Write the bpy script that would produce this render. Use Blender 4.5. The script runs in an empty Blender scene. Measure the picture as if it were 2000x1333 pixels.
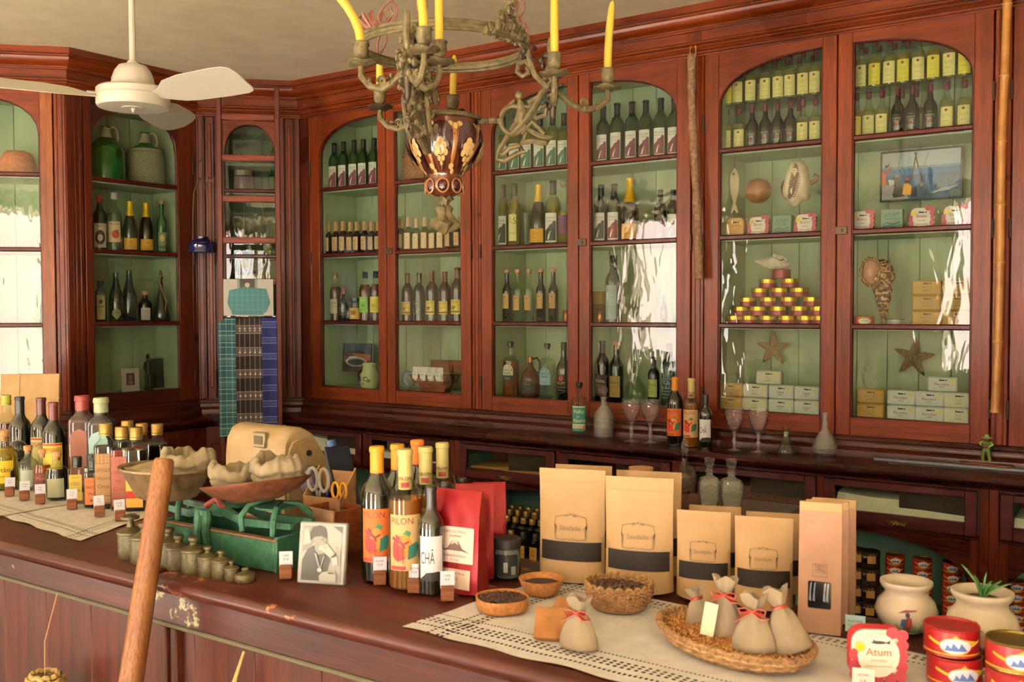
import bpy, bmesh, math, random
from math import sin, cos, pi, radians, sqrt, atan2
from mathutils import Vector, Matrix
random.seed(4)
SC = bpy.context.scene
COL = SC.collection
H = 1.55                                   # eye height above the floor
# ---------------------------------------------------------------- camera
FPX, YAW, PITCH, ROLL = 1944.0, 0.6041286, -0.0339411, -0.0031604
_fw = Vector((-sin(YAW)*cos(PITCH), cos(YAW)*cos(PITCH), sin(PITCH)))
_r0 = Vector((cos(YAW), sin(YAW), 0)); _u0 = _r0.cross(_fw)
_rt = _r0*cos(ROLL) + _u0*sin(ROLL); _up = _u0*cos(ROLL) - _r0*sin(ROLL)
cd = bpy.data.cameras.new('camera'); cam = bpy.data.objects.new('camera', cd); COL.objects.link(cam)
cd.sensor_width = 36; cd.lens = FPX/2000*36; cd.clip_start = .02
cam.matrix_world = Matrix(((_rt.x, _up.x, -_fw.x, 0), (_rt.y, _up.y, -_fw.y, 0), (_rt.z, _up.z, -_fw.z, H), (0, 0, 0, 1)))
cd.dof.use_dof = True; cd.dof.focus_distance = 4.0; cd.dof.aperture_fstop = 8.0
SC.camera = cam
# ---------------------------------------------------------------- colour, world, sun
SC.view_settings.view_transform = 'Standard'; SC.view_settings.look = 'None'
SC.view_settings.gamma = 1.0; SC.view_settings.use_curve_mapping = False
SC.view_settings.exposure = -0.12
cy = SC.cycles
cy.max_bounces = 9; cy.diffuse_bounces = 4; cy.glossy_bounces = 4; cy.transmission_bounces = 4
cy.transparent_max_bounces = 24; cy.caustics_reflective = False; cy.caustics_refractive = False
cy.use_denoising = True; cy.sample_clamp_indirect = 6.0; cy.blur_glossy = 0.5
w = bpy.data.worlds.new('world'); SC.world = w; w.use_nodes = True
wn = w.node_tree; bg = wn.nodes['Background']
bg.inputs[0].default_value = (0.93, 0.965, 1.0, 1); bg.inputs[1].default_value = 9.0
sl = bpy.data.lights.new('sun', 'SUN'); sl.energy = 470.0; sl.angle = radians(1); sl.color = (1.0, .96, .88)
so = bpy.data.objects.new('sun', sl); COL.objects.link(so)
so.rotation_euler = (radians(48), 0, radians(-12))
DOORS = [(-5.85, -4.60), (-2.12, -1.05), (0.55, 1.60)]      # openings of the street wall
FY = -3.0                                                                   # its inner face
def area(name, x, y, z, sx, sz, power, color, rx=pi/2, rz=0.0):
    l = bpy.data.lights.new(name, 'AREA'); l.shape = 'RECTANGLE'; l.size = sx; l.size_y = sz
    l.energy = power; l.color = color
    o = bpy.data.objects.new(name, l); COL.objects.link(o); o.location = (x, y, z)
    o.rotation_euler = (rx, 0, rz); return o
DAY = 88.0
for x0, x1 in DOORS:      # daylight falling in from the street through each open doorway
    area('doorway_daylight', (x0+x1)/2, FY-.32, 1.32, x1-x0, 2.55, DAY*(x1-x0), (1.0, .955, .87))

# ---------------------------------------------------------------- pixel -> point helpers (photograph 2000x1333)
def ray(px, py):
    return _rt*((px-1000)/FPX) - _up*((py-666.5)/FPX) + _fw
def onY(px, py, y):
    d = ray(px, py); p = d*(y/d.y); p.z += H; return p
def onZ(px, py, z):
    d = ray(px, py); p = d*((z-H)/d.z); p.z += H; return p
def onV(px, py, P, n):
    d = ray(px, py); t = (P[0]*n[0]+P[1]*n[1])/(d.x*n[0]+d.y*n[1]); p = d*t; p.z += H; return p
def atD(px, py, dep):
    p = ray(px, py)*dep; p.z += H; return p

# ---------------------------------------------------------------- materials
MATS = {}
def srgb(c):
    if isinstance(c, str):
        c = tuple(int(c[i:i+2], 16)/255 for i in (0, 2, 4))
        return tuple(x/12.92 if x <= .04045 else ((x+.055)/1.055)**2.4 for x in c)
    return c
def M(c, rough=.5, metal=0., spec=.5, coat=0.):
    k = (c, rough, metal, spec, coat)
    if k in MATS: return MATS[k]
    m = bpy.data.materials.new('paint_%s' % (c if isinstance(c, str) else len(MATS))); m.use_nodes = True
    b = m.node_tree.nodes['Principled BSDF']
    b.inputs['Base Color'].default_value = (*srgb(c), 1); b.inputs['Roughness'].default_value = rough
    b.inputs['Metallic'].default_value = metal; b.inputs['Specular IOR Level'].default_value = spec
    b.inputs['Coat Weight'].default_value = coat
    MATS[k] = m; return m
class NT:
    def __init__(s, name):
        s.m = bpy.data.materials.new(name); s.m.use_nodes = True; s.t = s.m.node_tree; s.n = s.t.nodes; s.l = s.t.links
        s.b = s.n['Principled BSDF']; s.out = s.n['Material Output']
    def add(s, typ, **kw):
        n = s.n.new('ShaderNode'+typ)
        for k, v in kw.items():
            if k in n.inputs.keys(): n.inputs[k].default_value = v
            else: setattr(n, k, v)
        return n
    def link(s, a, b): s.l.new(a, b)
    def coord(s, scale=(1, 1, 1), rot=(0, 0, 0), kind='Object'):
        tc = s.add('TexCoord'); mp = s.add('Mapping'); mp.inputs['Scale'].default_value = scale
        mp.inputs['Rotation'].default_value = rot
        s.link(tc.outputs[kind], mp.inputs['Vector']); return mp.outputs['Vector']
    def noise(s, vec, scale, detail=4, rough=.55, dist=0.):
        n = s.add('TexNoise'); n.inputs['Scale'].default_value = scale; n.inputs['Detail'].default_value = detail
        n.inputs['Roughness'].default_value = rough; n.inputs['Distortion'].default_value = dist
        s.link(vec, n.inputs['Vector']); return n.outputs['Fac']
    def ramp(s, fac, stops, interp='LINEAR'):
        r = s.add('ValToRGB'); e = r.color_ramp.elements; r.color_ramp.interpolation = interp
        while len(e) < len(stops): e.new(.5)
        for i, (p, c) in enumerate(stops):
            e[i].position = p; e[i].color = (*srgb(c), 1)
        s.link(fac, r.inputs['Fac']); return r.outputs['Color']
    def mix(s, fac, a, b, mode='MIX'):
        n = s.add('Mix', data_type='RGBA', blend_type=mode)
        for i, v in ((0, fac), (6, a), (7, b)):
            if isinstance(v, (int, float)): n.inputs[i].default_value = v
            elif isinstance(v, (tuple, str)): n.inputs[i].default_value = (*srgb(v), 1)
            else: s.link(v, n.inputs[i])
        return n.outputs[2]
    def math(s, op, a, b=0.):
        n = s.add('Math', operation=op)
        for i, v in ((0, a), (1, b)):
            if isinstance(v, (int, float)): n.inputs[i].default_value = v
            else: s.link(v, n.inputs[i])
        return n.outputs[0]
    def bump(s, h, strength=.2, dist=.002, to=None):
        b = s.add('Bump'); b.inputs['Strength'].default_value = strength; b.inputs['Distance'].default_value = dist
        s.link(h, b.inputs['Height']); s.link(b.outputs['Normal'], (to or s.b).inputs['Normal']); return b
    def color(s, c, rough=None):
        if isinstance(c, (tuple, str)): s.b.inputs['Base Color'].default_value = (*srgb(c), 1)
        else: s.link(c, s.b.inputs['Base Color'])
        if rough is not None:
            if isinstance(rough, float): s.b.inputs['Roughness'].default_value = rough
            else: s.link(rough, s.b.inputs['Roughness'])

def wood(name, dark, mid, light, axis='z', rough=.32, scale=1., worn=None, coat=.08):
    t = NT(name)
    st = {'x': (1.1, 30, 30), 'y': (30, 1.1, 30), 'z': (30, 30, 1.1)}[axis]
    v = t.coord(tuple(k*scale for k in st))
    n1 = t.noise(v, 1.6, 6, .62, .35)
    v2 = t.coord(tuple(k*scale*4 for k in st)); n2 = t.noise(v2, 2.6, 3, .6)
    v3 = t.coord((1, 1, 1)); n3 = t.noise(v3, 2.3, 2, .5)
    c = t.ramp(n1, [(.22, dark), (.5, mid), (.80, light)])
    g = t.ramp(n2, [(.35, 'b0a8a4'), (.6, 'ffffff')])
    c = t.mix(.8, c, g, 'MULTIPLY')
    g3 = t.ramp(n3, [(.3, 'b0a0a0'), (.65, 'ffffff')]); c = t.mix(.8, c, g3, 'MULTIPLY')
    if worn:
        wv = t.coord((1, 1, 1)); wn_ = t.noise(wv, 26, 5, .7)
        big = t.noise(wv, 3.2, 2, .5)
        mk = t.ramp(t.math('MULTIPLY', wn_, big), [(.345, '000000'), (.37, 'ffffff')])
        c = t.mix(mk, c, worn)
    t.b.inputs['Specular IOR Level'].default_value = .26
    t.color(c); r = t.ramp(n3, [(.3, (rough*.75,)*3), (.7, (min(1, rough*1.35),)*3)]); t.link(r, t.b.inputs['Roughness'])
    t.b.inputs['Coat Weight'].default_value = coat; t.b.inputs['Coat Roughness'].default_value = .18
    t.bump(n2, .18, .002)
    return t.m
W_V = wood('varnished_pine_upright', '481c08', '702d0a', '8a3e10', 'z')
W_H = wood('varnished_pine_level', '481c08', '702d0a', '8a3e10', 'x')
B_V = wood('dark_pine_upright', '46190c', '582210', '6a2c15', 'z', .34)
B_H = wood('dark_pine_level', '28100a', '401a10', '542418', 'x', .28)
LEDGE = wood('ledge_varnish', '1c0b09', '32120d', '4a1d14', 'x', .26)
BEAD = wood('dark_bead', '300d07', '4a130a', '5c1b0d', 'x', .3)
CT_TOP = wood('counter_top_paint', '2c110b', '461c13', '5a2819', 'x', .34, worn='96603c')
CT_H = wood('counter_front_level', '280e0a', '3e1812', '50221a', 'x', .42, worn='8f8a66')
CT_V = wood('counter_front_upright', '280f08', '421a0f', '542516', 'z', .45)
DRAWER = wood('drawer_front', '2a100e', '46191a', '5c2420', 'x', .38)
LAD = wood('ladder_wood', '40180c', '5c2612', '70361a', 'z', .45)
LADX = wood('ladder_rung_wood', '542010', '743016', '88401f', 'x', .45)
ORNG = wood('orange_wood', '6a3414', '8a4c20', 'a66430', 'z', .38)
BLK = wood('block_wood', '74462c', '8a5838', '9c6a48', 'x', .6, coat=0)
CRATE = wood('box_wood', '6a3318', '8c4a26', 'a86438', 'x', .55, coat=0)

def green_paint():
    t = NT('sage_green_paint'); v = t.coord((3, 3, .7)); n = t.noise(v, 2.5, 4)
    c = t.ramp(n, [(.3, '98a684'), (.7, 'aebb96')]); t.color(c, .55); t.bump(t.noise(v, 30, 3), .1, .001); return t.m
GREEN = green_paint()
def teal_paint():
    t = NT('blue_green_paint'); v = t.coord((3, 3, .7)); n = t.noise(v, 2.5, 4)
    c = t.ramp(n, [(.3, '648a78'), (.7, '76a08c')]); t.color(c, .6); return t.m
TEAL = teal_paint()

def pane_glass():
    t = NT('old_wavy_glass'); t.n.remove(t.b)
    v = t.coord((1, 1, .35)); n = t.noise(v, 14, 2, .5, .6)
    lw = t.add('LayerWeight', Blend=.5); tr = t.add('BsdfTransparent'); tr.inputs[0].default_value = (.93, .97, .94, 1)
    gl = t.add('BsdfGlossy', Roughness=.0)
    bp = t.add('Bump'); bp.inputs['Strength'].default_value = .32; bp.inputs['Distance'].default_value = .004
    t.link(n, bp.inputs['Height']); t.link(bp.outputs[0], gl.inputs['Normal'])
    fac = t.math('ADD', t.math('MULTIPLY', t.math('POWER', lw.outputs['Facing'], 5.), .9), .038)
    mx = t.add('MixShader'); t.link(fac, mx.inputs[0]); t.link(tr.outputs[0], mx.inputs[1]); t.link(gl.outputs[0], mx.inputs[2])
    t.link(mx.outputs[0], t.out.inputs[0]); return t.m
PANE = pane_glass()
GL = {}
def glass(c='f6faf6', mixd=.0, rough=.0, bump=0, refl=1.6):
    """thin-walled glass: tinted see-through plus a fresnel reflection, optionally part opaque"""
    k = (c, mixd, rough, bump, refl)
    if k in GL: return GL[k]
    t = NT('glass_%s_%d' % (c, int(mixd*100))); b = t.b
    tr = t.add('BsdfTransparent'); tr.inputs[0].default_value = (*srgb(c), 1)
    gl = t.add('BsdfGlossy', Roughness=.03+rough)
    fr = t.add('LayerWeight', Blend=.5)
    nodes = tr.outputs[0]
    if mixd > 0:
        b.inputs['Base Color'].default_value = (*srgb(c), 1); b.inputs['Roughness'].default_value = .08
        m0 = t.add('MixShader'); m0.inputs[0].default_value = mixd
        t.link(tr.outputs[0], m0.inputs[1]); t.link(b.outputs[0], m0.inputs[2]); nodes = m0.outputs[0]
    mx = t.add('MixShader'); fac = t.math('ADD', t.math('MULTIPLY', t.math('POWER', fr.outputs['Facing'], 3.2), refl*.5), .03)
    fc = t.math('MINIMUM', fac, .85)
    t.link(fc, mx.inputs[0]); t.link(nodes, mx.inputs[1]); t.link(gl.outputs[0], mx.inputs[2])
    if bump:
        v = t.coord((1, 1, 1)); vo = t.add('TexVoronoi'); vo.inputs['Scale'].default_value = bump; t.link(v, vo.inputs['Vector'])
        bp = t.add('Bump'); bp.inputs['Strength'].default_value = .9; bp.inputs['Distance'].default_value = .003
        t.link(vo.outputs['Distance'], bp.inputs['Height']); t.link(bp.outputs[0], gl.inputs['Normal']); t.link(bp.outputs[0], fr.inputs['Normal'])
    t.link(mx.outputs[0], t.out.inputs[0]); GL[k] = t.m; return t.m
def fabric(name, c1, c2, scale=400, rough=.9, bump=.4):
    t = NT(name); v = t.coord((1, 1, 1))
    w1 = t.add('TexWave', wave_type='BANDS', bands_direction='Z'); w1.inputs['Scale'].default_value = scale/6
    w2 = t.add('TexWave', wave_type='BANDS', bands_direction='X'); w2.inputs['Scale'].default_value = scale/6
    for q in (w1, w2): t.link(v, q.inputs['Vector']); q.inputs['Distortion'].default_value = 1.2
    h = t.math('MULTIPLY', w1.outputs['Fac'], w2.outputs['Fac'])
    n = t.noise(v, 18, 4); c = t.ramp(n, [(.3, c1), (.7, c2)])
    c = t.mix(t.math('MULTIPLY', h, .35), c, 'ffffff', 'MULTIPLY'); t.color(c, rough); t.bump(h, bump, .001); return t.m
def speck(name, c1, c2, scale=60, rough=.6, bump=.3, metal=0., c3=None, dist=.003):
    t = NT(name); v = t.coord((1, 1, 1)); n = t.noise(v, scale, 5, .6)
    st = [(.35, c1), (.65, c2)] + ([(.8, c3)] if c3 else [])
    t.color(t.ramp(n, st), rough); t.b.inputs['Metallic'].default_value = metal; t.bump(n, bump, dist); return t.m

# ---------------------------------------------------------------- mesh builder
class MB:
    def __init__(s): s.v = []; s.f = []; s.m = []; s.mats = []
    def mi(s, mat):
        if mat not in s.mats: s.mats.append(mat)
        return s.mats.index(mat)
    def raw(s, vs, fs, mat, T=None):
        b = len(s.v); k = s.mi(mat)
        if T is not None: vs = [tuple(T @ Vector(p)) for p in vs]
        s.v += [tuple(p) for p in vs]
        for f in fs: s.f.append([b+i for i in f]); s.m.append(k)
        return s
    def box(s, x0, y0, z0, x1, y1, z1, mat, bev=0., T=None):
        if bev <= 0:
            vs = [(x, y, z) for z in (z0, z1) for y in (y0, y1) for x in (x0, x1)]
            fs = [(0, 2, 3, 1), (4, 5, 7, 6), (0, 1, 5, 4), (2, 6, 7, 3), (0, 4, 6, 2), (1, 3, 7, 5)]
            return s.raw(vs, fs, mat, T)
        b = bev; X = (x0, x1); Y = (y0, y1); Z = (z0, z1); vs = []; idx = {}
        for i in (0, 1):
            for j in (0, 1):
                for k in (0, 1):
                    sx, sy, sz = (1-2*i)*b, (1-2*j)*b, (1-2*k)*b
                    idx[i, j, k, 0] = len(vs); vs.append((X[i], Y[j]+sy, Z[k]+sz))
                    idx[i, j, k, 1] = len(vs); vs.append((X[i]+sx, Y[j], Z[k]+sz))
                    idx[i, j, k, 2] = len(vs); vs.append((X[i]+sx, Y[j]+sy, Z[k]))
        fs = []
        def q(*a): fs.append([idx[t] for t in a])
        for i in (0, 1):
            a = [(i, 0, 0, 0), (i, 1, 0, 0), (i, 1, 1, 0), (i, 0, 1, 0)]; q(*(a if i else a[::-1]))
            a = [(0, i, 0, 1), (1, i, 0, 1), (1, i, 1, 1), (0, i, 1, 1)]; q(*(a[::-1] if i else a))
            a = [(0, 0, i, 2), (1, 0, i, 2), (1, 1, i, 2), (0, 1, i, 2)]; q(*(a if i else a[::-1]))
        for i in (0, 1):
            for j in (0, 1):
                q((i, j, 0, 0), (i, j, 0, 1), (i, j, 1, 1), (i, j, 1, 0))
                q((i, 0, j, 0), (i, 0, j, 2), (i, 1, j, 2), (i, 1, j, 0))
                q((0, i, j, 1), (0, i, j, 2), (1, i, j, 2), (1, i, j, 1))
        for i in (0, 1):
            for j in (0, 1):
                for k in (0, 1): q((i, j, k, 0), (i, j, k, 1), (i, j, k, 2))
        return s.raw(vs, fs, mat, T)
    def lathe(s, prof, mat, n=16, T=None, sx=1., sy=1., warp=None, closed=False, a0=0., a1=2*pi):
        vs = []; fs = []; full = abs(a1-a0-2*pi) < 1e-6; nn = n if full else n+1
        for (r, z) in prof:
            for i in range(nn):
                a = a0+(a1-a0)*i/n; rr = r if warp is None else warp(r, z, a)
                zz = z
                if isinstance(rr, tuple): rr, zz = rr
                vs.append((rr*cos(a)*sx, rr*sin(a)*sy, zz))
        for k in range(len(prof)-1+(1 if closed else 0)):
            k2 = (k+1) % len(prof)
            for i in range(n):
                j = (i+1) % nn if full else i+1
                fs.append((k*nn+i, k*nn+j, k2*nn+j, k2*nn+i))
        return s.raw(vs, fs, mat, T)
    def tube(s, pts, r, mat, n=6, T=None, loop=False, flat=1.):
        pts = [Vector(p) for p in pts]; N = len(pts); vs = []; fs = []
        rs = r if isinstance(r, (list, tuple)) else [r]*N
        up = None
        for i, p in enumerate(pts):
            if loop: t = pts[(i+1) % N]-pts[i-1]
            else: t = pts[min(i+1, N-1)]-pts[max(i-1, 0)]
            t = t.normalized() if t.length > 1e-9 else Vector((0, 0, 1))
            if up is None: up = Vector((0, 0, 1)) if abs(t.z) < .9 else Vector((1, 0, 0))
            a = (up - t*up.dot(t)); a = a.normalized() if a.length > 1e-6 else t.orthogonal().normalized()
            up = a; b = t.cross(a)
            for k in range(n):
                th = 2*pi*k/n; vs.append(p+(a*cos(th)*flat+b*sin(th))*rs[i])
        for i in range(N if loop else N-1):
            j = (i+1) % N
            for k in range(n): fs.append((i*n+k, i*n+(k+1) % n, j*n+(k+1) % n, j*n+k))
        if not loop: fs.append(tuple(range(n))[::-1]); fs.append(tuple((N-1)*n+k for k in range(n)))
        return s.raw(vs, fs, mat, T)
    def prism(s, poly, y0, y1, mat, T=None):
        """poly: (x,z) points, extruded from y0 to y1"""
        n = len(poly); vs = [(x, y0, z) for x, z in poly]+[(x, y1, z) for x, z in poly]
        fs = [tuple(range(n)), tuple(range(2*n-1, n-1, -1))]+[(i, i+n, (i+1) % n+n, (i+1) % n) for i in range(n)]
        return s.raw(vs, fs, mat, T)
    def strip(s, A, B, y0, y1, mat, T=None):
        """solid between two (x,z) polylines of equal length"""
        n = len(A); vs = [(x, y, z) for L in (A, B) for y in (y0, y1) for x, z in L]; fs = []
        for i in range(n-1):
            fs += [(i, i+1, 2*n+i+1, 2*n+i), (n+i, 3*n+i, 3*n+i+1, n+i+1), (i, n+i, n+i+1, i+1), (2*n+i, 2*n+i+1, 3*n+i+1, 3*n+i)]
        fs += [(0, 2*n, 3*n, n), (n-1, 2*n-1, 4*n-1, 3*n-1)]
        return s.raw(vs, fs, mat, T)
    def ball(s, c, r, mat, n=8, m=5, sc=(1, 1, 1), T=None):
        vs = []; fs = []
        for j in range(m+1):
            ph = pi*j/m
            for i in range(n):
                a = 2*pi*i/n; vs.append((c[0]+r*sc[0]*sin(ph)*cos(a), c[1]+r*sc[1]*sin(ph)*sin(a), c[2]-r*sc[2]*cos(ph)))
        for j in range(m):
            for i in range(n): fs.append((j*n+i, j*n+(i+1) % n, (j+1)*n+(i+1) % n, (j+1)*n+i))
        return s.raw(vs, fs, mat, T)
    def grid(s, fn, nu, nv, mat, T=None, thick=0.):
        vs = [fn(i/nu, j/nv) for j in range(nv+1) for i in range(nu+1)]; w_ = nu+1
        fs = [(j*w_+i, j*w_+i+1, (j+1)*w_+i+1, (j+1)*w_+i) for j in range(nv) for i in range(nu)]
        return s.raw(vs, fs, mat, T)
    def mesh(s, name='part', sharp=38, flat=False):
        me = bpy.data.meshes.new(name); me.from_pydata(s.v, [], s.f)
        for m in s.mats: me.materials.append(m)
        me.polygons.foreach_set('material_index', s.m)
        bm = bmesh.new(); bm.from_mesh(me)
        bmesh.ops.remove_doubles(bm, verts=bm.verts, dist=1e-6)
        bmesh.ops.recalc_face_normals(bm, faces=bm.faces)
        bm.to_mesh(me); bm.free()
        if not flat:
            me.shade_smooth(); me.set_sharp_from_angle(angle=radians(sharp))
        return me
def TR(x=0, y=0, z=0, rz=0, rx=0, ry=0, s=1):
    return Matrix.Translation((x, y, z)) @ Matrix.Rotation(rz, 4, 'Z') @ Matrix.Rotation(ry, 4, 'Y') @ Matrix.Rotation(rx, 4, 'X') @ Matrix.Scale(s, 4)

# ---------------------------------------------------------------- objects
def link(name, data, parent=None, loc=None, rz=0.):
    o = bpy.data.objects.new(name, data); COL.objects.link(o)
    if parent: o.parent = parent
    if loc is not None: o.location = loc
    if rz: o.rotation_euler = (0, 0, rz)
    return o
USED = {}
def tag(o, label, cat, group=None, kind=None):
    o['label'] = label; o['category'] = cat
    if group: o['group'] = group
    if kind: o['kind'] = kind
    USED[label] = USED.get(label, 0)+1
    return o
def thing(name, label, cat, loc=(0, 0, 0), rz=0., group=None, data=None):
    return tag(link(name, data, None, loc, rz), label, cat, group)
def struct(name, mb, mat_flat=True):
    o = link(name, mb.mesh(name) if isinstance(mb, MB) else mb); o['kind'] = 'structure'; return o
def place(T, name, label, cat, loc, rz=0., group=None, s=1., rot=None):
    """T: list of (part name, mesh, [sub-parts (name, mesh)], part label)"""
    r = thing(name, label, cat, loc, rz, group)
    if rot: r.rotation_euler = rot
    if s != 1.: r.scale = (s, s, s)
    for p in T:
        o = link(p[0], p[1], r)
        if len(p) > 3: o['label'] = p[3]
        for q in (p[2] if len(p) > 2 else []): link(q[0], q[1], o)
    return r
def nth(i, n, what=''):
    if n == 1: return 'only'
    if i == 0: return 'leftmost'
    if i == n-1: return 'rightmost'
    if i == n-2 and n > 3: return 'second from the right'
    if i == n-3 and n > 5: return 'third from the right'
    return ('second', 'third', 'fourth', 'fifth', 'sixth', 'seventh', 'eighth')[i-1]+' from the left'

# ---------------------------------------------------------------- flat print (lettering and graphics)
TXT = {}
def text_geo(s):
    if s not in TXT:
        c = bpy.data.curves.new('glyphs', 'FONT'); c.body = s; c.resolution_u = 2; c.align_x = 'CENTER'
        o = bpy.data.objects.new('glyphs', c); m = o.to_mesh()
        TXT[s] = ([(v.co.x, v.co.y) for v in m.vertices], [tuple(p.vertices) for p in m.polygons])
        o.to_mesh_clear(); bpy.data.objects.remove(o); bpy.data.curves.remove(c)
    return TXT[s]
def printed(shapes, fmap, name='print', cut=.010, base=0):
    """shapes: ('t',text,cx,z,height,color[,maxwidth]) ('p',pts,color) ('r',x0,z0,x1,z1,color) ('e',cx,cz,rx,rz,color)"""
    bm = bmesh.new(); mats = []
    for li, sh in enumerate(shapes):
        k = sh[0]; col = sh[-1] if k != 't' else sh[5]
        mat = M(col, .6) if isinstance(col, str) else col
        if mat not in mats: mats.append(mat)
        mi = mats.index(mat)
        if k == 't':
            vs, fs = text_geo(sh[1])
            hh = sh[4]/.7; xs = [v[0] for v in vs] or [0]; wd = (max(xs)-min(xs))*hh; kx = 1.
            if len(sh) > 6 and wd > sh[6]: kx = sh[6]/wd
            pts = [(sh[2]+v[0]*hh*kx, sh[3]+v[1]*hh) for v in vs]
        else:
            if k == 'r': pts = [(sh[1], sh[2]), (sh[3], sh[2]), (sh[3], sh[4]), (sh[1], sh[4])]
            elif k == 'e': pts = [(sh[1]+sh[3]*cos(2*pi*i/16), sh[2]+sh[4]*sin(2*pi*i/16)) for i in range(16)]
            else: pts = sh[1]
            fs = [tuple(range(len(pts)))]
        bvs = [bm.verts.new((p[0], li*.001, p[1])) for p in pts]; nf = []
        for f in fs:
            try: fc = bm.faces.new([bvs[i] for i in f]); fc.material_index = mi; nf.append(fc)
            except ValueError: pass
        if cut and k != 't':
            r = bmesh.ops.triangulate(bm, faces=nf); nf = r['faces']
            for _ in range(5):
                ed = {e for f in nf if f.is_valid for e in f.edges if e.calc_length() > cut*1.5}
                if not ed: break
                fset = set(nf); r = bmesh.ops.subdivide_edges(bm, edges=list(ed), cuts=1)
                nf = [f for f in bm.faces if f.material_index == mi and abs(f.verts[0].co.y-li*.001) < 1e-5]
                r = bmesh.ops.triangulate(bm, faces=nf); nf = r['faces']
    for v in bm.verts:
        v.co = fmap(v.co.x, v.co.z, (v.co.y/.001+2.2+base)*.00025)
    me = bpy.data.meshes.new(name); bm.to_mesh(me); bm.free()
    for m in mats: me.materials.append(m)
    if cut: me.shade_smooth()
    return me
def cylmap(R):
    return lambda u, z, e: ((R+e)*sin(u/R), -(R+e)*cos(u/R), z)
def flatmap(y=0.):
    return lambda u, z, e: (u, y-e, z)
def cyl_patch(R, u0, u1, z0, z1, mat, n=8):
    b = MB(); b.grid(lambda i, j: ((R+.0002)*sin((u0+(u1-u0)*i)/R), -(R+.0002)*cos((u0+(u1-u0)*i)/R), z0+(z1-z0)*j), n, 1, mat)
    return b.mesh('paper')
# ================================================================ the room
Z = lambda v: v+H
CEIL = Z(1.257)
PA, PB, PC = Vector((-4.204, 4.0)), Vector((-4.614, 3.59)), Vector((-4.614, 2.8175))
S2 = sqrt(.5)
PE = PC - Vector((S2, S2))*.86                       # far end of the left corner cabinet
PATH = [PE, PC, PB, PA, Vector((1.6, 4.0))]         # line of the cabinet fronts
plaster = speck('ceiling_plaster', 'dccfae', 'e9dcbc', 7, .9, .25, c3='eee3c6', dist=.006)
wallp = speck('wall_plaster', 'd8cdb4', 'e2d8c2', 5, .9, .1)
struct('ceiling', MB().box(-8.2, -3.2, CEIL, 2.4, 5.2, CEIL+.12, plaster))
# unseen floor; its boards are coloured pale to bounce light onto the ceiling
fl = MB().box(-8.2, -3.3, -.05, 2.4, 5.2, -.018, M('2b1a12', .8))
floor = struct('floor', fl)
FLW = wood('floor_boards', '9a9488', 'b4aea2', 'c6c0b4', 'x', .5)
fbm = MB().box(-5.25, -.068, -.018, 5.25, .068, 0, FLW, .003).mesh('board')
for i in range(60):
    b = link('floor_board', fbm, floor, (-2.9, -3.0+.14*i, 0))
    if -3.0+.14*i > 5.1: break
struct('wall_back', MB().box(-8.2, 4.62, 0, 2.4, 4.8, CEIL, wallp))
struct('wall_left', MB().box(-8.3, -3.2, 0, -8.2, 4.8, CEIL, wallp))
struct('wall_right', MB().box(2.3, -3.2, 0, 2.4, 4.8, CEIL, wallp))
wf = MB(); xs = [-8.2]+[v for d in DOORS for v in d]+[2.4]
for i in range(0, len(xs), 2): wf.box(xs[i], FY-.2, 0, xs[i+1], FY, CEIL, wallp)
for a, b in DOORS: wf.box(a, FY-.2, 2.62, b, FY, CEIL, wallp)
struct('wall_front', wf)
for i, (a, b) in enumerate(DOORS):
    d = MB()
    d.box(a-.07, FY, 0, a, FY+.03, 2.69, B_V, .004).box(b, FY, 0, b+.07, FY+.03, 2.69, B_V, .004).box(a-.07, FY, 2.62, b+.07, FY+.035, 2.70, B_H, .004)
    struct('door_%d' % (i+1), d)
# the street outside: pavement and a pink house front opposite
struct('trim_9', MB().box(-16, -11, -.16, 10, -3.2, -.06, speck('street_paving', 'a8a094', 'c0b8ac', 9, .9)))
hs = MB().box(-14, -11.4, -.1, 8, -11.0, 4.2, speck('pink_render', 'd8928c', 'e0a29a', 3, .9))
house = thing('street_house', 'pink rendered house front across the street outside the doors', 'building', (0, 0, 0))
link('house_wall', hs.mesh('w'), house)
for i in range(7):
    x = -12+3*i; link('house_window', MB().box(x, -11.0, .9, x+1, -10.94, 2.3, M('e8e2d4', .6), .01).box(x+.1, -10.94, 1.0, x+.9, -10.93, 2.2, M('30383c', .2)).mesh('w'), house)

def sweep(profile, path, mat, name, sharp=30, z0=H):
    """profile: (out, z) pairs; path: ccw line of the fronts, 'out' is towards the room"""
    b = MB(); n = len(path); offs = []
    for i in range(n):
        def nrm(a, c): d = (c-a).normalized(); return Vector((d.y, -d.x))
        if i == 0: m = nrm(path[0], path[1]); k = 1
        elif i == n-1: m = nrm(path[-2], path[-1]); k = 1
        else:
            a, c = nrm(path[i-1], path[i]), nrm(path[i], path[i+1]); m = (a+c).normalized(); k = 1/max(.3, m.dot(a))
        offs.append(m*k)
    segs = []
    for i in range(n-1):
        vs = []
        for j in (i, i+1):
            for d, z in profile: p = path[j]+offs[j]*d; vs.append((p.x, p.y, z+z0))
        L = len(profile); fs = [(k, k+1, L+k+1, L+k) for k in range(L-1)]
        fs += [tuple(range(L)), tuple(range(2*L-1, L-1, -1)), (0, L, 2*L-1, L-1)]
        # grain must run along each run: keep every run a mesh of its own, turned to its own x axis
        d = (path[i+1]-path[i]); ang = atan2(d.y, d.x); o = path[i]
        T = Matrix.Rotation(-ang, 4, 'Z') @ Matrix.Translation((-o.x, -o.y, 0))
        me = MB().raw(vs, fs, mat, T).mesh(name, sharp)
        segs.append((me, (o.x, o.y, 0), ang))
    return segs
def sweep_things(profile, mat, root, part, z0=H, path=PATH):
    for me, loc, a in sweep(profile, path, mat, part, z0=z0):
        o = link(part, me, root, loc, a)
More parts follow.
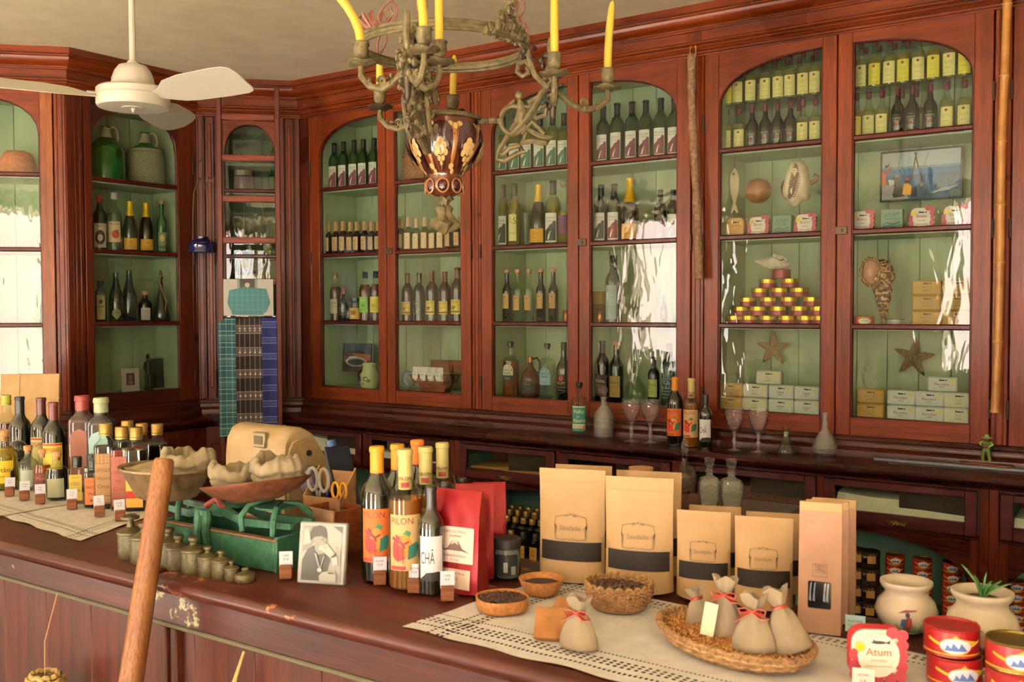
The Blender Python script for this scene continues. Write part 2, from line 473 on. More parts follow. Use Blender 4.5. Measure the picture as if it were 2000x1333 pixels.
CORN_UP = [(-.1, 1.257), (.125, 1.257), (.125, 1.228), (.108, 1.226), (.108, 1.220), (.112, 1.214), (.110, 1.203), (.101, 1.191), (.088, 1.182), (.072, 1.177), (.072, 1.171), (.064, 1.170), (.064, 1.165), (-.1, 1.165)]
FRIEZE = [(-.1, 1.165), (.044, 1.165), (.044, 1.121), (-.1, 1.121)]
CORN_LO = [(-.1, 1.121), (.060, 1.121), (.065, 1.117), (.065, 1.112), (.058, 1.108), (.044, 1.106), (.044, 1.101), (.034, 1.095), (.030, 1.090), (.018, 1.088), (.018, 1.080), (.008, 1.078), (.008, 1.072), (-.1, 1.072)]
cor = link('trim_1', None)
cor['kind'] = 'structure'
sweep_things(CORN_UP, W_H, cor, 'crown_moulding'); sweep_things(FRIEZE, W_H, cor, 'frieze_board'); sweep_things(CORN_LO, W_H, cor, 'lower_moulding')
# small frieze blocks above the uprights
fb = MB().box(-.034, -.048, 1.121+H, .034, -.044, 1.165+H, W_V, .002).mesh('block')
for x in (-4.137-.03, -2.976, -1.786, -.596, .59): link('frieze_block', fb, cor, (x, 4.0, 0))
# base moulding and the worktop under the cabinets
PLINTH = [(-.1, -.513), (.004, -.513), (.010, -.520), (.010, -.528), (.022, -.532), (.026, -.540), (.026, -.552), (.034, -.556), (.046, -.566), (.048, -.578), (.048, -.590), (-.1, -.590)]
pl = link('trim_2', None)
pl['kind'] = 'structure'
sweep_things(PLINTH, B_H, pl, 'base_moulding')
LEDGEP = [(-.30, -.590), (.222, -.590), (.236, -.594), (.244, -.603), (.244, -.613), (.236, -.621), (.222, -.624), (.205, -.632), (.190, -.640), (.185, -.646), (-.30, -.646)]
ledge = thing('back_ledge', 'long dark varnished ledge running under the glazed cabinets', 'worktop', (0, 0, 0))
sweep_things(LEDGEP, LEDGE, ledge, 'ledge_board')

# ---------------------------------------------------------------- glazed cabinets
DIM = speck('shaded_green_paint', '525c48', '646c54', 6, .7, .1)  # darker copy of the green paint; the unlit interior's shade is in the colour
ZT, ZB = 1.0744, -.513        # door top and bottom (from eye height)
GB = -.443                    # glass bottom
BARS = [.6606, .2926, -.0809]
SPR, TOP = .845, 1.034        # arch springing and crown
def arch(g0, g1, kind, n=12):
    """points along the top of the glass, left to right"""
    h = TOP-SPR; out = []
    e = 2.25
    if kind == 'L': f = lambda t: (1-(1-t)**e)**(1/e)
    elif kind == 'R': f = lambda t: (1-t**e)**(1/e)
    else: f = lambda t: (1-abs(2*t-1)**e)**(1/e)
    ts = [.5-.5*cos(pi*i/n) for i in range(n+1)] if kind == 'F' else ([(1-cos(pi/2*i/n)) for i in range(n+1)] if kind == 'L' else [sin(pi/2*i/n) for i in range(n+1)])
    return [(g0+(g1-g0)*t, Z(SPR+h*f(t))) for t in ts]
def make_door(root, u0, u1, g0, g1, kind, lock=None, hinge=None, bars=BARS, wv=W_V, wh=W_H):
    y0, y1 = .0, .03
    b = MB()
    b.box(u0, y0, Z(ZB), g0, y1, Z(ZT), wv, .0025).box(g1, y0, Z(ZB), u1, y1, Z(ZT), wv, .0025)
    b.box(g0, y0+.0006, Z(ZB), g1, y1, Z(GB), wh, .0015)
    A = arch(g0, g1, kind)
    b.strip([(x, Z(ZT)) for x, z in A], A, y0+.0006, y1, wh)
    d = link('door', b.mesh('door'), root)
    # rounded bead round the glass
    bd = MB(); pts = [(g0, .012, Z(GB)), (g0, .012, Z(SPR))] if kind != 'R' else [(g0, .012, Z(GB)), (g0, .012, A[0][1])]
    pts = [(g0, .012, Z(GB))]+[(x, .012, z) for x, z in A]+[(g1, .012, Z(GB))]
    bd.tube(pts+[pts[0]], .0075, BEAD, 6)
    link('glazing_bead', bd.mesh('bead'), d)
    mb_ = MB().box(g0, .003, -.011, g1, .028, .011, BEAD, .005).mesh('muntin')
    for z in bars: link('muntin', mb_, d, (0, 0, Z(z)))
    zs = [GB]+[v for v in bars[::-1]]
    for i, z in enumerate(zs):
        if i < len(zs)-1:
            p = MB().box(g0, .017, Z(z), g1, .019, Z(zs[i+1]), PANE)
        else:
            p = MB().strip(A, [(x, Z(z)) for x, _ in A], .017, .019, PANE)
        link('glass_pane', p.mesh('pane', flat=True), d)
    if lock is not None:
        k = MB().box(lock-.024, -.006, -.016, lock+.024, .002, .016, M('4a3d2e', .45, .8), .002)
        k.lathe([(.0, -.009), (.006, -.009), (.008, -.006)], M('17120e', .5), 10, TR(lock, .0, 0, rx=pi/2) @ TR(0, 0, .0))
        k.tube([(lock+.004, -.008, -.006), (lock+.004, -.008, .006)], .003, M('0c0a08', .5), 6)
        link('lock_plate', k.mesh('lock'), d, (0, 0, Z(.300)))
    if hinge is not None:
        hg = MB().tube([(hinge, -.004, -.035), (hinge, -.004, .035)], .005, M('3a2a20', .5, .7), 8).mesh('hinge')
        for z in (.78, .28, -.38): link('hinge', hg, d, (0, 0, Z(z)))
    return d
def cabinet(label, org, rz, W, doors, sides, shelves, deck=-.447, depth=.30, uprights=(), planks=.13, wv=W_V, back=GREEN, extra=None, name='glazed_cabinet', group=None):
    root = thing(name, label, 'cabinet', (org[0], org[1], 0), rz, group)
    fm = MB()
    for a, b_ in uprights:        # fixed uprights between the doors
        fm.box(a, .004, Z(-.513), b_, .035, Z(1.08), wv, .003)
        c = (a+b_)/2
        for o_ in (-.012, .012): fm.box(c+o_-.003, .0, Z(-.51), c+o_+.003, .006, Z(1.07), wv, .002)
    d0, d1 = doors[0], doors[-1]
    fm.box(min(d0[0], uprights[0][0] if uprights else 0)-.012, .031, Z(-.51), d0[2]-.006, .0345, Z(1.07), wv).box(d1[3]+.006, .031, Z(-.51), W+.02, .0345, Z(1.07), wv)
    fm.box(sides[0]-.02, .03, Z(ZT)-.01, sides[1]+.02, .05, Z(ZT)+.02, W_H)
    link('face_frame', fm.mesh('frame'), root)
    s0, s1 = sides
    for x in (s0, s1): link('side_panel', MB().box(x-.009, .035, Z(-.50), x+.009, depth+.02, Z(1.07), back).mesh('side'), root)
    link('cabinet_top', MB().box(s0+.009, .035, Z(1.052), s1-.009, depth+.02, Z(1.07), back).mesh('top'), root)
    link('cabinet_floor', MB().box(s0+.009, .035, Z(deck-.02), s1-.009, depth, Z(deck), back).mesh('deck'), root)
    sh = MB().box(s0+.010, .032, -.016, s1-.010, depth, .004, back, .002).mesh('shelf')
    for z in shelves: link('shelf', sh, root, (0, 0, Z(z)))
    n = max(1, round((s1-s0-.018)/planks)); pw = (s1-s0-.018)/n
    pm = MB().box(.0008, 0, Z(deck), pw-.0008, .014, Z(1.052), back, .0022).mesh('board')
    for i in range(n): link('back_board', pm, root, (s0+.009+pw*i, depth+.002+.0006*(i % 2), 0))
    for d in doors: make_door(root, *d)
    return root
CW = 1.126; AG, BG = .0648, .5034                     # cabinet width, glass edges of a leaf
CX = [-4.137+1.1906*k for k in range(4)]
labs = ['pine glazed cabinet nearest the corner, holding kraft hooded bottles and a landscape picture',
        'pine glazed cabinet in the middle of the long wall, behind the chandelier arm',
        'pine glazed cabinet on the right with yellow labelled bottles, shells and starfish',
        'pine glazed cabinet cut off by the right edge of the photo, beyond the bamboo']
for k in range(4):
    m = CW/2-.002
    drs = [(.0, m, AG, BG, 'L', None, -.003), (m+.004, CW, CW-BG, CW-AG, 'R', m+.004+.018, CW+.003)]
    cabinet(labs[k], (CX[k], 4.0), 0, CW, drs, (.055, CW-.055), BARS, uprights=[(CW+.004, 1.1906-.004)] + ([(-.063, -.004)] if k == 0 else []))
# corner cabinet (45 degrees) behind the ladder: origin at its left end, B -> A
LC = (PA-PB).length
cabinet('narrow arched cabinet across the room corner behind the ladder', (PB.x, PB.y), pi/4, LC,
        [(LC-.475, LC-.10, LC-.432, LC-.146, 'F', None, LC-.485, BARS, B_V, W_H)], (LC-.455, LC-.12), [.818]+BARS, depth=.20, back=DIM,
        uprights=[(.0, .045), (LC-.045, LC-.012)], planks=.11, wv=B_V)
cp = MB()
for a, b_ in ((.05, LC-.485), (LC-.095, LC-.05)):
    cp.box(a, .012, Z(-.51), b_, .03, Z(1.07), B_V, .002)
    cp.box(a+.012, .006, Z(-.45), b_-.012, .014, Z(1.03), W_V, .004)
fp = thing('fluted_pilaster', 'pair of narrow panelled pilasters flanking the corner cabinet', 'panel', (PB.x, PB.y, 0), pi/4)
link('pilaster_board', cp.mesh('p'), fp)
# left cabinet, facing the long counter's end (origin at C, running to B)
LB = (PB-PC).length
cabinet('shadowed glazed cabinet on the side wall with two big demijohns', (PC.x, PC.y), pi/2, LB,
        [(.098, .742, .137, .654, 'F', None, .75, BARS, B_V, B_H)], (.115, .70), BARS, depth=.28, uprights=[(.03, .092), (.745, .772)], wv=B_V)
pb = thing('corner_post', 'reddish corner post between the side cabinet and the left angled cabinet', 'post', (PC.x, PC.y, 0), 0)
link('post', MB().prism([(-.02, 0), (0.0, 0)], 0, .1, B_V).mesh() if False else MB().box(-.028, .0, Z(-.51), .0, .03, Z(1.08), B_V, .003).mesh('post'), pb)
# angled cabinet on the far left (origin at E, running to C)
LA = .86
cabinet('angled glazed cabinet at the left edge, a terracotta pot on its top shelf', (PE.x, PE.y), pi/4, LA,
        [(.14, LA-.062, .20, LA-.122, 'F', LA-.62, None, BARS, ORNG, W_H)], (.17, LA-.08), BARS, depth=.30, uprights=[(.0, .135), (LA-.058, LA-.004)], wv=W_V)

for i_, (x, y) in enumerate(((PA.x-.03, PA.y+.055), (PB.x-.055, PB.y+.02))):
    link('corner_filler', MB().box(x-.035, y-.035, .0, x+.035, y+.035, Z(1.08), B_V).mesh('c'), pl)
link('corner_filler', MB().box(PA.x-.03, PA.y+.0, Z(-.5), PA.x+.05, PA.y+.07, Z(1.08), B_V).mesh('c'), pl)
link('corner_filler', MB().box(PC.x+.10, PC.y-.16, .0, PC.x+.145, PC.y+.0, Z(-.64), B_V).mesh('c'), pl)
link('corner_filler', MB().box(PB.x+.10, PB.y-.16, .0, PB.x+.16, PB.y+.0, Z(-.64), B_V).mesh('c'), pl)
# ---------------------------------------------------------------- base units with the glass fronted bins
def loose(name, mat, n, x0, x1, y0, y1, z, zr, r, seed=1, m=None):
    rnd = random.Random(seed); b = MB()
    for i in range(n):
        x, y = rnd.uniform(x0, x1), rnd.uniform(y0, y1); zz = zr(x, y) if zr else z
        T = TR(x, y, zz+rnd.uniform(-.2, .5)*r, rnd.uniform(0, 6), rnd.uniform(-1, 1))
        b.ball((0, 0, 0), r, mat if m is None else rnd.choice(m), 5, 3, (1, .6, .55), T)
    return b
handle = MB()
for i in range(9):
    a = pi*i/8; handle.tube([(0, -.002, .004), (.022*cos(a+pi), -.013, -.014*sin(a)+.004), (.040*cos(a+pi), -.004, -.020*sin(a)+.003)], .0034, M('7d6a34', .35, .9), 5)
handle.lathe([(0, -.012), (.007, -.012), (.009, -.003)], M('7d6a34', .35, .9), 8, TR(0, 0, .004, rx=pi/2))
HANDLE = handle.mesh('shell_pull')
RICE = speck('white_rice', 'd4ccb4', 'ebe6d2', 260, .8, .5); LENT = speck('brown_lentils', '3a1c12', '6a3c28', 180, .7, .6, c3='8a5c3c')
BEANM = speck('golden_corn', '8a5a28', 'b08040', 200, .6, .6)
BX = [CX[0]-.02]+CX[1:]
DP = 3.82
for k in range(4):
    root = thing('bin_unit', ['base unit with rice bins below the corner cabinet', 'base unit with a bin of golden grain and small bottles on its shelf',
                              'base unit with an open arch of stacked red tins below the rice bin', 'base unit at the right edge with its own arched opening of tins'][k], 'cabinet', (CX[k], DP, 0))
    W = 1.1906; f = MB()
    f.box(-.033, 0, 0, .0, .03, Z(-.646), B_V, .003).box(CW, 0, 0, W-.034, .03, Z(-.646), B_V, .003)
    f.box(.0, .002, Z(-.656), CW, .03, Z(-.646), B_H).box(0, .002, Z(-.835), CW, .03, Z(-.822), B_H, .002)
    m = CW/2; f.box(m-.014, .002, Z(-.822), m+.014, .03, Z(-.656), B_V, .002)
    # arched apron below the bins
    n = 16; A = []
    for i in range(n+1):
        t = .5-.5*cos(pi*i/n); A.append((.03+(CW-.06)*t, Z(-1.03+.185*(1-abs(2*t-1)**2.6)**(1/2.6))))
    f.strip([(x, Z(-.835)) for x, z in A], A, .002, .03, B_H)
    f.box(0, .002, 0, .03, .03, Z(-.835), B_V).box(CW-.03, .002, 0, CW, .03, Z(-.835), B_V)
    f.box(0.03, .002, 0, CW-.03, .03, Z(-1.22), B_H, .002)
    link('face_frame', f.mesh('f'), root)
    link('back_panel', MB().box(0, .42, .02, CW, .44, Z(-.835), TEAL).mesh('b'), root)
    for x in (0, CW-.012): link('side_panel', MB().box(x, .03, .02, x+.012, .42, Z(-.66), TEAL).mesh('b'), root)
    link('shelf', MB().box(.012, .012, Z(-1.224), CW-.012, .42, Z(-1.205), GREEN if k != 2 else TEAL, .002).mesh('b'), root)
    for j, (a, b_) in enumerate(((.0+.004, m-.016), (m+.016, CW-.004))):
        d = MB(); z0, z1 = Z(-.820), Z(-.658); gx0, gx1, gz0, gz1 = a+.042, b_-.042, Z(-.773), Z(-.684)
        d.box(a, -.012, z0, gx0, .01, z1, DRAWER, .003).box(gx1, -.012, z0, b_, .01, z1, DRAWER, .003)
        d.box(gx0, -.011, z0, gx1, .01, gz0, DRAWER, .002).box(gx0, -.011, gz1, gx1, .01, z1, DRAWER, .002)
        dr = link('drawer', d.mesh('drawer'), root)
        link('glass_pane', MB().box(gx0, -.001, gz0, gx1, .001, gz1, PANE).mesh('p', flat=True), dr)
        link('shell_pull', HANDLE, dr, ((a+b_)/2, -.012, Z(-.797)))
        link('bin_lining', MB().box(gx0-.01, .22, z0, gx1+.01, .23, z1, M('6a3a26', .7)).box(gx0-.01, .012, z0-.004, gx1+.01, .22, z0, M('5a3020', .7)).box((gx0+gx1)/2, .018, gz0, gx1, .21, gz1+.01, M('33221e', .7)).mesh('l'), dr)
        fill = {(0, 0): (RICE, .8, .6), (0, 1): (RICE, .25, .2), (1, 0): (BEANM, .0, .35), (1, 1): (LENT, .3, .3), (2, 0): (LENT, .45, .5), (2, 1): (RICE, .62, .5), (3, 0): (RICE, .3, .5), (3, 1): (RICE, .3, .5)}[k, j]
        hgt = lambda i: gz0-.01+(gz1-gz0)*(fill[1]+(fill[2]-fill[1])*i+.03*sin(9*i+k)) + .01
        g = MB(); g.grid(lambda i, q: (gx0+(gx1-gx0)*i, .003+.012*(q > 0)+.19*max(0, q-.1), (gz0-.02) if q == 0 else hgt(i)+.012*q), 26, 6, fill[0])
        o = link('bin_filling', g.mesh('fill'), dr)
# base boards under the corner and side cabinets
for nm, P, ang, L, lb in (('a', PE, pi/4, LA, 'left angled'), ('b', PC, pi/2, LB, 'side wall'), ('c', PB, pi/4, LC, 'corner')):
    r = thing('base_panel', 'dark panelled base board beneath the %s cabinet' % lb, 'panel', (P.x, P.y, 0), ang)
    q = MB().box(-.1 if nm == 'b' else 0, -.17, .0, L-.16 if nm == 'b' else (L-.2 if nm == 'c' else L), -.14, Z(-.64), B_V, .003)
    link('board', q.mesh('b'), r)
    link('raised_panel', MB().box(.08, -.182, .14, L-.26, -.168, Z(-.74), B_V, .006).mesh('b'), r)
# ---------------------------------------------------------------- the counter
CZ = Z(-.62); CY0, CY1 = 1.40, 2.00
ct = thing('shop_counter', 'long worn red brown shop counter along the bottom of the photo', 'counter', (0, 0, 0))
JX = -2.00
def nosing(x0, x1, y0, low):
    pr = [(y0+.62, 0), (y0+.012, 0), (y0+.004, -.004), (y0, -.012), (y0, -.020), (y0+.004, -.028), (y0+.012, -.032), (y0+.020, -.034), (y0+.024, -.040), (y0+.62, -.040)]
    vs = [(x, y, CZ+z) for x in (x0, x1) for y, z in pr]; L = len(pr)
    fs = [(k, (k+1) % L, L+(k+1) % L, L+k) for k in range(L)]+[tuple(range(L))[::-1], tuple(range(L, 2*L))]
    return MB().raw(vs, fs, CT_TOP).mesh('top')
link('worktop', nosing(-6.2, JX-.012, CY0-.012, 0), ct); link('worktop', nosing(JX+.012, 1.9, CY0, 0), ct)
b = MB().box(-6.2, CY0+.034, Z(-.735), 1.9, CY0+.06, CZ-.038, CT_H, .004)
b.box(-6.2, CY0+.022, Z(-.672), JX-.03, CY0+.05, CZ-.04, CT_H, .006)
link('frieze_board', b.mesh('f'), ct)
link('moulding', MB().box(-6.2, CY0+.028, Z(-.742), 1.9, CY0+.056, Z(-.732), M('4a4630', .8), .003).mesh('f'), ct)
sm = MB().box(-.011, CY0+.034, .1, .011, CY0+.06, Z(-.742), CT_V, .004).mesh('s')
for x in (-4.9, -3.45, JX+.03, -.72, .55):
    for o_ in (-.019, .019): link('stile', sm, ct, (x+o_, 0, 0))
pwid = .205; x = -6.2
fbd = MB().box(.0006, CY0+.052, .1, pwid-.0006, CY0+.07, Z(-.736), CT_V, .002).mesh('board')
while x < 1.8:
    link('front_board', fbd, ct, (x, 0, 0)); x += pwid
link('plinth', MB().box(-6.2, CY0+.06, 0, 1.9, CY0+.09, .12, B_H).mesh('p'), ct)
link('back_panel', MB().box(-6.2, CY1-.02, 0, 1.9, CY1-.0, CZ-.042, B_H).mesh('p'), ct)
# ================================================================ bottle kit
PROF = {
 'wine':   (.300, .0375, [(0, .004), (.034, 0), (.0375, .004), (.0375, .183), (.0365, .197), (.030, .214), (.0195, .228), (.0152, .242), (.0145, .262), (.0145, .299), (0, .3)]),
 'tall':   (.300, .0300, [(0, .004), (.027, 0), (.030, .004), (.030, .185), (.029, .198), (.022, .215), (.0155, .230), (.0135, .245), (.0135, .299), (0, .3)]),
 'champ':  (.300, .0430, [(0, .004), (.039, 0), (.043, .006), (.043, .125), (.0405, .150), (.033, .185), (.0235, .215), (.0170, .245), (.0150, .275), (.0150, .299), (0, .3)]),
 'rum':    (.300, .0420, [(0, .004), (.039, 0), (.042, .005), (.042, .158), (.040, .172), (.031, .192), (.0190, .212), (.0165, .230), (.0145, .270), (.0145, .299), (0, .3)]),
 'flask':  (.300, .0480, [(0, .004), (.045, 0), (.048, .005), (.048, .190), (.046, .205), (.036, .218), (.0150, .226), (.0140, .235), (.0140, .280), (0, .281)]),
 'apoth':  (.165, .0390, [(0, .004), (.036, 0), (.039, .004), (.039, .088), (.037, .102), (.029, .114), (.0175, .122), (.0140, .130), (.0135, .150), (0, .151)]),
 'jug':    (.300, .0700, [(0, .004), (.065, 0), (.070, .006), (.070, .130), (.066, .155), (.048, .185), (.0240, .215), (.0170, .240), (.0160, .290), (0, .29)]),
 'mini':   (.165, .0240, [(0, .003), (.022, 0), (.024, .004), (.024, .093), (.022, .103), (.0130, .115), (.0100, .122), (.0095, .164), (0, .165)]),
 'square': (.235, .0300, [(0, .004), (.028, 0), (.030, .004), (.030, .160), (.028, .170), (.0165, .182), (.0150, .190), (.0150, .222), (0, .223)]),
 'small':  (.150, .0270, [(0, .003), (.025, 0), (.027, .004), (.027, .098), (.025, .108), (.0150, .116), (.0125, .121), (.0125, .142), (0, .143)]),
}
def squarish(n):
    return lambda r, z, a: r if r < .017 else r/(abs(cos(a))**n+abs(sin(a))**n)**(1/n)*.95
def bottle(kind, gl, cap=None, liquid=None, label=None, sq=0, seg=20, extra=None):
    Hh, R, pr = PROF[kind]
    wp = squarish(sq) if sq else None; n = 28 if sq else seg
    T = [('glass_body', MB().lathe(pr, gl, n, warp=wp).mesh('body'))]
    if liquid:
        lv, lm = liquid; q = [(max(0, r-.0022), z+.003) for r, z in pr if z < lv]
        rl = q[-1][0]; q = [(0, .005)]+q[1:]+[(rl, lv), (0, lv)]
        T.append(('liquid', MB().lathe(q, lm, n, warp=wp).mesh('liquid')))
    if cap:
        ck, cm, z0 = cap; c = MB(); top = pr[-1][1]
        nr = pr[-2][0]
        if ck == 'capsule':
            c.lathe([(nr+.0012, z0), (nr+.0010, top-.012), (nr+.0028, top-.011), (nr+.0028, top-.003), (nr+.001, top+.001), (0, top+.001)], cm, 14); nm = 'capsule'
        elif ck == 'foil':
            c.lathe([(r+.001, z) for r, z in pr if z >= z0-.03 and r < .036][:-1]+[(nr+.004, top-.014), (nr+.004, top-.002), (0, top+.002)], cm, 14, warp=lambda r, z, a: r+.0007*sin(9*a+z*300)); nm = 'foil_collar'
        elif ck == 'screw':
            c.lathe([(nr+.001, z0), (nr+.0025, z0+.001), (nr+.0025, z0+.006), (nr+.0012, z0+.007), (nr+.0025, z0+.008), (nr+.0025, top+.001), (nr+.001, top+.003), (0, top+.003)], cm, 16); nm = 'screw_cap'
        elif ck == 'cork':
            c.lathe([(nr-.001, top-.012), (nr-.0005, top), (nr+.003, top+.001), (nr+.004, top+.018), (nr+.002, top+.020), (0, top+.020)], cm, 12, warp=lambda r, z, a: r*(1+.04*sin(5*a+z*500))); nm = 'cork_stopper'
        elif ck == 'hood':
            c.lathe([(nr+.006, z0), (nr+.003, z0+.008), (nr+.0035, top-.010), (nr+.002, top+.004), (0, top+.005)], cm, 12, warp=lambda r, z, a: r+.0012*sin(6*a+z*260)); nm = 'paper_hood'
        elif ck == 'knob':
            c.lathe([(nr-.001, top-.01), (nr, top), (nr+.004, top), (nr+.0045, top+.022), (nr+.002, top+.024), (0, top+.024)], cm, 14); nm = 'stopper'
        T.append((nm, c.mesh('cap')))
    if label:
        for lb in (label if isinstance(label, list) else [label]):
            z0, z1, w_, paper, shapes = lb[:5]; subs = []
            cz = (z0+z1)/2
            if sq: fm = lambda u, z, e: (u, -R*.955-e-.0006, z)
            else: fm = cylmap(R)
            mv = lambda u, z, e: fm(u, z+cz, e)
            if shapes: subs = [('print', printed(shapes, mv, cut=.0045 if not sq else 0))]
            if paper:
                if isinstance(paper, str): paper = M(paper, .65)
                if sq:
                    pm = MB().box(-w_/2, -R*.955-.0007, z0, w_/2, -R*.955-.0001, z1, paper).mesh('paper')
                else: pm = cyl_patch(R, -w_/2, w_/2, z0, z1, paper, 10)
                T.append(('paper_label', pm, subs))
            elif shapes: T.append(('print', subs[0][1]))
    if extra: T += extra
    return T
G_CLR = glass('f2f7f0'); G_PALE = glass('d8e4c8'); G_GRN = glass('2c4a1c', .45); G_DRK = glass('10140a', .93); G_DGR = glass('22401c', .35)
G_EMER = glass('0c6a24', .5); G_BRN = glass('241006', .9)
L_PALE = glass('e8dc98', .15); L_YEL = glass('d8bf48', .25); L_AMB = glass('b4601c', .35); L_RED = glass('5a0f0c', .55); L_DRK = glass('1a0807', .85); L_CLR = glass('dfe8e0', .05)
L_BRN = glass('5a2410', .6); L_OR = glass('c07a28', .35); L_ROSE = glass('8a4a2c', .45)
BLACKC = M('17161a', .3); MAROON = M('5e1a30', .4); DKRED = M('4a1518', .4); GOLD = M('94783e', .4, .6); YELF = M('e0b422', .3, .35)
CORK = speck('cork', 'a9764a', 'c89a6c', 120, .8, .3); KRAFTP = speck('kraft_hood', 'b08a5c', 'c8a274', 60, .8, .4)
def mountain(col, w=.046, h=.072):
    x = w/2
    return [('p', [(-x*.9, -h*.45), (x*.9, -h*.45), (x*.9, h*.20), (x*.6, h*.24), (x*.35, h*.13), (x*.0, h*.10), (-x*.3, -h*.01), (-x*.9, -h*.10)], col),
            ('p', [(-x*.45, -h*.42), (-x*.15, -h*.40), (-x*.0, -h*.22), (x*.2, -h*.10), (x*.02, -h*.14), (-x*.22, -h*.24)], 'e6e0d4'),
            ('t', 'SODADE', 0, h*.30, .008, '6a5a58', w*.8), ('r', -x*.7, h*.22, x*.5, h*.235, '8a7c78')]
def lines(w, zs, col, h=.0016): return [('r', -w/2*k, z, w/2*k, z+h, col) for z, k in zs]
TP = {}
TP['sodade_red'] = bottle('wine', G_GRN, ('capsule', BLACKC, .236), None, (.016, .150, .062, 'ddd6cc', mountain('6e2a3c', .062, .134)))
TP['sodade_white'] = bottle('wine', G_PALE, ('capsule', M('2c2430', .4), .236), (.20, L_YEL), (.016, .150, .062, 'ddd9cc', mountain('3c6450', .062, .134)))
TP['sodade_black'] = bottle('wine', G_PALE, ('capsule', BLACKC, .236), (.22, L_YEL), (.016, .150, .062, 'ddd9cc', mountain('22302e', .062, .134)))
TP['sodade_dark'] = bottle('wine', G_DRK, ('capsule', BLACKC, .236), None, (.016, .155, .062, 'ddd6cc', mountain('30302e', .062, .138)))
TP['sodade_darkred'] = bottle('wine', G_DRK, ('capsule', BLACKC, .236), None, (.016, .155, .062, 'ddd6cc', mountain('7a2438', .062, .138)))
TP['hood_dark'] = bottle('mini', G_BRN, ('hood', KRAFTP, .120), None, (.022, .090, .030, 'c09a70', [('e', 0, .012, .004, .005, '9a6c44')]+lines(.018, [(-.004, 1), (-.010, .7), (-.016, .8)], '8a6444', .0012)))
TP['hood_pale'] = bottle('mini', G_PALE, ('hood', M('c8ac84', .8), .122), (.095, L_OR), (.014, .092, .034, 'd6bc96', [('e', 0, .016, .004, .005, 'b08a64')]+lines(.020, [(-.002, 1), (-.010, .7), (-.018, .8)], 'a88a68', .0012)))
def fruit(col): return [('t', 'PONCHE', 0, .024, .008, '9a3a24', .05), ('e', -.006, -.004, .013, .010, col), ('e', .010, -.010, .009, .007, 'e0d07a'), ('r', -.03, -.030, .03, -.024, '4a2a3c')]
for k, c_ in (('a', 'b87834'), ('b', '8a4020'), ('c', 'c8a040'), ('d', '6a7a30')):
    TP['ponche_'+k] = bottle('wine', G_BRN, ('capsule', M('5c241c', .4), .215), None, (.045, .125, .064, 'd2b84c', fruit(c_)))
TP['engraved'] = bottle('wine', G_DRK, ('capsule', M('20261c', .4), .225), None, (.04, .13, .05, None, [('t', 'Vinha', 0, .02, .012, '8a8a78', .045)]+lines(.05, [(.04, 1), (.0, .8), (-.012, .9), (-.028, .7), (-.04, 1)], '8a8a78')))
TP['liqueur_pale'] = bottle('wine', G_CLR, ('screw', GOLD, .272), (.215, L_ROSE), (.05, .14, .060, 'b9b598', [('t', 'LICOR', 0, .016, .010, '5a4a3c', .05)]+lines(.04, [(.0, 1), (-.012, .7)], '6a6454')))
TP['liqueur_green'] = bottle('wine', G_CLR, ('screw', BLACKC, .262), (.225, L_ROSE), (.055, .15, .066, '8fc05e', [('t', 'LICOR', 0, .022, .009, 'dfe8c0', .05), ('e', 0, -.004, .012, .012, '6aa040')]+lines(.04, [(-.03, 1)], '38602a')))
TP['liqueur_yellow'] = bottle('wine', G_CLR, ('screw', BLACKC, .262), (.225, L_ROSE), (.055, .15, .066, 'd8c83c', [('t', 'LICOR', 0, .022, .009, '8a7420', .05), ('e', 0, -.004, .012, .012, 'b0a030')]+lines(.04, [(-.03, 1)], '6a5a20')))
TP['tiny_dark'] = bottle('mini', G_DRK, ('screw', M('7a3a20', .4), .145), None, (.02, .08, .03, None, lines(.026, [(.02, 1), (.01, .6), (-.005, .9), (-.02, 1)], 'b8b09a')))
TP['red_cap_dark'] = bottle('rum', G_DRK, ('capsule', M('8a2020', .4), .25), None, (.05, .14, .05, None, [('t', 'SANTA', 0, .02, .012, 'a8a494', .05)]+lines(.05, [(.0, 1), (-.02, .8), (-.035, .9)], 'a8a494')))
TP['as_bottle'] = bottle('tall', G_CLR, ('capsule', BLACKC, .245), (.225, L_YEL), (.03, .155, .044, 'd2cc8c', [('t', 'AS', 0, .018, .03, '6a6a3c'), ('t', 'GROGUE', 0, -.03, .007, '6a6a3c', .036)]))
def emblem(c1, c2): return [('e', 0, .01, .017, .013, c1), ('t', 'BRUT', 0, -.016, .008, c2, .04)]+lines(.05, [(.032, 1), (-.026, .8)], c2)
TP['champagne'] = bottle('champ', G_DRK, ('foil', YELF, .225), None, (.018, .085, .082, 'd49a2c', emblem('c08a20', '6a4818')))
TP['champagne_b'] = bottle('champ', G_DRK, ('foil', M('d8a820', .3, .3), .21), None, (.015, .085, .080, 'cc8a24', emblem('b87a1c', '5c3a14')))
TP['purple_label'] = bottle('tall', G_CLR, ('knob', M('8a7458', .5), .25), (.17, L_YEL), (.06, .15, .052, '6e3a66', []))
TP['cork_dark'] = bottle('tall', glass('0c1220', .85), ('cork', CORK, .25), None, (.085, .175, .044, 'b8925a', [('e', 0, .026, .005, .005, '7a4a30')]+lines(.028, [(.006, 1), (-.004, .7), (-.02, .9)], '8a6838', .0014)))
TP['cork_clear'] = bottle('tall', G_CLR, ('cork', CORK, .25), (.2, L_CLR), (.075, .165, .044, 'b8925a', [('e', 0, .026, .005, .005, '7a4a30')]+lines(.028, [(.006, 1), (-.004, .7), (-.02, .9)], '8a6838', .0014)))
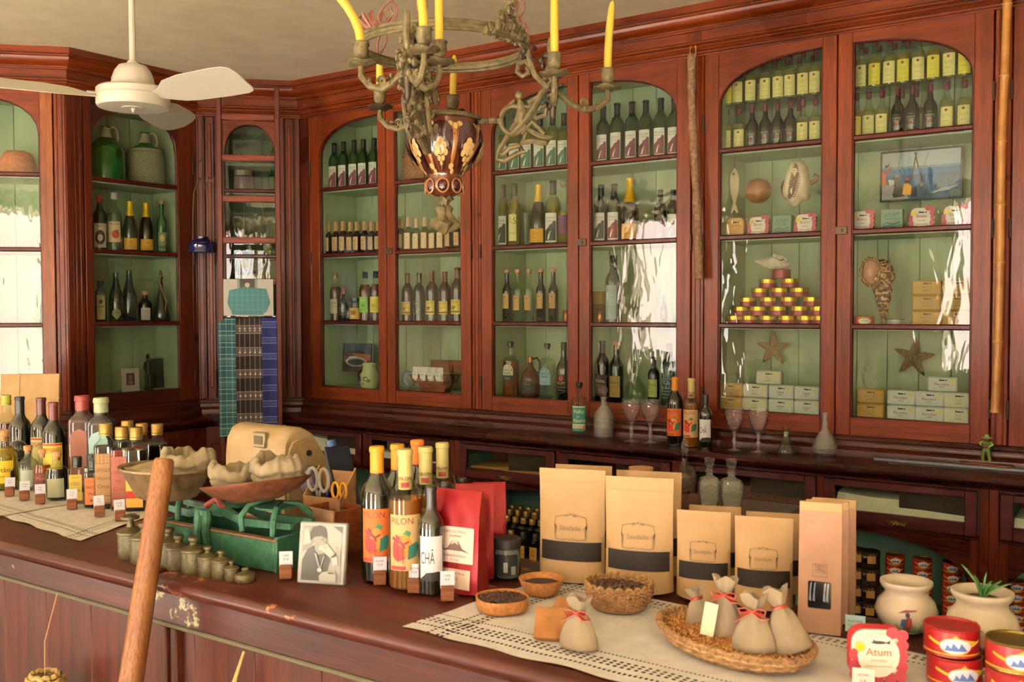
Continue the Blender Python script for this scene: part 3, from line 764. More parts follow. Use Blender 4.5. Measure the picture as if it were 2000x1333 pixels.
def garca(c1, c2, bc): return [('e', 0, .012, .034, .045, c1), ('r', -.034, -.045, .034, -.008, c2), ('t', 'GARÇA', 0, .004, .014, bc, .058), ('t', 'REAL', 0, -.016 if c2 == c1 else -.0, .0001, bc, .04)]
def garca(c1, c2, bc):
    return [('e', 0, .018, .032, .030, c1), ('r', -.032, -.045, .032, .018, c1), ('r', -.032, -.045, .032, -.012, c2), ('t', 'GARÇA', 0, .012, .013, bc, .058), ('t', 'REAL', 0, -.006, .013, bc, .045), ('e', -.010, .036, .003, .003, bc), ('e', .010, .036, .003, .003, bc), ('t', 'Grogue', 0, -.032, .008, c1 if c2 != c1 else bc, .03)]
TP['garca_amber'] = bottle('flask', G_CLR, ('knob', BLACKC, .25), (.20, L_AMB), (.085, .18, .075, None, garca('d8d2bc', '26221f', '1c1a18')), )
TP['garca_blue'] = bottle('flask', G_CLR, ('knob', BLACKC, .25), (.19, L_CLR), (.075, .17, .075, None, garca('8ab4c4', '8ab4c4', '16222c')))
hj = MB().tube([(.018, 0, .275), (.05, 0, .285), (.075, 0, .25), (.07, 0, .19), (.055, 0, .17)], .007, M('3a1408', .2), 8).mesh('h')
TP['jug_rum'] = bottle('jug', M('4a1e0c', .12), ('capsule', M('b06834', .35, .6), .25), None, (.02, .125, .11, '2e2a24', [('t', 'Norte', 0, .02, .012, 'b8ac8c', .08)]+lines(.08, [(.04, .8), (.0, 1), (-.015, .8), (-.03, 1)], '8c8468')), extra=[('handle', hj)])
TP['dark_rum'] = bottle('rum', G_DRK, ('screw', BLACKC, .262), (.14, L_BRN), (.03, .14, .06, None, [('e', 0, .03, .014, .016, 'a83030'), ('t', 'RUM', 0, -.002, .014, 'c8bc98')]+lines(.05, [(-.02, 1), (-.034, .8), (.05, .6)], 'a89c80')))
def piorba(c): return [('t', 'Vinha', 0, .014, .018, 'e8dcc0' if c else '3a2a18', .05), ('e', 0, -.022, .007, .007, 'a88a4c')]+lines(.04, [(.0, 1), (-.036, .8)], 'b8a888' if c else '6a5a3c')
TP['vinha_maroon'] = bottle('wine', G_DRK, ('capsule', M('2a3a40', .4), .23), None, (.03, .135, .070, '5e3c40', piorba(1)))
TP['vinha_gold'] = bottle('wine', G_DRK, ('cork', CORK, .25), None, (.03, .14, .066, 'a8884c', piorba(0)))
TP['vinha_green'] = bottle('wine', G_DRK, ('capsule', M('2a2022', .4), .23), None, (.05, .16, .068, 'a8b860', piorba(0)))
TP['vinha_teal'] = bottle('wine', glass('46604e', .5), ('capsule', M('2c2a2c', .4), .22), None, (.03, .14, .066, None, [('t', 'Ch', 0, .02, .018, 'a8b4ac')]+lines(.05, [(.045, 1), (.0, 1), (-.015, .8), (-.03, 1), (-.045, 1)], '9aa89e')))
TP['frosted_tall'] = bottle('wine', glass('8a948c', .3), ('screw', M('26302e', .3), .255), None, (.02, .17, .056, 'a4b0b0', lines(.05, [(.05, 1), (.02, .8), (-.02, 1)], '7a8a8a')))
def grog(c): return (.018, .148, .078, c, [('e', 0, .046, .0085, .0085, '8a2420'), ('t', 'NW', 0, .0, .024, 'b8a860', .045), ('t', 'GROGUE', 0, -.022, .006, '8a4a30', .044), ('r', -.036, -.052, .036, -.049, 'b0a050')])
TP['grogue_pale'] = bottle('rum', G_CLR, ('capsule', MAROON, .255), (.185, L_PALE), grog('d8cf86'))
TP['grogue_yellow'] = bottle('rum', G_CLR, ('capsule', MAROON, .255), (.185, L_YEL), grog('d6c83e'))
TP['rum_dark'] = bottle('rum', G_DRK, ('capsule', MAROON, .25), None, (.03, .14, .06, None, [('t', 'PONCHE', 0, .022, .009, 'b8b090', .055), ('e', 0, -.010, .010, .009, '9a3028')]+lines(.05, [(.045, .6), (.012, 1), (-.028, 1), (-.036, .6)], 'a8a48c')))

def facing(p, k=.3, j=.06):
    """turn a label a little towards the room"""
    return -k*atan2(p[0], p[1]) + random.uniform(-j, j)
def on_shelf(key, name, label, cat, px, ytop, z, y, group=None, nomh=None, smin=.4, rz=None, hh=None):
    """stand template `key` on a shelf at height z, its top where the photograph shows it"""
    p = onY(px, ytop, y); h = (p.z - z) if hh is None else hh
    kind_h = nomh or NOMH[key]
    s = max(smin, h/kind_h)
    r = place(TP[key], name, label, cat, (p.x, y, z), facing((p.x, y)) if rz is None else rz, group, s)
    return r
NOMH = {}
for k_, T_ in TP.items():
    NOMH[k_] = max(v.co.z for p_ in T_ for v in p_[1].vertices)
SHZ = [Z(.6606)+.004, Z(.2926)+.004, Z(-.0809)+.004, Z(-.447)]
def W(n): return 4.0+n
# ---------------------------------------------------------------- cabinet by the corner, left leaf
BT = 'bottle'
for i, (px, yt) in enumerate([(652.7, 280), (671.2, 277), (691.7, 274), (710.2, 272.5), (731, 270)]):
    on_shelf('sodade_red', 'wine_bottle', 'maroon labelled green wine bottle nearest the corner, %s of five' % nth(i, 5), BT, px, yt, SHZ[0], W(.10), 'maroon label bottles by the corner')
for i, px in enumerate([640.4, 656.4, 670.3, 684.3, 697.4, 712.5, 726, 739]):
    on_shelf('hood_dark', 'hooded_bottle', 'small dark paper hooded bottle nearest the corner, %s' % nth(i, 8), BT, px, 434-(i % 3), SHZ[1], W(.075), 'paper hooded dark bottles', smin=.9)
for key, px, yt, lb in [('liqueur_pale', 655.5, 534, 'rosy liqueur bottle with a pale label and gold cap, far left by the corner'),
                        ('red_cap_dark', 671, 564, 'small dark bottle with a red cap beside the rosy liqueur'),
                        ('tiny_dark', 681.7, 589, 'tiny dark bottle with white lettering beside the red capped one'),
                        ('liqueur_green', 713, 531, 'liqueur bottle with a bright green label and black cap'),
                        ('liqueur_yellow', 734, 530, 'liqueur bottle with a yellow label and black cap beside the door edge')]:
    on_shelf(key, 'liqueur_bottle', lb, BT, px, yt, SHZ[2], W(.08), None)
jar = MB().lathe([(0, 0), (.024, 0), (.026, .004), (.026, .075), (.022, .08), (0, .08)], M('1c1310', .15), 18).mesh('jar')
jl = MB().lathe([(.024, .080), (.025, .08), (.025, .094), (0, .095)], BLACKC, 18).mesh('lid')
TP['dark_jar'] = [('jar_body', jar), ('lid', jl), ('paper_label', cyl_patch(.0262, -.024, .024, .01, .055, M('c8a03c', .6)), [('print', printed([('e', 0, .036, .012, .01, '8a5a24')], cylmap(.0262)))])]
NOMH['dark_jar'] = .095
on_shelf('dark_jar', 'preserve_jar', 'dark jar with a yellow label and black lid between the liqueurs', 'jar', 695.4, 582, SHZ[2], W(.08))
# right leaf
for i, px in enumerate([783, 798, 813.7, 830, 845, 861, 876, 893.5]):
    dk = i in (0, 6, 7)
    on_shelf('hood_dark' if dk else 'hood_pale', 'hooded_bottle', '%s paper hooded bottle, %s, below the chandelier bowl' % ('dark' if dk else 'pale', nth(i, 8)), BT, px, 427-(i % 2)*3, SHZ[1], W(.075), 'paper hooded bottles under the chandelier', smin=.9)
for i, (key, px, yt) in enumerate([('ponche_a', 795.7, 534), ('engraved', 818.8, 533), ('ponche_b', 843.6, 529), ('ponche_c', 869, 531), ('ponche_d', 893.5, 523)]):
    on_shelf(key, 'liqueur_bottle', 'dark bottle with thin white engraved lettering and no paper label' if i == 1 else 'brown liqueur bottle with yellow fruit label, %s of five' % nth(i, 5), BT, px, yt, SHZ[2], W(.09), 'fruit label liqueurs')
# woven box on the top shelf
wb = MB(); WK = speck('woven_cane', '7c4a2a', 'a87044', 90, .8, .8)
for k in range(12):
    for q in range(9):
        wb.box(-.07+.0156*q, -.04-.0012*((k+q) % 2), .012*k, -.0555+.0156*q, .04, .012*k+.011, WK)
p = onY(815, 350, W(.12))
r = thing('woven_box', 'woven brown cane box half hidden behind the chandelier bowl', 'box', (p.x, W(.12), SHZ[0]), .1)
link('box_weave', wb.mesh('w', flat=True), r)['kind'] = 'stuff'
link('lid', MB().box(-.074, -.044, .144, .074, .044, .156, WK, .003).mesh('l'), r)
# landscape picture and flowered jug in the bottom
def picture(name, label, cat, w, h, shapes, loc, rot, frame='20201e', fw=.006, border=None, cut=0):
    r = thing(name, label, cat, loc); r.rotation_euler = rot
    f = MB().box(-w/2-fw, -.002, -fw, w/2+fw, .012, 0, M(frame, .4)).box(-w/2-fw, -.002, h, w/2+fw, .012, h+fw, M(frame, .4)).box(-w/2-fw, -.002, 0, -w/2, .012, h, M(frame, .4)).box(w/2, -.002, 0, w/2+fw, .012, h, M(frame, .4)).box(-w/2, .002, 0, w/2, .010, h, M(frame, .5))
    link('frame', f.mesh('f'), r)
    link('photograph', printed(shapes, lambda u, z, e: (u, .002-e, z), cut=cut), r)
    return r
sh = [('r', -.095, 0, .095, .16, '2c3a44'), ('r', -.095, .0, .095, .105, '6a3c24'), ('p', [(-.095, .105), (-.06, .118), (-.02, .112), (.02, .124), (.06, .112), (.095, .118), (.095, .09), (-.095, .09)], '241a18'),
      ('p', [(-.095, .10), (.0, .104), (.095, .094), (.095, .06), (.03, .07), (-.02, .095)], '94502c'), ('p', [(-.095, 0), (.095, 0), (.095, .03), (.04, .05), (-.095, .05)], '3a2c20'),
      ('e', -.004, .056, .074, .028, '9aa09c'), ('e', -.004, .054, .058, .019, '2e342e'), ('p', [(-.08, .06), (-.05, .085), (.0, .088), (-.01, .080), (-.05, .076), (-.07, .055)], 'c0c0b8')]
p = onY(698, 726, W(.14))
picture('landscape_picture', 'unframed landscape picture of a crater shore leaning in the bottom of the corner cabinet', 'picture', .19, .16, sh, (p.x, W(.13), p.z), (-.10, 0, .12), fw=.001)
cj = MB(); CJ = speck('cream_glaze', 'b8bc8a', 'ccd0a4', 12, .25, .1)
cj.lathe([(0, 0), (.040, 0), (.048, .01), (.056, .04), (.052, .075), (.040, .10), (.036, .125), (.042, .14), (.036, .14), (.030, .12), (0, .05)], CJ, 22)
r = thing('flowered_jug', 'cream glazed jug with green scrolls and purple flowers below the landscape picture', 'jug', (onY(722, 760, W(.09)).x, W(.09), SHZ[3]), .1)
link('jug_body', cj.mesh('j'), r)
jm = lambda u, z, e: ((.0565+e)*sin(u/.056), -(.0565+e)*cos(u/.056), z)
link('painted_flowers', printed([('e', -.028, .05, .007, .007, '6a2c50'), ('e', -.022, .062, .006, .006, '8a3c68'), ('e', -.033, .062, .006, .006, '5c2848'), ('e', -.02, .045, .006, .006, '7a3458'), ('e', .012, .056, .014, .014, '3c6a28'), ('e', .014, .054, .008, .008, 'b8bc8a'), ('e', .030, .045, .012, .010, '4a7c30'), ('e', .0, .028, .006, .004, '4a7c30')], lambda u, z, e: ((.0572+e-abs(z-.045)*.10)*sin(u/.056), -(.0572+e-abs(z-.045)*.10)*cos(u/.056), z)), r)
link('handle', MB().tube([(-.045, 0, .02), (-.075, 0, .04), (-.078, 0, .08), (-.042, 0, .11)], .006, M('3a1a10', .3), 8).mesh('h'), r)
# wooden box with salt packets
p = onY(851, 765, W(.11)); r = thing('salt_box', 'open wooden display box tilted on its stand in the bottom of the cabinet', 'box', (p.x+.0, W(.11), SHZ[3]+.0), .05)
b = MB(); b.prism([(-.10, .055), (.10, .055), (.125, .092), (-.125, .092)], -.07, -.062, CRATE).prism([(-.10, .055), (.10, .055), (.125, .092), (-.125, .092)], .05, .058, CRATE)
b.box(-.10, -.07, .05, .10, .058, .056, CRATE); b.prism([(-.10, .055), (-.094, .055), (-.119, .092), (-.125, .092)], -.062, .05, CRATE).prism([(.10, .055), (.094, .055), (.119, .092), (.125, .092)], -.062, .05, CRATE)
link('tray', b.mesh('t'), r); link('lid', MB().box(-.08, .06, .10, .13, .07, .165, CRATE, .003).mesh('l'), r)
link('stand', MB().prism([(-.075, 0), (.075, 0), (.095, .05), (-.095, .05)], -.03, .03, CRATE).mesh('s'), r)
SALT = speck('salt_plastic', 'c4beb2', 'ded9d0', 60, .35, .6)
for i in range(4):
    q = thing('salt_packet', 'clear packet of coarse salt, %s in the wooden box' % nth(i, 4), 'packet', (p.x-.078+.052*i, W(.045), SHZ[3]+.062), .05+random.uniform(-.05, .05), 'salt packets')
    m = MB(); m.grid(lambda a, b_: (-.024+.048*a, -.012*sin(pi*a)*(1-b_*.6), .072*b_), 6, 5, SALT).grid(lambda a, b_: (-.024+.048*a, .012*sin(pi*a)*(1-b_*.6), .072*b_), 6, 5, SALT)
    link('packet_body', m.mesh('m'), q); link('paper_label', MB().box(-.016, -.0145, .010, .018, -.0135, .042, M('dedcd6', .5)).mesh('m'), q, (0, 0, 0))
    link('print', printed(lines(.02, [(.030, 1), (.026, .7), (.034, .9)], '5a5a60', .0012), flatmap(-.0147), cut=0), q)
pb_ = thing('porcelain_bowl', 'pale blue white bowl standing on edge behind the wooden salt box', 'bowl', (onY(800, 740, W(.2)).x, W(.21), SHZ[3]+.052), 0)
link('bowl', MB().lathe([(.0, .0), (.02, .0), (.045, .012), (.052, .03), (.049, .03), (.04, .014), (0, .004)], M('9fb2b0', .2), 24, TR(rx=pi/2)).mesh('b'), pb_)

# ---------------------------------------------------------------- middle cabinet, left leaf
for i, px in enumerate([982, 1007, 1030, 1055, 1079.6, 1101.5]):
    on_shelf('sodade_white', 'wine_bottle', 'green labelled clear wine bottle, %s, behind the chandelier arm' % nth(i, 6), BT, px, (228, 226, 224, 222, 220, 222)[i], SHZ[0], W(.10), 'green label bottles')
for key, px, yt, nm, lb in [('sodade_black', 981.8, 361, 'wine_bottle', 'white wine bottle with a black mountain label at the left of the second shelf'),
        ('as_bottle', 1004.6, 359, 'wine_bottle', 'slim yellow bottle lettered AS beside the flute glass'),
        ('champagne', 1052, 360, 'champagne_bottle', 'champagne bottle with yellow foil behind the chandelier arm, beside a flute glass'),
        ('sodade_black', 1080, 353, 'wine_bottle', 'white wine bottle with a black mountain label right of the yellow foil champagne'),
        ('purple_label', 1101, 353, 'wine_bottle', 'clear slim bottle with a plain purple label at the leaf edge')]:
    on_shelf(key, nm, lb, BT, px, yt, SHZ[1], W(.10))
fl_ = MB().lathe([(0, 0), (.014, 0), (.010, .004), (.012, .02), (.017, .12), (.020, .165), (.0185, .165), (.011, .03), (0, .01)], G_CLR, 16).mesh('f')
p = onY(1027.4, 470, W(.06)); r = thing('flute_glass', 'clear empty flute glass left of the yellow foil champagne', 'glass', (p.x, W(.06), SHZ[1]), 0); link('glass_body', fl_, r)
for i, (px, d) in enumerate([(990.4, 1), (1011, 0), (1032.6, 0), (1056.5, 1), (1080.7, 1)]):
    on_shelf('cork_dark' if d else 'cork_clear', 'corked_bottle', '%s corked bottle with a brown label, %s of five' % ('blue black' if d else 'clear', nth(i, 5)), BT, px, 527-i*.5, SHZ[2], W(.09), 'brown label corked bottles')
cup = MB().lathe([(0, 0), (.016, 0), (.018, .003), (.016, .03), (.018, .06), (.019, .062), (.014, .062), (0, .02)], M('9a5a34', .3, .8), 16).mesh('c')
r = thing('copper_cup', 'small copper cup at the right end of the corked bottles', 'cup', (onY(1106, 600, W(.07)).x, W(.07), SHZ[2])); link('cup', cup, r)
for key, px, yt, lb in [('garca_amber', 997.5, 668, 'amber bottle with a cream and black round topped label'), ('jug_rum', 1036, 697, 'brown handled jug bottle with a copper neck'),
        ('garca_blue', 1068.7, 671, 'clear bottle with a pale blue round topped label'), ('dark_rum', 1101.5, 669, 'dark rum bottle with a red emblem at the leaf edge')]:
    on_shelf(key, 'spirit_bottle', lb, BT, px, yt, SHZ[3], W(.10))
# middle cabinet, right leaf
for i, px in enumerate([1178, 1205.5, 1234.5, 1261.6, 1290.6, 1317.4]):
    on_shelf('sodade_red', 'wine_bottle', 'maroon labelled green wine bottle, %s, under the middle arch' % nth(i, 6), BT, px, (208, 202, 199, 196.5, 192, 192)[i], SHZ[0], W(.09), 'maroon label bottles under the middle arch')
p = onY(1200, 210, W(.2)); place(TP['sodade_red'], 'wine_bottle', 'green wine bottle standing in the second row behind the others', BT, (p.x, W(.2), SHZ[0]), .3, None, .78)
for key, px, yt, lb in [('sodade_dark', 1174, 361, 'dark wine bottle with a grey mountain label at the left'), ('sodade_darkred', 1200, 359.5, 'dark wine bottle with a red mountain label beside the champagne'),
        ('champagne_b', 1230.8, 347, 'champagne bottle with yellow foil partly behind the bright reflection'), ('engraved', 1290, 371, 'dark bottle with a black capsule behind the bright reflection'),
        ('sodade_dark', 1315, 371, 'dark wine bottle at the right end behind the bright reflection')]:
    on_shelf(key, 'wine_bottle', lb, BT, px, yt, SHZ[1], W(.09))
on_shelf('frosted_tall', 'spirit_bottle', 'tall frosted bottle with a black cap and pale label', BT, 1198, 499, SHZ[2], W(.10))
on_shelf('red_cap_dark', 'liqueur_bottle', 'small dark bottle with a red cap behind the bright reflection', BT, 1297, 584, SHZ[2], W(.10))
ca = MB().box(-.028, -.02, 0, .028, .02, .15, M('7a5a2c', .5), .002).mesh('c')
r = thing('gift_carton', 'brown and gold carton beside the frosted bottle', 'box', (onY(1169, 600, W(.12)).x, W(.12), SHZ[2])); link('carton', ca, r)
link('lid_band', MB().box(-.029, -.021, .09, .029, .021, .148, M('a8843c', .5), .002).mesh('c'), r)
r = thing('copper_cup', 'brass rimmed dark cup standing before the brown carton', 'cup', (onY(1172, 600, W(.06)).x, W(.06), SHZ[2])); link('cup', cup, r)
for key, px, yt, lb in [('vinha_maroon', 1176, 666, 'wine bottle with a maroon label and grey capsule'), ('vinha_gold', 1204, 667, 'wine bottle with a gold brown label and cork'),
        ('vinha_green', 1277, 697, 'wine bottle with a yellow green label'), ('vinha_teal', 1307, 671, 'grey green bottle with white engraved text')]:
    on_shelf(key, 'wine_bottle', lb, BT, px, yt, SHZ[3], W(.10))
dec = MB().lathe([(0, .002), (.035, 0), (.050, .02), (.053, .05), (.045, .085), (.022, .11), (.015, .13), (.014, .16), (.020, .17), (.018, .17), (.012, .16), (.013, .13), (.04, .08), (.045, .04), (.03, .01), (0, .008)], G_CLR, 22).mesh('d')
r = thing('round_decanter', 'round clear decanter between the wine bottles in the bottom', 'decanter', (onY(1241, 700, W(.10)).x, W(.10), SHZ[3])); link('glass_body', dec, r)

# ---------------------------------------------------------------- right cabinet, top: two tiers of bottles
GSH = Z(.6606)+.205
gs = MB().box(CX[2]+.066, W(.06), GSH-.005, CX[2]+CW-.066, W(.26), GSH, G_CLR, .001).mesh('g')
r = thing('glass_shelf', 'thin glass shelf carrying the upper tier of yellow labelled bottles', 'shelf', (0, 0, 0)); link('glass_plate', gs, r)
def tier(pxs, key, z, y, tops, where, group, hh):
    n = len(pxs)
    for i, px in enumerate(pxs):
        k = key[i]; p = onY(px, tops[i], y)
        txt = {'grogue_pale': 'pale yellow labelled bottle', 'grogue_yellow': 'bright yellow labelled bottle', 'rum_dark': 'dark bottle with a red emblem'}[k]
        place(TP[k], 'grogue_bottle' if k != 'rum_dark' else 'rum_bottle', '%s, %s %s' % (txt, nth(i, n), where), BT, (p.x, y, z), facing((p.x, y), .25), group, hh/.3)
P_, Y_, D_ = 'grogue_pale', 'grogue_yellow', 'rum_dark'
tier([1421.8, 1442.5, 1467.2, 1495.6, 1520.8, 1543.7, 1569, 1593], [Y_, P_, P_, P_, P_, P_, P_, P_], GSH, W(.11), [150]*8, 'in the upper tier, left arch', 'upper tier of the left arch', .195)
tier([1420, 1444.3, 1469, 1495, 1519, 1543.7, 1568, 1593], [P_, P_, D_, D_, D_, D_, P_, P_], SHZ[0], W(.11), [240]*8, 'in the lower tier, left arch', 'lower tier of the left arch', .192)
tier([1682, 1709, 1738, 1765, 1794, 1824, 1855, 1885], [P_, Y_, P_, Y_, P_, Y_, P_, Y_], GSH, W(.11), [130]*8, 'in the upper tier, right arch', 'upper tier of the right arch', .195)
tier([1673, 1697, 1723, 1754, 1782, 1817, 1850, 1884], [Y_, P_, P_, D_, D_, D_, P_, P_], SHZ[0], W(.11), [210]*8, 'in the lower tier, right arch', 'lower tier of the right arch', .192)
back = {('upper', 'left'): [1489, 1513, 1537, 1561, 1586], ('lower', 'left'): [1437, 1561], ('upper', 'right'): [1690, 1717, 1747, 1772], ('lower', 'right'): [1762, 1790]}
for (tr_, sd_), pxs in back.items():
    for i, px in enumerate(pxs):
        p = onY(px, 200, W(.19))
        place(TP['grogue_pale'], 'grogue_bottle', 'half hidden yellow labelled bottle, %s behind %s tier, %s arch' % (nth(i, len(pxs)), tr_, sd_), BT, (p.x, W(.19), GSH if tr_ == 'upper' else SHZ[0]), .2, 'second row behind the %s tier, %s arch' % (tr_, sd_), .65)
# ---------------------------------------------------------------- shells, gourd, fish, tins
def chain(parent, pts, r, mat): link('hanging_cord', MB().tube(pts, r, mat, 5).mesh('c'), parent)
p = onY(1434.5, 373, W(.10)); top = Z(.6606)-.016
fz0, fz1 = onY(1434, 417, W(.10)).z, onY(1434, 329, W(.10)).z; L = fz1-fz0
r = thing('wooden_fish', 'bleached wooden fish hanging head up on a dark cord', 'ornament', (p.x, W(.10), fz0))
FISH = speck('bleached_wood', 'c4ae8c', 'd6c3a4', 30, .8, .2)
m = MB(); prof = [(0, .22, .012), (.03, .26, .0), (.14, .12, .0), (.25, .13, 0), (.45, .36, 0), (.65, .44, 0), (.82, .40, 0), (.93, .24, 0), (1, .05, 0)]
rad = lambda t: next((a[1]+(b[1]-a[1])*(t-a[0])/(b[0]-a[0]) for a, b in zip(prof, prof[1:]) if a[0] <= t <= b[0]), .05)*L*.26
m.lathe([(max(.001, rad(t/16)), L*t/16) for t in range(3, 17)], FISH, 14, sy=.35)
m.prism([(-.075*L, 0), (-.045*L, .002), (0, .085*L), (.06*L, .0), (.095*L, .004), (.035*L, .20*L), (-.035*L, .20*L)], -.004, .004, FISH)
link('fish_body', m.mesh('f'), r); link('eye', MB().ball((0, -.0105, L*.87), .0045, M('201812', .4), 8, 5, (1, .3, 1)).mesh('e'), r)
chain(r, [(0, 0, L), (0, 0, top-fz0)], .0012, M('2a1c16', .8))
p = onY(1481, 373, W(.10)); r = thing('gourd_ball', 'round brown gourd with a pale band hanging on a cord', 'ornament', (p.x, W(.10), p.z))
GO = speck('gourd_skin', '7a4524', '9a6034', 10, .35, .1)
link('gourd', MB().lathe([(.0565*sin(pi*i/14), -.0535*cos(pi*i/14)) for i in range(15)], GO, 24).mesh('g'), r)
link('band', MB().tube([(.0572*cos(2*pi*i/24), .0572*sin(2*pi*i/24), .001*sin(i)) for i in range(24)], .0011, M('b8925c', .7), 5, loop=True).mesh('b'), r)
chain(r, [(0, 0, .053), (0, 0, top-p.z)], .001, M('5a4a30', .8))
# helmet shell: swollen body, flared lip, long toothed slit
p = onY(1556, 361, W(.10)); r = thing('helmet_shell', 'large orange lipped helmet shell with a dark toothed slit, hanging', 'shell', (p.x, W(.10), p.z)); r.rotation_euler = (0, .08, 0)
SHW = speck('shell_cream', 'd2b896', 'e6d3ba', 24, .35, .4); SHB = speck('shell_brown', '5c3420', '8a5a38', 30, .5, .6)
out = [(-.030, .095), (-.012, .104), (.010, .100), (.032, .080), (.045, .045), (.052, .0), (.058, -.045), (.050, -.062), (.02, -.068), (-.005, -.088), (-.020, -.066), (-.050, -.060), (-.060, -.03), (-.055, .02), (-.046, .06)]
N = len(out); c0 = (0, .008)
vs = []; fs = []
for k, (s_, y_) in enumerate([(1, .015), (1.0, 0), (.86, -.022), (.55, -.036), (.2, -.033)]):
    for x, z in out: vs.append((c0[0]+(x-c0[0])*s_, y_, c0[1]+(z-c0[1])*s_))
for k in range(4):
    for i in range(N): fs.append((k*N+i, k*N+(i+1) % N, (k+1)*N+(i+1) % N, (k+1)*N+i))
fs.append(tuple(range(4*N, 5*N)))
link('lip', MB().raw(vs, fs, SHW).mesh('l', 60), r)
sl_ = MB().raw([(x*.9, -.0405+abs(z)*.10, z) for x, z in [(-.024, -.058), (-.012, -.062), (.004, -.04), (.016, .0), (.018, .04), (.006, .082), (-.006, .086), (-.016, .05), (-.022, .0)]], [tuple(range(9))], M('5a2a16', .4))
link('aperture', sl_.mesh('s'), r)
te = MB()
for i in range(15): te.ball((-.022+.014*(i/14.), -.041+abs(-.05+.125*i/14)*.10, -.052+.125*i/14), .0035, M('e8d8c0', .3), 6, 4, (1.5, .7, .55)); te.ball((.006+.016*sin(pi*i/14), -.041+abs(-.05+.125*i/14)*.10, -.052+.125*i/14), .0035, M('3a1c10', .3), 6, 4, (1.3, .6, .5))
link('teeth', te.mesh('t'), r)['kind'] = 'stuff'
link('spire', MB().lathe([(.055, .0), (.05, .02), (.03, .035), (.0, .045)], SHB, 16, TR(-.02, .02, -.01, rx=-pi/2, s=1.0)).lathe([(.012, -.088), (.028, -.07), (.04, -.055)], SHW, 12, sy=.6).mesh('s'), r)
link('tail_curl', MB().tube([(.052, .02, .01), (.072, .02, .02), (.078, .02, .038), (.066, .02, .046), (.060, .02, .034)], [.012, .010, .008, .006, .004], SHB, 8).mesh('c'), r)
chain(r, [(-.01, 0, .10), (-.01, 0, top-p.z)], .0012, M('8a8a80', .4))
# flat tins standing on edge
def card_tin(key, body, paper, shapes, w=.083, h=.083, d=.026, rr=.02):
    o = []
    for cx, cz, a0 in ((w/2-rr, rr, -pi/2), (w/2-rr, h-rr, 0), (-w/2+rr, h-rr, pi/2), (-w/2+rr, rr, pi)):
        o += [(cx+rr*cos(a0+pi/2*i/5), cz+rr*sin(a0+pi/2*i/5)) for i in range(6)]
    q = [(x*.96, (z-h/2)*.96+h/2) for x, z in o]
    m = MB().prism(o, .003, d, M(body, .45)).strip(o+[o[0]], q+[q[0]], 0, .004, M(body, .5))
    TP[key] = [('tin_body', m.mesh('t')), ('paper_label', MB().prism(q, -.001, .003, M(paper, .6)).mesh('p'), [('print', printed([x for x in shapes], lambda u, z, e: (u, -.001-e, z+h/2), cut=0))])]
    NOMH[key] = h
FISHI = lambda z, c='2c2a34': [('e', 0, z, .012, .0028, c), ('p', [(.010, z), (.019, z+.004), (.017, z-.003)], c), ('p', [(-.004, z+.002), (-.010, z+.006), (-.008, z)], c)]
def scal(c): return [('e', x, z, .010, .010, c) for x, z in [(-.036, -.034), (-.020, -.038), (0, -.039), (.020, -.038), (.036, -.034), (.038, .034), (.022, .038), (-.038, 0), (.038, 0), (-.038, -.018), (.038, -.018), (.038, .018)]]
BUZ = scal('b05060')+[('e', 0, 0, .033, .035, 'dcd2c8')]+FISHI(.022)+[('e', -.028, .018, .008, .008, 'e0c030'), ('t', 'Búzio', 0, .002, .012, 'a83a28', .05), ('r', -.014, -.010, .014, -.0085, '6a5a58'), ('t', 'NATURAL', -.012, -.026, .005, 'a8606c', .02), ('t', 'SABOR', .014, -.026, .005, 'a8606c', .02)]
card_tin('buzio', 'a83c48', 'dcd0c8', BUZ)
card_tin('kraft_tin', '9a7440', 'c89a5c', FISHI(.022)+[('e', .028, .018, .007, .007, 'e0b030'), ('t', 'Garoupa', 0, .002, .011, 'b86a30', .055)]+lines(.05, [(-.010, 1), (-.018, .8), (-.026, .6)], '8a6434'))
card_tin('atum_green', '4a6a60', '7a9480', [('t', 'ATUM', 0, .012, .014, '2c5a78', .055), ('t', 'ALGODÃO', 0, .0, .007, '2c5a68', .05), ('p', [(-.034, -.016), (-.015, -.010), (.005, -.016), (.034, -.008), (.034, -.013), (.005, -.021), (-.015, -.015), (-.034, -.021)], '3c6470'), ('p', [(-.034, -.026), (-.012, -.020), (.01, -.027), (.034, -.020), (.034, -.024), (.01, -.031), (-.012, -.025), (-.034, -.030)], '3c6470')], rr=.004)
for i, (key, px, lb) in enumerate([('kraft_tin', 1435, 'orange brown paper wrapped tin below the wooden fish'), ('buzio', 1481, 'white and red paper wrapped tin below the brown gourd'), ('atum_green', 1526.5, 'green square tin lettered ATUM beneath the helmet shell'), ('buzio', 1572, 'white and red paper wrapped tin below the helmet shell'),
        ('buzio', 1684, 'white and red wrapped tin at the left under the fishing photo'), ('atum_green', 1741, 'green square tin lettered ATUM under the fishing photo'), ('buzio', 1800, 'white and red wrapped tin in the middle under the fishing photo'), ('buzio', 1864.7, 'white and red wrapped tin at the right, half in reflections')]):
    p = onY(px, 440, W(.06)); place(TP[key], 'fish_tin', lb, 'tin', (p.x, W(.06), SHZ[1]), random.uniform(-.06, .06), None, 1.0, (-.05, 0, random.uniform(-.08, .05)))
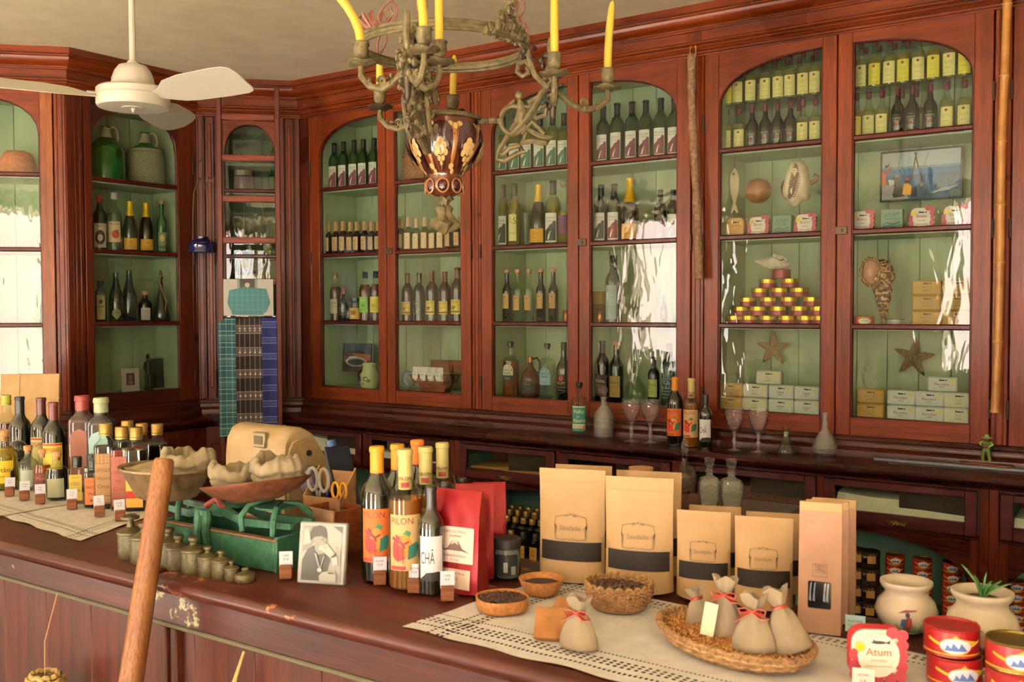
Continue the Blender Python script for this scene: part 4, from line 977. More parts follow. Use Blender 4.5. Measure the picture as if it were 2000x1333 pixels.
# pyramid of small round tins
def tin_round(r, h, bands, key, lidc):
    m = MB(); T = []
    m.lathe([(0, 0), (r*.97, 0), (r, .0015), (r, h-.0015), (r*.97, h), (r*.95, h-.002), (0, h-.002)], lidc, 24)
    T.append(('tin_can', m.mesh('t')))
    for nm, z0, z1, mt in bands: T.append((nm, MB().lathe([(r+.0003, z0), (r+.0003, z1)], mt, 24).mesh('b')))
    TP[key] = T; NOMH[key] = h
tin_round(.0375, .0385, [('red_band', .002, .0205, M('7c1820', .3, .3)), ('gold_band', .0205, .0365, M('b8952a', .25, .8))], 'small_tin', M('a88a30', .3, .9))
tin_round(.0375, .0385, [('red_band', .002, .0365, M('7c1820', .35, .2))], 'red_tin', M('6a1a20', .4, .3))
rows = [[1434, 1463.5, 1500, 1537.5, 1574.5, 1604], [1447.5, 1482, 1521, 1562, 1600], [1460.6, 1502, 1542, 1587], [1484.7, 1523.7, 1562], [1500, 1543], [1526]]
for ri, row in enumerate(rows):
    for i, px in enumerate(row):
        p = onY(px, 600, W(.10)); z = SHZ[2]+ri*.0388
        lb = 'single dark red tin at the top of the pyramid' if ri == 5 else 'small gold and red tin, %s in the %s row' % (nth(i, len(row)), ('lowest', 'second', 'third', 'fourth', 'fifth')[ri])
        place(TP['red_tin' if ri == 5 else 'small_tin'], 'round_tin', lb, 'tin', (p.x, W(.10), z), random.uniform(-.4, .4), 'pyramid of round tins')
# conch on top of the pyramid
ztop = SHZ[2]+6*.0388; p = onY(1510, 520, W(.10)); r = thing('white_conch', 'bleached white conch shell lying on top of the tin pyramid', 'shell', (p.x, W(.10), ztop+.026)); r.rotation_euler = (0, 0, 0)
WH = speck('bleached_shell', 'b8ab96', 'd6ccba', 40, .7, .7)
m = MB(); pr = [(0.002, -.085), (.010, -.070), (.012, -.062), (.020, -.055), (.023, -.045), (.032, -.038), (.037, -.022), (.046, -.010), (.050, .005), (.044, .025), (.033, .045), (.018, .062), (.005, .072)]
m.lathe(pr, WH, 20, TR(ry=pi/2+.15), sx=.68, sy=.9, warp=lambda r_, z, a: r_*(1+.10*sin(5*a+z*40)))
link('whorl', m.mesh('w'), r)
fl2 = MB(); fl2.grid(lambda a, b_: (.0+.072*a, -.018-.028*sin(pi*a)*b_, .004+.036*b_*sin(pi*(.15+.85*a))+.006*sin(9*a)), 12, 6, WH)
link('flared_lip', fl2.mesh('f'), r); link('opening', MB().ball((.035, -.022, .018), .02, M('5c4838', .7), 12, 8, (1.2, .5, .6)).mesh('o'), r)
# starfish
def starfish(px, py, R_, rr, label, c1, c2, rot):
    p = onY(px, py, W(.27)); r = thing('starfish', label, 'starfish', (p.x, W(.27), p.z)); r.rotation_euler = (0, rot, 0)
    ST = speck('starfish_'+c1, c1, c2, 110, .8, .9, dist=.004)
    n = 60; vs = [(0, -.026, 0)]; fs = []
    def rad(a):
        t = abs(((a/(2*pi/5)) % 1)-.5)*2; return rr+(R_-rr)*t**1.9
    rings = [.3, .6, .85, 1.0]
    for k, f in enumerate(rings):
        for i in range(n):
            a = 2*pi*i/n; q = rad(a-pi/2)*f; t = f
            ridge = .024*(1-f**2)*(.45+.55*abs(((( a-pi/2)/(2*pi/5)) % 1)-.5)*2)
            vs.append((q*cos(a), -.003-ridge, q*sin(a)))
    for i in range(n): vs.append((vs[1+3*n+i][0]*.97, .004, vs[1+3*n+i][2]*.97))
    fs += [(0, 1+(i+1) % n, 1+i) for i in range(n)]
    for k in range(4):
        for i in range(n): fs.append((1+k*n+i, 1+k*n+(i+1) % n, 1+(k+1)*n+(i+1) % n, 1+(k+1)*n+i))
    link('star_body', MB().raw(vs, fs, ST).mesh('s', 50), r)
    kn = MB()
    for k in range(5):
        a = 2*pi*k/5+pi/2
        for j in range(1, 9): kn.ball((R_*.105*j*cos(a), -.026+.0026*j, R_*.105*j*sin(a)), .0026, M('b8945e', .8), 5, 3)
    o = link('ridge_knobs', kn.mesh('k'), r); o['kind'] = 'stuff'; o.rotation_euler = (0, 0, 0)
    return r
starfish(1509.5, 681, .079, .033, 'pale thick starfish on the green back wall of the left leaf', '987848', 'bc9a68', 0)
starfish(1785, 699, .086, .034, 'darker ridged starfish on the green back wall of the right leaf', '6a4c30', '94744c', .12)
# paper wrapped tin boxes
def wrapped(key, paper, shapes, w=.108, h=.058, d=.03):
    m = MB().box(-w/2, 0, 0, w/2, d, h, M(paper, .6), .006)
    m.box(-w/2-.001, .006, .006, w/2+.001, d-.006, .012, M(paper, .6))
    TP[key] = [('wrapper', m.mesh('t'), [('print', printed(shapes, lambda u, z, e: (u, -e, z+h/2), cut=0))])]
    NOMH[key] = h
def wrp(t, c, c2='3a3038', dot='e0cc50'): return FISHI(.016)+[('e', .036, .014, .007, .007, dot), ('t', t, 0, -.004, .010, c, .06), ('r', -.010, -.011, .010, -.0095, c2), ('r', -.036, -.017, .036, -.0163, '8a8478')]
wrapped('w_lapas', 'c8cdc4', wrp('Lapas', '8a2430')); wrapped('w_perceb', 'c8cdc4', wrp('Percebes', '7a2434'))
wrapped('w_gold', 'cfcdb8', wrp('FILÉ', 'b8982c')+[('t', 'DE PEIXE', 0, -.014, .005, 'b8982c', .05)]); wrapped('w_kraft', 'b08c48', wrp('PASTA', '8a6a2c', dot='c89030')+[('t', 'DE ATUM', 0, -.015, .005, '8a6a2c', .05)])
bx = [('w_kraft', 1425.5, 0), ('w_kraft', 1425.5, 1), ('w_gold', 1473, 0), ('w_gold', 1473, 1), ('w_lapas', 1523.5, 0), ('w_lapas', 1523.5, 1), ('w_lapas', 1574.5, 0), ('w_lapas', 1574.5, 1), ('w_gold', 1499.5, 2)]
bx2 = [('w_kraft', 1697.5, 0), ('w_kraft', 1697.5, 1), ('w_perceb', 1758.5, 0), ('w_perceb', 1758.5, 1), ('w_perceb', 1814.5, 0), ('w_perceb', 1814.5, 1), ('w_gold', 1871, 0), ('w_gold', 1871, 1), ('w_perceb', 1839, 2)]
cn = {'w_kraft': 'brown', 'w_gold': 'white, gold lettered', 'w_lapas': 'white, red lettered', 'w_perceb': 'white, dark red lettered'}
for L_, side in ((bx, 'left'), (bx2, 'right')):
    for key, px, lv in L_:
        p = onY(px, 800, W(.05)); col = sorted({a[1] for a in L_ if a[2] < 2}).index(px) if lv < 2 else -1
        lb = 'single %s wrapped box on top of the boxes under the %s starfish' % (cn[key], side) if lv == 2 else '%s box, %s of %s stack, %s starfish' % (cn[key], ('bottom', 'top')[lv], nth(col, 4), side)
        place(TP[key], 'wrapped_box', lb, 'box', (p.x, W(.05)+random.uniform(0, .006), SHZ[3]+.059*lv), random.uniform(-.04, .04), 'wrapped boxes under the %s starfish' % side)
for c_, px in enumerate((1807, 1868)):
    for lv in range(3):
        p = onY(px, 600, W(.06)); place(TP['w_kraft'], 'wrapped_box', 'brown wrapped box, %s of %s stack, beside the triton shell' % (('bottom', 'middle', 'top')[lv], ('left', 'right')[c_]), 'box', (p.x, W(.07)+random.uniform(0, .006), SHZ[2]+.059*lv), random.uniform(-.03, .03), 'brown boxes beside the triton shell', 1.0)
# triton shell hanging
p = onY(1716, 560, W(.11)); z0, z1 = onY(1722, 634, W(.11)).z, onY(1712, 487, W(.11)).z; L = z1-z0
r = thing('triton_shell', 'tall brown and white triton shell with a wide opening, hanging point down', 'shell', (onY(1727, 634, W(.11)).x, W(.11), z0)); r.rotation_euler = (0, -.05, 0)
def tri_mat():
    t = NT('triton_pattern'); v = t.coord((1, 1, 1)); wv = t.add('TexWave', wave_type='RINGS', rings_direction='Z'); wv.inputs['Scale'].default_value = 34
    wv.inputs['Distortion'].default_value = 9; wv.inputs['Detail'].default_value = 3; t.link(v, wv.inputs['Vector'])
    n = t.noise(t.coord((1, 1, .6)), 90, 3); c = t.ramp(t.math('ADD', t.math('MULTIPLY', wv.outputs['Fac'], .4), t.math('MULTIPLY', n, .7)), [(.35, '3c2012'), (.52, '7a4c2c'), (.66, 'c49c6c'), (.8, 'd8bc94')])
    t.color(c, .45); t.bump(n, .6, .004); return t.m
TRI = tri_mat(); m = MB()
pr = []; nW = 7
for i in range(48):
    t = i/47; base = .002+.060*t**.85*(1 if t < .78 else max(.25, 1-(t-.78)*3.2)); wob = .16*abs(sin(pi*(t**.7)*nW)); pr.append((base*(.86+wob), L*.86*t))
m.lathe(pr+[(0.001, L*.87)], TRI, 26, TR(.0, 0, 0), warp=lambda r_, z, a: r_*(1+.05*sin(8*a+z*60)))
link('spiral_body', m.mesh('s', 60), r)
lip = MB(); cx, cz = -.034, L*.70
def lp(a, b_):
    th = 2*pi*a; rx_, rz_ = .040, .058; k = .62+.46*b_
    return (cx+rx_*k*cos(th)+.0*sin(th), -.030-.034*(1-abs(b_-.72)*1.8)-.004*sin(22*th)*(b_ > .7), cz+rz_*k*sin(th)*(1+.12*cos(th)))
lip.grid(lp, 44, 6, TRI); link('lip', lip.mesh('l', 70), r)
link('opening', MB().lathe([(0, .018), (.016, .014), (.029, 0), (.034, -.012)], speck('shell_pink', 'a86a50', 'd0a088', 14, .3, .1), 26, TR(cx, -.044, cz, rx=pi/2), sx=.92, sy=1.45).mesh('o'), r)
chain(r, [(-.015, 0, L*.86), (-.012, 0, Z(.2926)-.016-z0)], .0015, M('7a6a48', .8))
# two tins beside it
p = onY(1687, 630, W(.06)); tin_round(.0405, .036, [('red_band', .002, .034, M('9a2222', .3, .1))], 'tuna_tin', M('a0883c', .3, .8))
TP['tuna_tin'].append(('paper_label', cyl_patch(.0409, -.034, .034, .004, .032, M('a82a24', .4)), [('print', printed([('e', 0, 0, .026, .012, 'c8a84c'), ('e', 0, 0, .021, .0095, 'c8ccc0'), ('t', 'ATUM', 0, -.003, .008, '3a7a4c', .03)], lambda u, z, e: cylmap(.0412)(u, z+.018, e)))]))
place(TP['tuna_tin'], 'tuna_tin', 'red and gold tuna tin left of the triton shell tip', 'tin', (p.x, W(.06), SHZ[2]), .35)
tin_round(.034, .026, [('paper_band', .003, .023, M('9aa09c', .4, .2))], 'silver_tin', M('a8aaa8', .25, .9))
TP['silver_tin'].append(('print', printed([('t', 'SARDINHA', 0, -.003, .006, '3a4a54', .05), ('r', -.03, .006, .03, .007, '4a5a64'), ('r', -.03, -.008, .03, -.007, '4a5a64')], lambda u, z, e: cylmap(.0345)(u, z+.013, e))))
p = onY(1749, 630, W(.06)); place(TP['silver_tin'], 'silver_tin', 'small silver tin with dark lettering right of the triton shell', 'tin', (p.x, W(.06), SHZ[2]), .2)
# fishing photo
a, b_ = onY(1720, 300, W(.25)), onY(1880, 290, W(.25)); zb = onY(1720, 392, W(.25)).z; w_ = b_.x-a.x-.012; h_ = onY(1800, 292, W(.25)).z-zb-.004
X = lambda u: (u-.5)*w_; Y = lambda v: v*h_
def P(*pts): return [(X(u), Y(v)) for u, v in pts]
sea = [('r', X(0), Y(0), X(1), Y(1), '3a5f86'), ('p', P((0, .68), (1, .66), (1, 1), (0, 1)), 'b4bcc2'), ('p', P((0, .64), (1, .62), (1, .68), (0, .70)), '7e98ac'), ('p', P((0, .50), (1, .52), (1, .63), (0, .65)), '4a74a0'),
       ('p', P((0, 0), (.36, 0), (.30, .16), (.14, .30), (0, .34)), 'a8a4a0'), ('p', P((.10, .30), (.16, .32), (.16, .42), (.08, .44)), 'd8d4cc'),
       ('p', P((.88, 0), (1, 0), (1, .12), (.92, .16), (.84, .10)), '5a6e6a'), ('p', P((.62, .10), (.85, .14), (.98, .22), (.80, .2)), 'b4c4cc'),
       ('p', P((.0, .32), (.055, .32), (.05, .5), (.06, .62), (.0, .6)), 'd85a28'), ('p', P((.02, .58), (.09, .66), (.14, .72), (.10, .62), (.05, .55)), 'a83428'), ('e', X(.055), Y(.72), w_*.02, h_*.035, '3a2018'), ('p', P((.06, .70), (.10, .80), (.09, .70)), '8a3020'),
       ('p', P((.14, .10), (.18, .38), (.24, .38), (.30, .06), (.16, .04)), '383430'), ('e', X(.19), Y(.46), w_*.036, h_*.05, '5a4434'), ('e', X(.19), Y(.50), w_*.034, h_*.03, '8a8478'),
       ('p', P((.27, .10), (.29, .32), (.34, .34), (.39, .26), (.38, .08)), 'd89a24'), ('e', X(.33), Y(.38), w_*.028, h_*.05, '5a3a2a'), ('e', X(.33), Y(.415), w_*.032, h_*.028, 'a84030'),
       ('p', P((.38, .03), (.40, .24), (.45, .24), (.47, .03)), '2e2c30'), ('p', P((.45, .02), (.47, .20), (.54, .24), (.60, .10), (.70, .10), (.68, .04), (.55, .02)), '3c4c60'), ('e', X(.52), Y(.29), w_*.03, h_*.05, '8a7464'),
       ('p', P((.44, .98), (.455, .98), (.385, .36), (.37, .36)), '4a3c38'), ('p', P((.415, .98), (.43, .98), (.53, .34), (.515, .34)), '6a3c3c'), ('p', P((.98, .58), (.99, .57), (.66, .10), (.65, .12)), '8a7c6c'), ('p', P((.98, .26), (.98, .24), (.66, .08), (.66, .10)), 'c0b8a8'),
       ('p', P((.25, .98), (.257, .98), (.20, .6), (.193, .6)), '8a8484'), ('p', P((.60, .98), (.607, .98), (.55, .66), (.543, .66)), '9a6a64')]
picture('fishing_photo', 'framed colour photo of men pole fishing from a boat on blue sea', 'picture', w_, h_, sea, ((a.x+b_.x)/2, W(.25), zb), (-.03, 0, 0), fw=.007)
# ================================================================ side cabinet (faces the long room) and its bottles
def sideloc(px, py, dep):      # a point dep metres behind the side cabinet's front
    return onV(px, py, (PC.x-dep, 0), (1, 0))
def corner_loc(px, py, dep, P0, sgn=1):
    return onV(px, py, (P0[0]-dep*S2, P0[1]+dep*S2), (S2, -S2))
def stand(key, name, label, cat, px, ytop, z, dep, locf, rz, group=None, s=None):
    p = locf(px, ytop, dep); h = p.z-z
    return place(TP[key], name, label, cat, (p.x, p.y, z), rz, group, s or max(.35, h/NOMH[key]))
def addt(key, T): TP[key] = T; NOMH[key] = max(v.co.z for p_ in T for v in p_[1].vertices)
addt('vermouth', bottle('wine', G_DGR, ('screw', M('8a2420', .4), .262), None, (.02, .15, .068, 'c8bca8', [('r', -.034, .042, .034, .062, 'c8bca8'), ('t', 'MARTI', 0, .046, .013, '7a1c1c', .06), ('e', 0, -.01, .026, .04, '3a1c18'), ('e', 0, -.012, .014, .018, 'c8bca8'), ('t', 'ROSSO', 0, -.014, .006, '6a1c1c', .022)])))
addt('white_spirit', bottle('wine', G_CLR, ('screw', M('d0c8b8', .5), .27), (.2, L_CLR), (.05, .155, .064, 'd2b48c', [('t', 'PILON', 0, .034, .012, '7a2a28', .05), ('e', .004, -.012, .018, .022, 'a83828'), ('e', .012, .006, .006, .004, '3c6a38')])))
addt('green_long', bottle('tall', G_EMER, ('cork', M('b08a50', .6), .27), None, (.02, .13, .05, '7a8a50', [('e', 0, .02, .014, .02, 'c8b070'), ('r', -.02, -.04, .02, -.024, '4a5a30')])))
addt('gin_square', bottle('square', glass('24403e', .5), ('screw', M('20242c', .4), .20), None, (.02, .15, .042, 'a08c5c', [('r', -.017, -.055, .017, .055, 'b49c68'), ('e', 0, .03, .010, .012, '30302c'), ('t', 'GIN', 0, -.002, .012, '2c2820', .03)]+lines(.026, [(-.02, 1), (-.03, .7), (-.042, .9)], '4a4030')), sq=6))
addt('shield_champ', bottle('champ', G_DRK, None, None, (.02, .10, .06, None, [('p', [(0, -.04), (.028, -.01), (.022, .016), (.010, .022), (0, .036), (-.010, .022), (-.022, .016), (-.028, -.01)], '7a7452'), ('e', 0, .004, .007, .007, '4a4430')])))
addt('plain_champ', bottle('champ', glass('10201c', .8)))
addt('apoth_dark', bottle('apoth', G_DRK, ('cork', CORK, .12), None, (.014, .080, .05, 'b0aca0', [('t', 'GIN', 0, .012, .010, '3a3634', .035)]+lines(.03, [(.004, 1), (-.006, .8), (-.016, 1), (-.024, .7)], '6a6660'))))
def demijohn(straw):
    m = MB(); pr = [(0, 0), (.105, 0), (.118, .012), (.120, .05), (.120, .20), (.112, .235), (.085, .265), (.055, .285), (.030, .31), (.026, .36), (.030, .37), (0, .37)]
    if straw:
        CN = speck('grey_wicker', '8a8468', 'b0aa8a', 160, .8, .8)
        b = MB()
        for k in range(30):
            z = .004+.0083*k; R = .122 if z < .20 else .122-(z-.20)*.35
            b.lathe([(R-.002, z), (R+.0018, z+.002), (R+.0018, z+.006), (R-.002, z+.008)], CN, 44, warp=lambda r_, z_, a, k=k: r_+.0016*cos(22*a+pi*k))
        b.lathe([(.10, .252), (.075, .268), (.058, .282)], CN, 40, warp=lambda r_, z_, a: r_+.0014*cos(20*a))
        T = [('glass_body', m.lathe(pr, G_EMER, 24).mesh('g')), ('wicker_cover', b.mesh('w', flat=True))]
    else: T = [('glass_body', m.lathe(pr, glass('0a5c1a', .6), 26).mesh('g'))]
    CS = M('a8a078', .6)
    T.append(('pouring_top', MB().lathe([(.072, .262), (.064, .275), (.046, .292), (.030, .33), (.026, .372), (.018, .374)], CS, 24).mesh('t')))
    T.append(('handle', MB().tube([(.028, 0, .362), (.05, 0, .372), (.070, 0, .352), (.078, 0, .310), (.070, 0, .270)], .0075, CS, 8).mesh('h')))
    return T
addt('demijohn', demijohn(0)); addt('demijohn_w', demijohn(1))
RZB = pi/2
stand('demijohn', 'demijohn', 'big green glass demijohn with a cream pouring top', 'demijohn', 206, 245, SHZ[0], .15, sideloc, RZB-.5)
stand('demijohn_w', 'demijohn', 'big demijohn covered in pale wicker with a cream pouring top', 'demijohn', 283, 257, SHZ[0], .15, sideloc, RZB-.5)
for key, px, yt, nm, lb in [('vermouth', 194, 382, 'vermouth_bottle', 'dark bottle with a red cap and ornate label, leftmost in the side cabinet'), ('white_spirit', 222, 377, 'spirit_bottle', 'clear bottle with a red fruit label beside the ornate labelled bottle'),
        ('champagne', 253, 393, 'champagne_bottle', 'left one of two yellow necked champagne bottles in the side cabinet'), ('champagne', 285, 396, 'champagne_bottle', 'right one of two yellow necked champagne bottles in the side cabinet'), ('green_long', 315, 392, 'spirit_bottle', 'slim bright green bottle with a cork in the side cabinet')]:
    stand(key, nm, lb, BT, px, yt, SHZ[1], .10, sideloc, RZB-.55)
for key, px, yt, nm, lb in [('gin_square', 196, 549, 'gin_bottle', 'square blue green bottle with a gold framed label'), ('shield_champ', 226, 533, 'champagne_bottle', 'dark sparkling wine bottle with a shield shaped label'),
        ('plain_champ', 252, 528, 'champagne_bottle', 'dark sparkling wine bottle without a label'), ('apoth_dark', 283, 569, 'spirit_bottle', 'small dark apothecary bottle with a white label')]:
    stand(key, nm, lb, BT, px, yt, SHZ[2], .10, sideloc, RZB-.55)
m = MB().lathe([(0, 0), (.045, 0), (.052, .015), (.045, .07), (.024, .13), (.011, .20), (.009, .235), (.016, .25), (0, .252)], G_DRK, 18)
p = sideloc(314, 541, .10); r = thing('carafe', 'dark pear shaped carafe with a tasselled gold ornament', 'carafe', (p.x, p.y, SHZ[2]), RZB-.5); link('glass_body', m.mesh('c'), r)
link('ornament', MB().tube([(.0, -.012, .26), (-.012, -.016, .22), (.008, -.030, .16), (.020, -.045, .11), (.012, -.054, .06)], [.006, .008, .006, .005, .002], M('6a5430', .5, .5), 6).mesh('o'), r)
link('stopper', MB().lathe([(.008, .248), (.010, .262), (.004, .285), (0, .29)], M('3a1c14', .4), 10).mesh('o'), r)
# bottom: framed card, statuette, booklet
p = sideloc(256, 772, .10); r = thing('card_frame', 'small white framed card with a maroon print in the side cabinet', 'picture', (p.x, p.y, SHZ[3])); r.rotation_euler = (-.08, 0, RZB-.25)
link('frame', MB().box(-.048, 0, 0, .048, .008, .125, M('b8b0a8', .5), .001).mesh('f'), r)
link('print', printed([('r', -.022, .035, .022, .10, '4a2a2c'), ('e', 0, .075, .012, .016, '7a5a58'), ('r', -.012, .04, .012, .058, '8a6a68')], flatmap(0), cut=0), r)
p = sideloc(290, 765, .12); r = thing('dark_statuette', 'thin dark standing statuette between the framed card and the grey booklet', 'statue', (p.x, p.y, SHZ[3]), RZB-.3)
DK = M('2a2420', .5)
link('statue', MB().box(-.022, -.02, 0, .022, .02, .012, DK, .002).tube([(-.008, 0, .012), (-.009, 0, .06), (-.006, 0, .10)], [.007, .008, .010], DK, 8).tube([(.008, 0, .012), (.009, 0, .06), (.006, 0, .10)], [.007, .008, .010], DK, 8).tube([(0, 0, .09), (0, 0, .12), (0, 0, .15), (0, 0, .165)], [.013, .014, .016, .006], DK, 8).tube([(-.016, 0, .152), (-.022, 0, .12), (-.012, -.012, .10)], [.005, .005, .004], DK, 6).tube([(.016, 0, .152), (.022, 0, .12), (.012, -.012, .10)], [.005, .005, .004], DK, 6).ball((0, 0, .182), .013, DK, 10, 8, (.8, .9, 1.2)).mesh('s'), r)
p = sideloc(322, 768, .20); r = thing('booklet', 'dark booklet with thin white diagonal lines leaning at the back', 'book', (p.x, p.y+.02, SHZ[3])); r.rotation_euler = (-.05, 0, RZB)
link('cover', MB().box(-.10, 0, 0, .09, .010, .165, M('3a3a38', .5), .001).mesh('c'), r)
link('print', printed([('p', [(.0+.010*i, .01), (.0018+.010*i, .01), (-.0112+.010*i+.0, .155), (-.013+.010*i, .155)], '8a8c88') for i in range(9)]+[('t', 'TERRA', .045, .055, .018, '9a9c98', .07), ('r', -.09, .02, -.03, .13, '2c2c2a')], flatmap(-.0002), cut=0), r)

# ---------------------------------------------------------------- far left angled cabinet
p = corner_loc(35, 340, .13, (PC.x, PC.y)); TC = speck('terracotta', 'a85a34', 'c27448', 40, .85, .2)
r = thing('terracotta_pot', 'upturned terracotta pot on the top shelf of the left cabinet', 'pot', (p.x, p.y, SHZ[0]), 0)
link('pot', MB().lathe([(.085, 0), (.100, .0), (.102, .006), (.098, .02), (.088, .05), (.080, .085), (.066, .112), (.050, .122), (.018, .125), (.014, .115)], TC, 28, warp=lambda r_, z_, a: (r_, z_+(.003*sin(7*a) if z_ > .1 else 0))).mesh('p'), r)
# ---------------------------------------------------------------- corner cabinet contents
cl = lambda px, py, dep: corner_loc(px, py, dep, (PA.x, PA.y))
p = cl(462, 300, .10); r = thing('folded_cloth', 'crumpled white cloth on the corner cabinet top shelf', 'cloth', (p.x, p.y, Z(.822)), pi/4)
link('cloth', MB().grid(lambda a, b_: (-.08+.15*a, -.05+.10*b_, .004+.045*sin(pi*b_)*(.55+.45*sin(5*a+2*b_))*(1-abs(a-.4))), 16, 10, fabric('white_cloth', 'b8b4a4', 'd8d4c4', 900)).mesh('c'), r)
addt('green_small', bottle('wine', glass('1c6a34', .35), ('cork', CORK, .26)))
stand('green_small', 'wine_bottle', 'bright green bottle at the right end of the corner cabinet top shelf', BT, 534, 276, Z(.822), .12, cl, 0, s=.42)
p = cl(476, 372, .10); r = thing('preserve_jar', 'squat jar with a purple brown body and pale collar behind the ladder', 'jar', (p.x, p.y, SHZ[0]), 0)
link('jar_body', MB().lathe([(0, 0), (.050, 0), (.054, .006), (.054, .08), (.05, .09), (0, .09)], M('5a3a40', .3), 24).mesh('j'), r); link('lid', MB().lathe([(.052, .09), (.053, .09), (.053, .116), (.048, .12), (0, .12)], M('8a8264', .5), 24).mesh('l'), r)
stand('green_small', 'wine_bottle', 'bright green bottle with two highlights beside the purple brown jar', BT, 530, 318, SHZ[0], .09, cl, 0, s=.46)
p = cl(487, 496, .09); r = thing('clear_carafe', 'clear straight glass carafe in the corner cabinet behind the ladder', 'carafe', (p.x, p.y, SHZ[2]+.0), 0); r.location.z = SHZ[2]
r.location.z = Z(.2926)+.004
link('glass_body', MB().lathe([(0, .003), (.030, 0), (.033, .006), (.033, .11), (.026, .135), (.016, .15), (.016, .185), (.021, .19), (.015, .185), (.014, .15), (.03, .11), (.03, .01), (0, .008)], G_CLR, 20).mesh('c'), r)
r.location.z = Z(.2926)+.004
p = cl(446, 496, .08); place(TP['tiny_dark'], 'spirit_bottle', 'tiny dark bottle left of the clear carafe', BT, (p.x, p.y, Z(.2926)+.004), 0, None, .5)
p = cl(524, 498, .09); r = thing('green_bowl', 'pale green glass bowl right of the clear carafe', 'bowl', (p.x, p.y, Z(.2926)+.004), 0)
link('bowl', MB().lathe([(0, .003), (.018, 0), (.020, .006), (.034, .03), (.036, .045), (.033, .045), (.028, .025), (0, .012)], glass('a8c070', .35), 20).mesh('c'), r)
link('folded_napkin', MB().grid(lambda a, b_: (-.03+.06*a, -.02+.04*b_, .045+.035*sin(pi*a)*sin(pi*b_)+.008*sin(12*a)), 10, 6, M('b8b49c', .8)).mesh('n'), r)
p = cl(488, 545, .12); r = thing('paper_sheet', 'white paper bundle lying behind the ladder above the picture', 'paper', (p.x, p.y, SHZ[2]+.0), pi/4)
link('sheet', MB().grid(lambda a, b_: (-.09+.18*a, -.05+.09*b_, .27+.02*sin(3*a)+.015*b_), 10, 3, M('bcb69e', .8)).box(-.085, -.03, .0, .085, .03, .27, M('8a8470', .8), .004).mesh('s'), r)
# ---------------------------------------------------------------- ladder, cloths and the little textile picture on it
ld = -.30                                   # in front of the corner cabinet
LT = lambda px, py: onV(px, py, (PA.x-ld*S2, PA.y+ld*S2), (S2, -S2))
a, b_ = LT(431, 500), LT(544, 500); ztop = LT(544, 173).z
mid = (a+b_)/2; hw = (b_-a).to_2d().length/2
lad = thing('library_ladder', 'tall brown wooden ladder standing before the corner cabinet', 'ladder', (mid.x, mid.y, 0), pi/4)
rail = MB().box(-.013, -.022, 0, .013, .022, ztop, LAD, .003).mesh('rail')
for s_ in (-1, 1): link('rail', rail, lad, (s_*hw, 0, 0))
zr = [LT(488, y).z for y in (230, 309.5, 389, 470, 551, 632)]
rung = MB().box(-hw+.013, -.018, -.0165, hw-.013, .018, .0165, LADX, .003).mesh('rung')
zz = list(zr); dz = (zr[0]-zr[-1])/5
while zz[-1]-dz > .15: zz.append(zz[-1]-dz)
for z in zz: link('rung', rung, lad, (0, 0, z))
def weave(name, base, dark, light, kind):
    t = NT(name); v = t.coord((1, 1, 1)); sp = t.add('SeparateXYZ'); t.link(v, sp.inputs[0]); x, z = sp.outputs[0], sp.outputs[2]
    def band(src, per, lo, hi, off=0.):
        f = t.math('FRACT', t.math('ADD', t.math('DIVIDE', src, per), off)); return t.math('MULTIPLY', t.math('GREATER_THAN', f, lo), t.math('LESS_THAN', f, hi))
    c = t.mix(t.math('MULTIPLY', band(z, .004, 0, .5), .35), base, dark)
    if kind == 'black':
        c = t.mix(band(x, .026, .40, .55, .3), c, '6a625c')
        bd = band(z, .118, .0, .34); dots = t.math('MULTIPLY', band(x, .0065, 0, .5), band(z, .0065, 0, .5)); c = t.mix(t.math('MULTIPLY', bd, dots), c, light)
        c = t.mix(band(z, .118, .34, .36), c, light); c = t.mix(band(z, .118, .97, .99), c, light)
        bd2 = t.math('MULTIPLY', band(z, .118, .10, .24), band(x, .026, .2, .7, .3)); dm = t.math('LESS_THAN', t.math('ADD', t.math('ABSOLUTE', t.math('SUBTRACT', t.math('FRACT', t.math('DIVIDE', x, .013)), .5)), t.math('ABSOLUTE', t.math('SUBTRACT', t.math('FRACT', t.math('DIVIDE', z, .0165)), .5))), .42)
        c = t.mix(t.math('MULTIPLY', bd2, dm), c, 'd8d0c4')
    elif kind == 'teal':
        c = t.mix(band(x, .030, .0, .06, .2), c, '8aa8a0'); c = t.mix(band(z, .062, .0, .05), c, light); c = t.mix(band(z, .062, .62, .66), c, light)
        dots = t.math('MULTIPLY', band(x, .007, 0, .5), band(z, .007, 0, .5)); c = t.mix(t.math('MULTIPLY', t.math('MULTIPLY', band(z, .124, .1, .4), dots), .5), c, light)
    else:
        c = t.mix(band(z, .085, .0, .04), c, light); c = t.mix(band(z, .085, .34, .38), c, light)
        dots = t.math('MULTIPLY', band(x, .008, 0, .5), band(z, .006, 0, .5)); c = t.mix(t.math('MULTIPLY', t.math('MULTIPLY', band(z, .085, .1, .28), dots), .8), c, light)
    t.color(c, .9); return t.m
zc = LT(488, 626).z
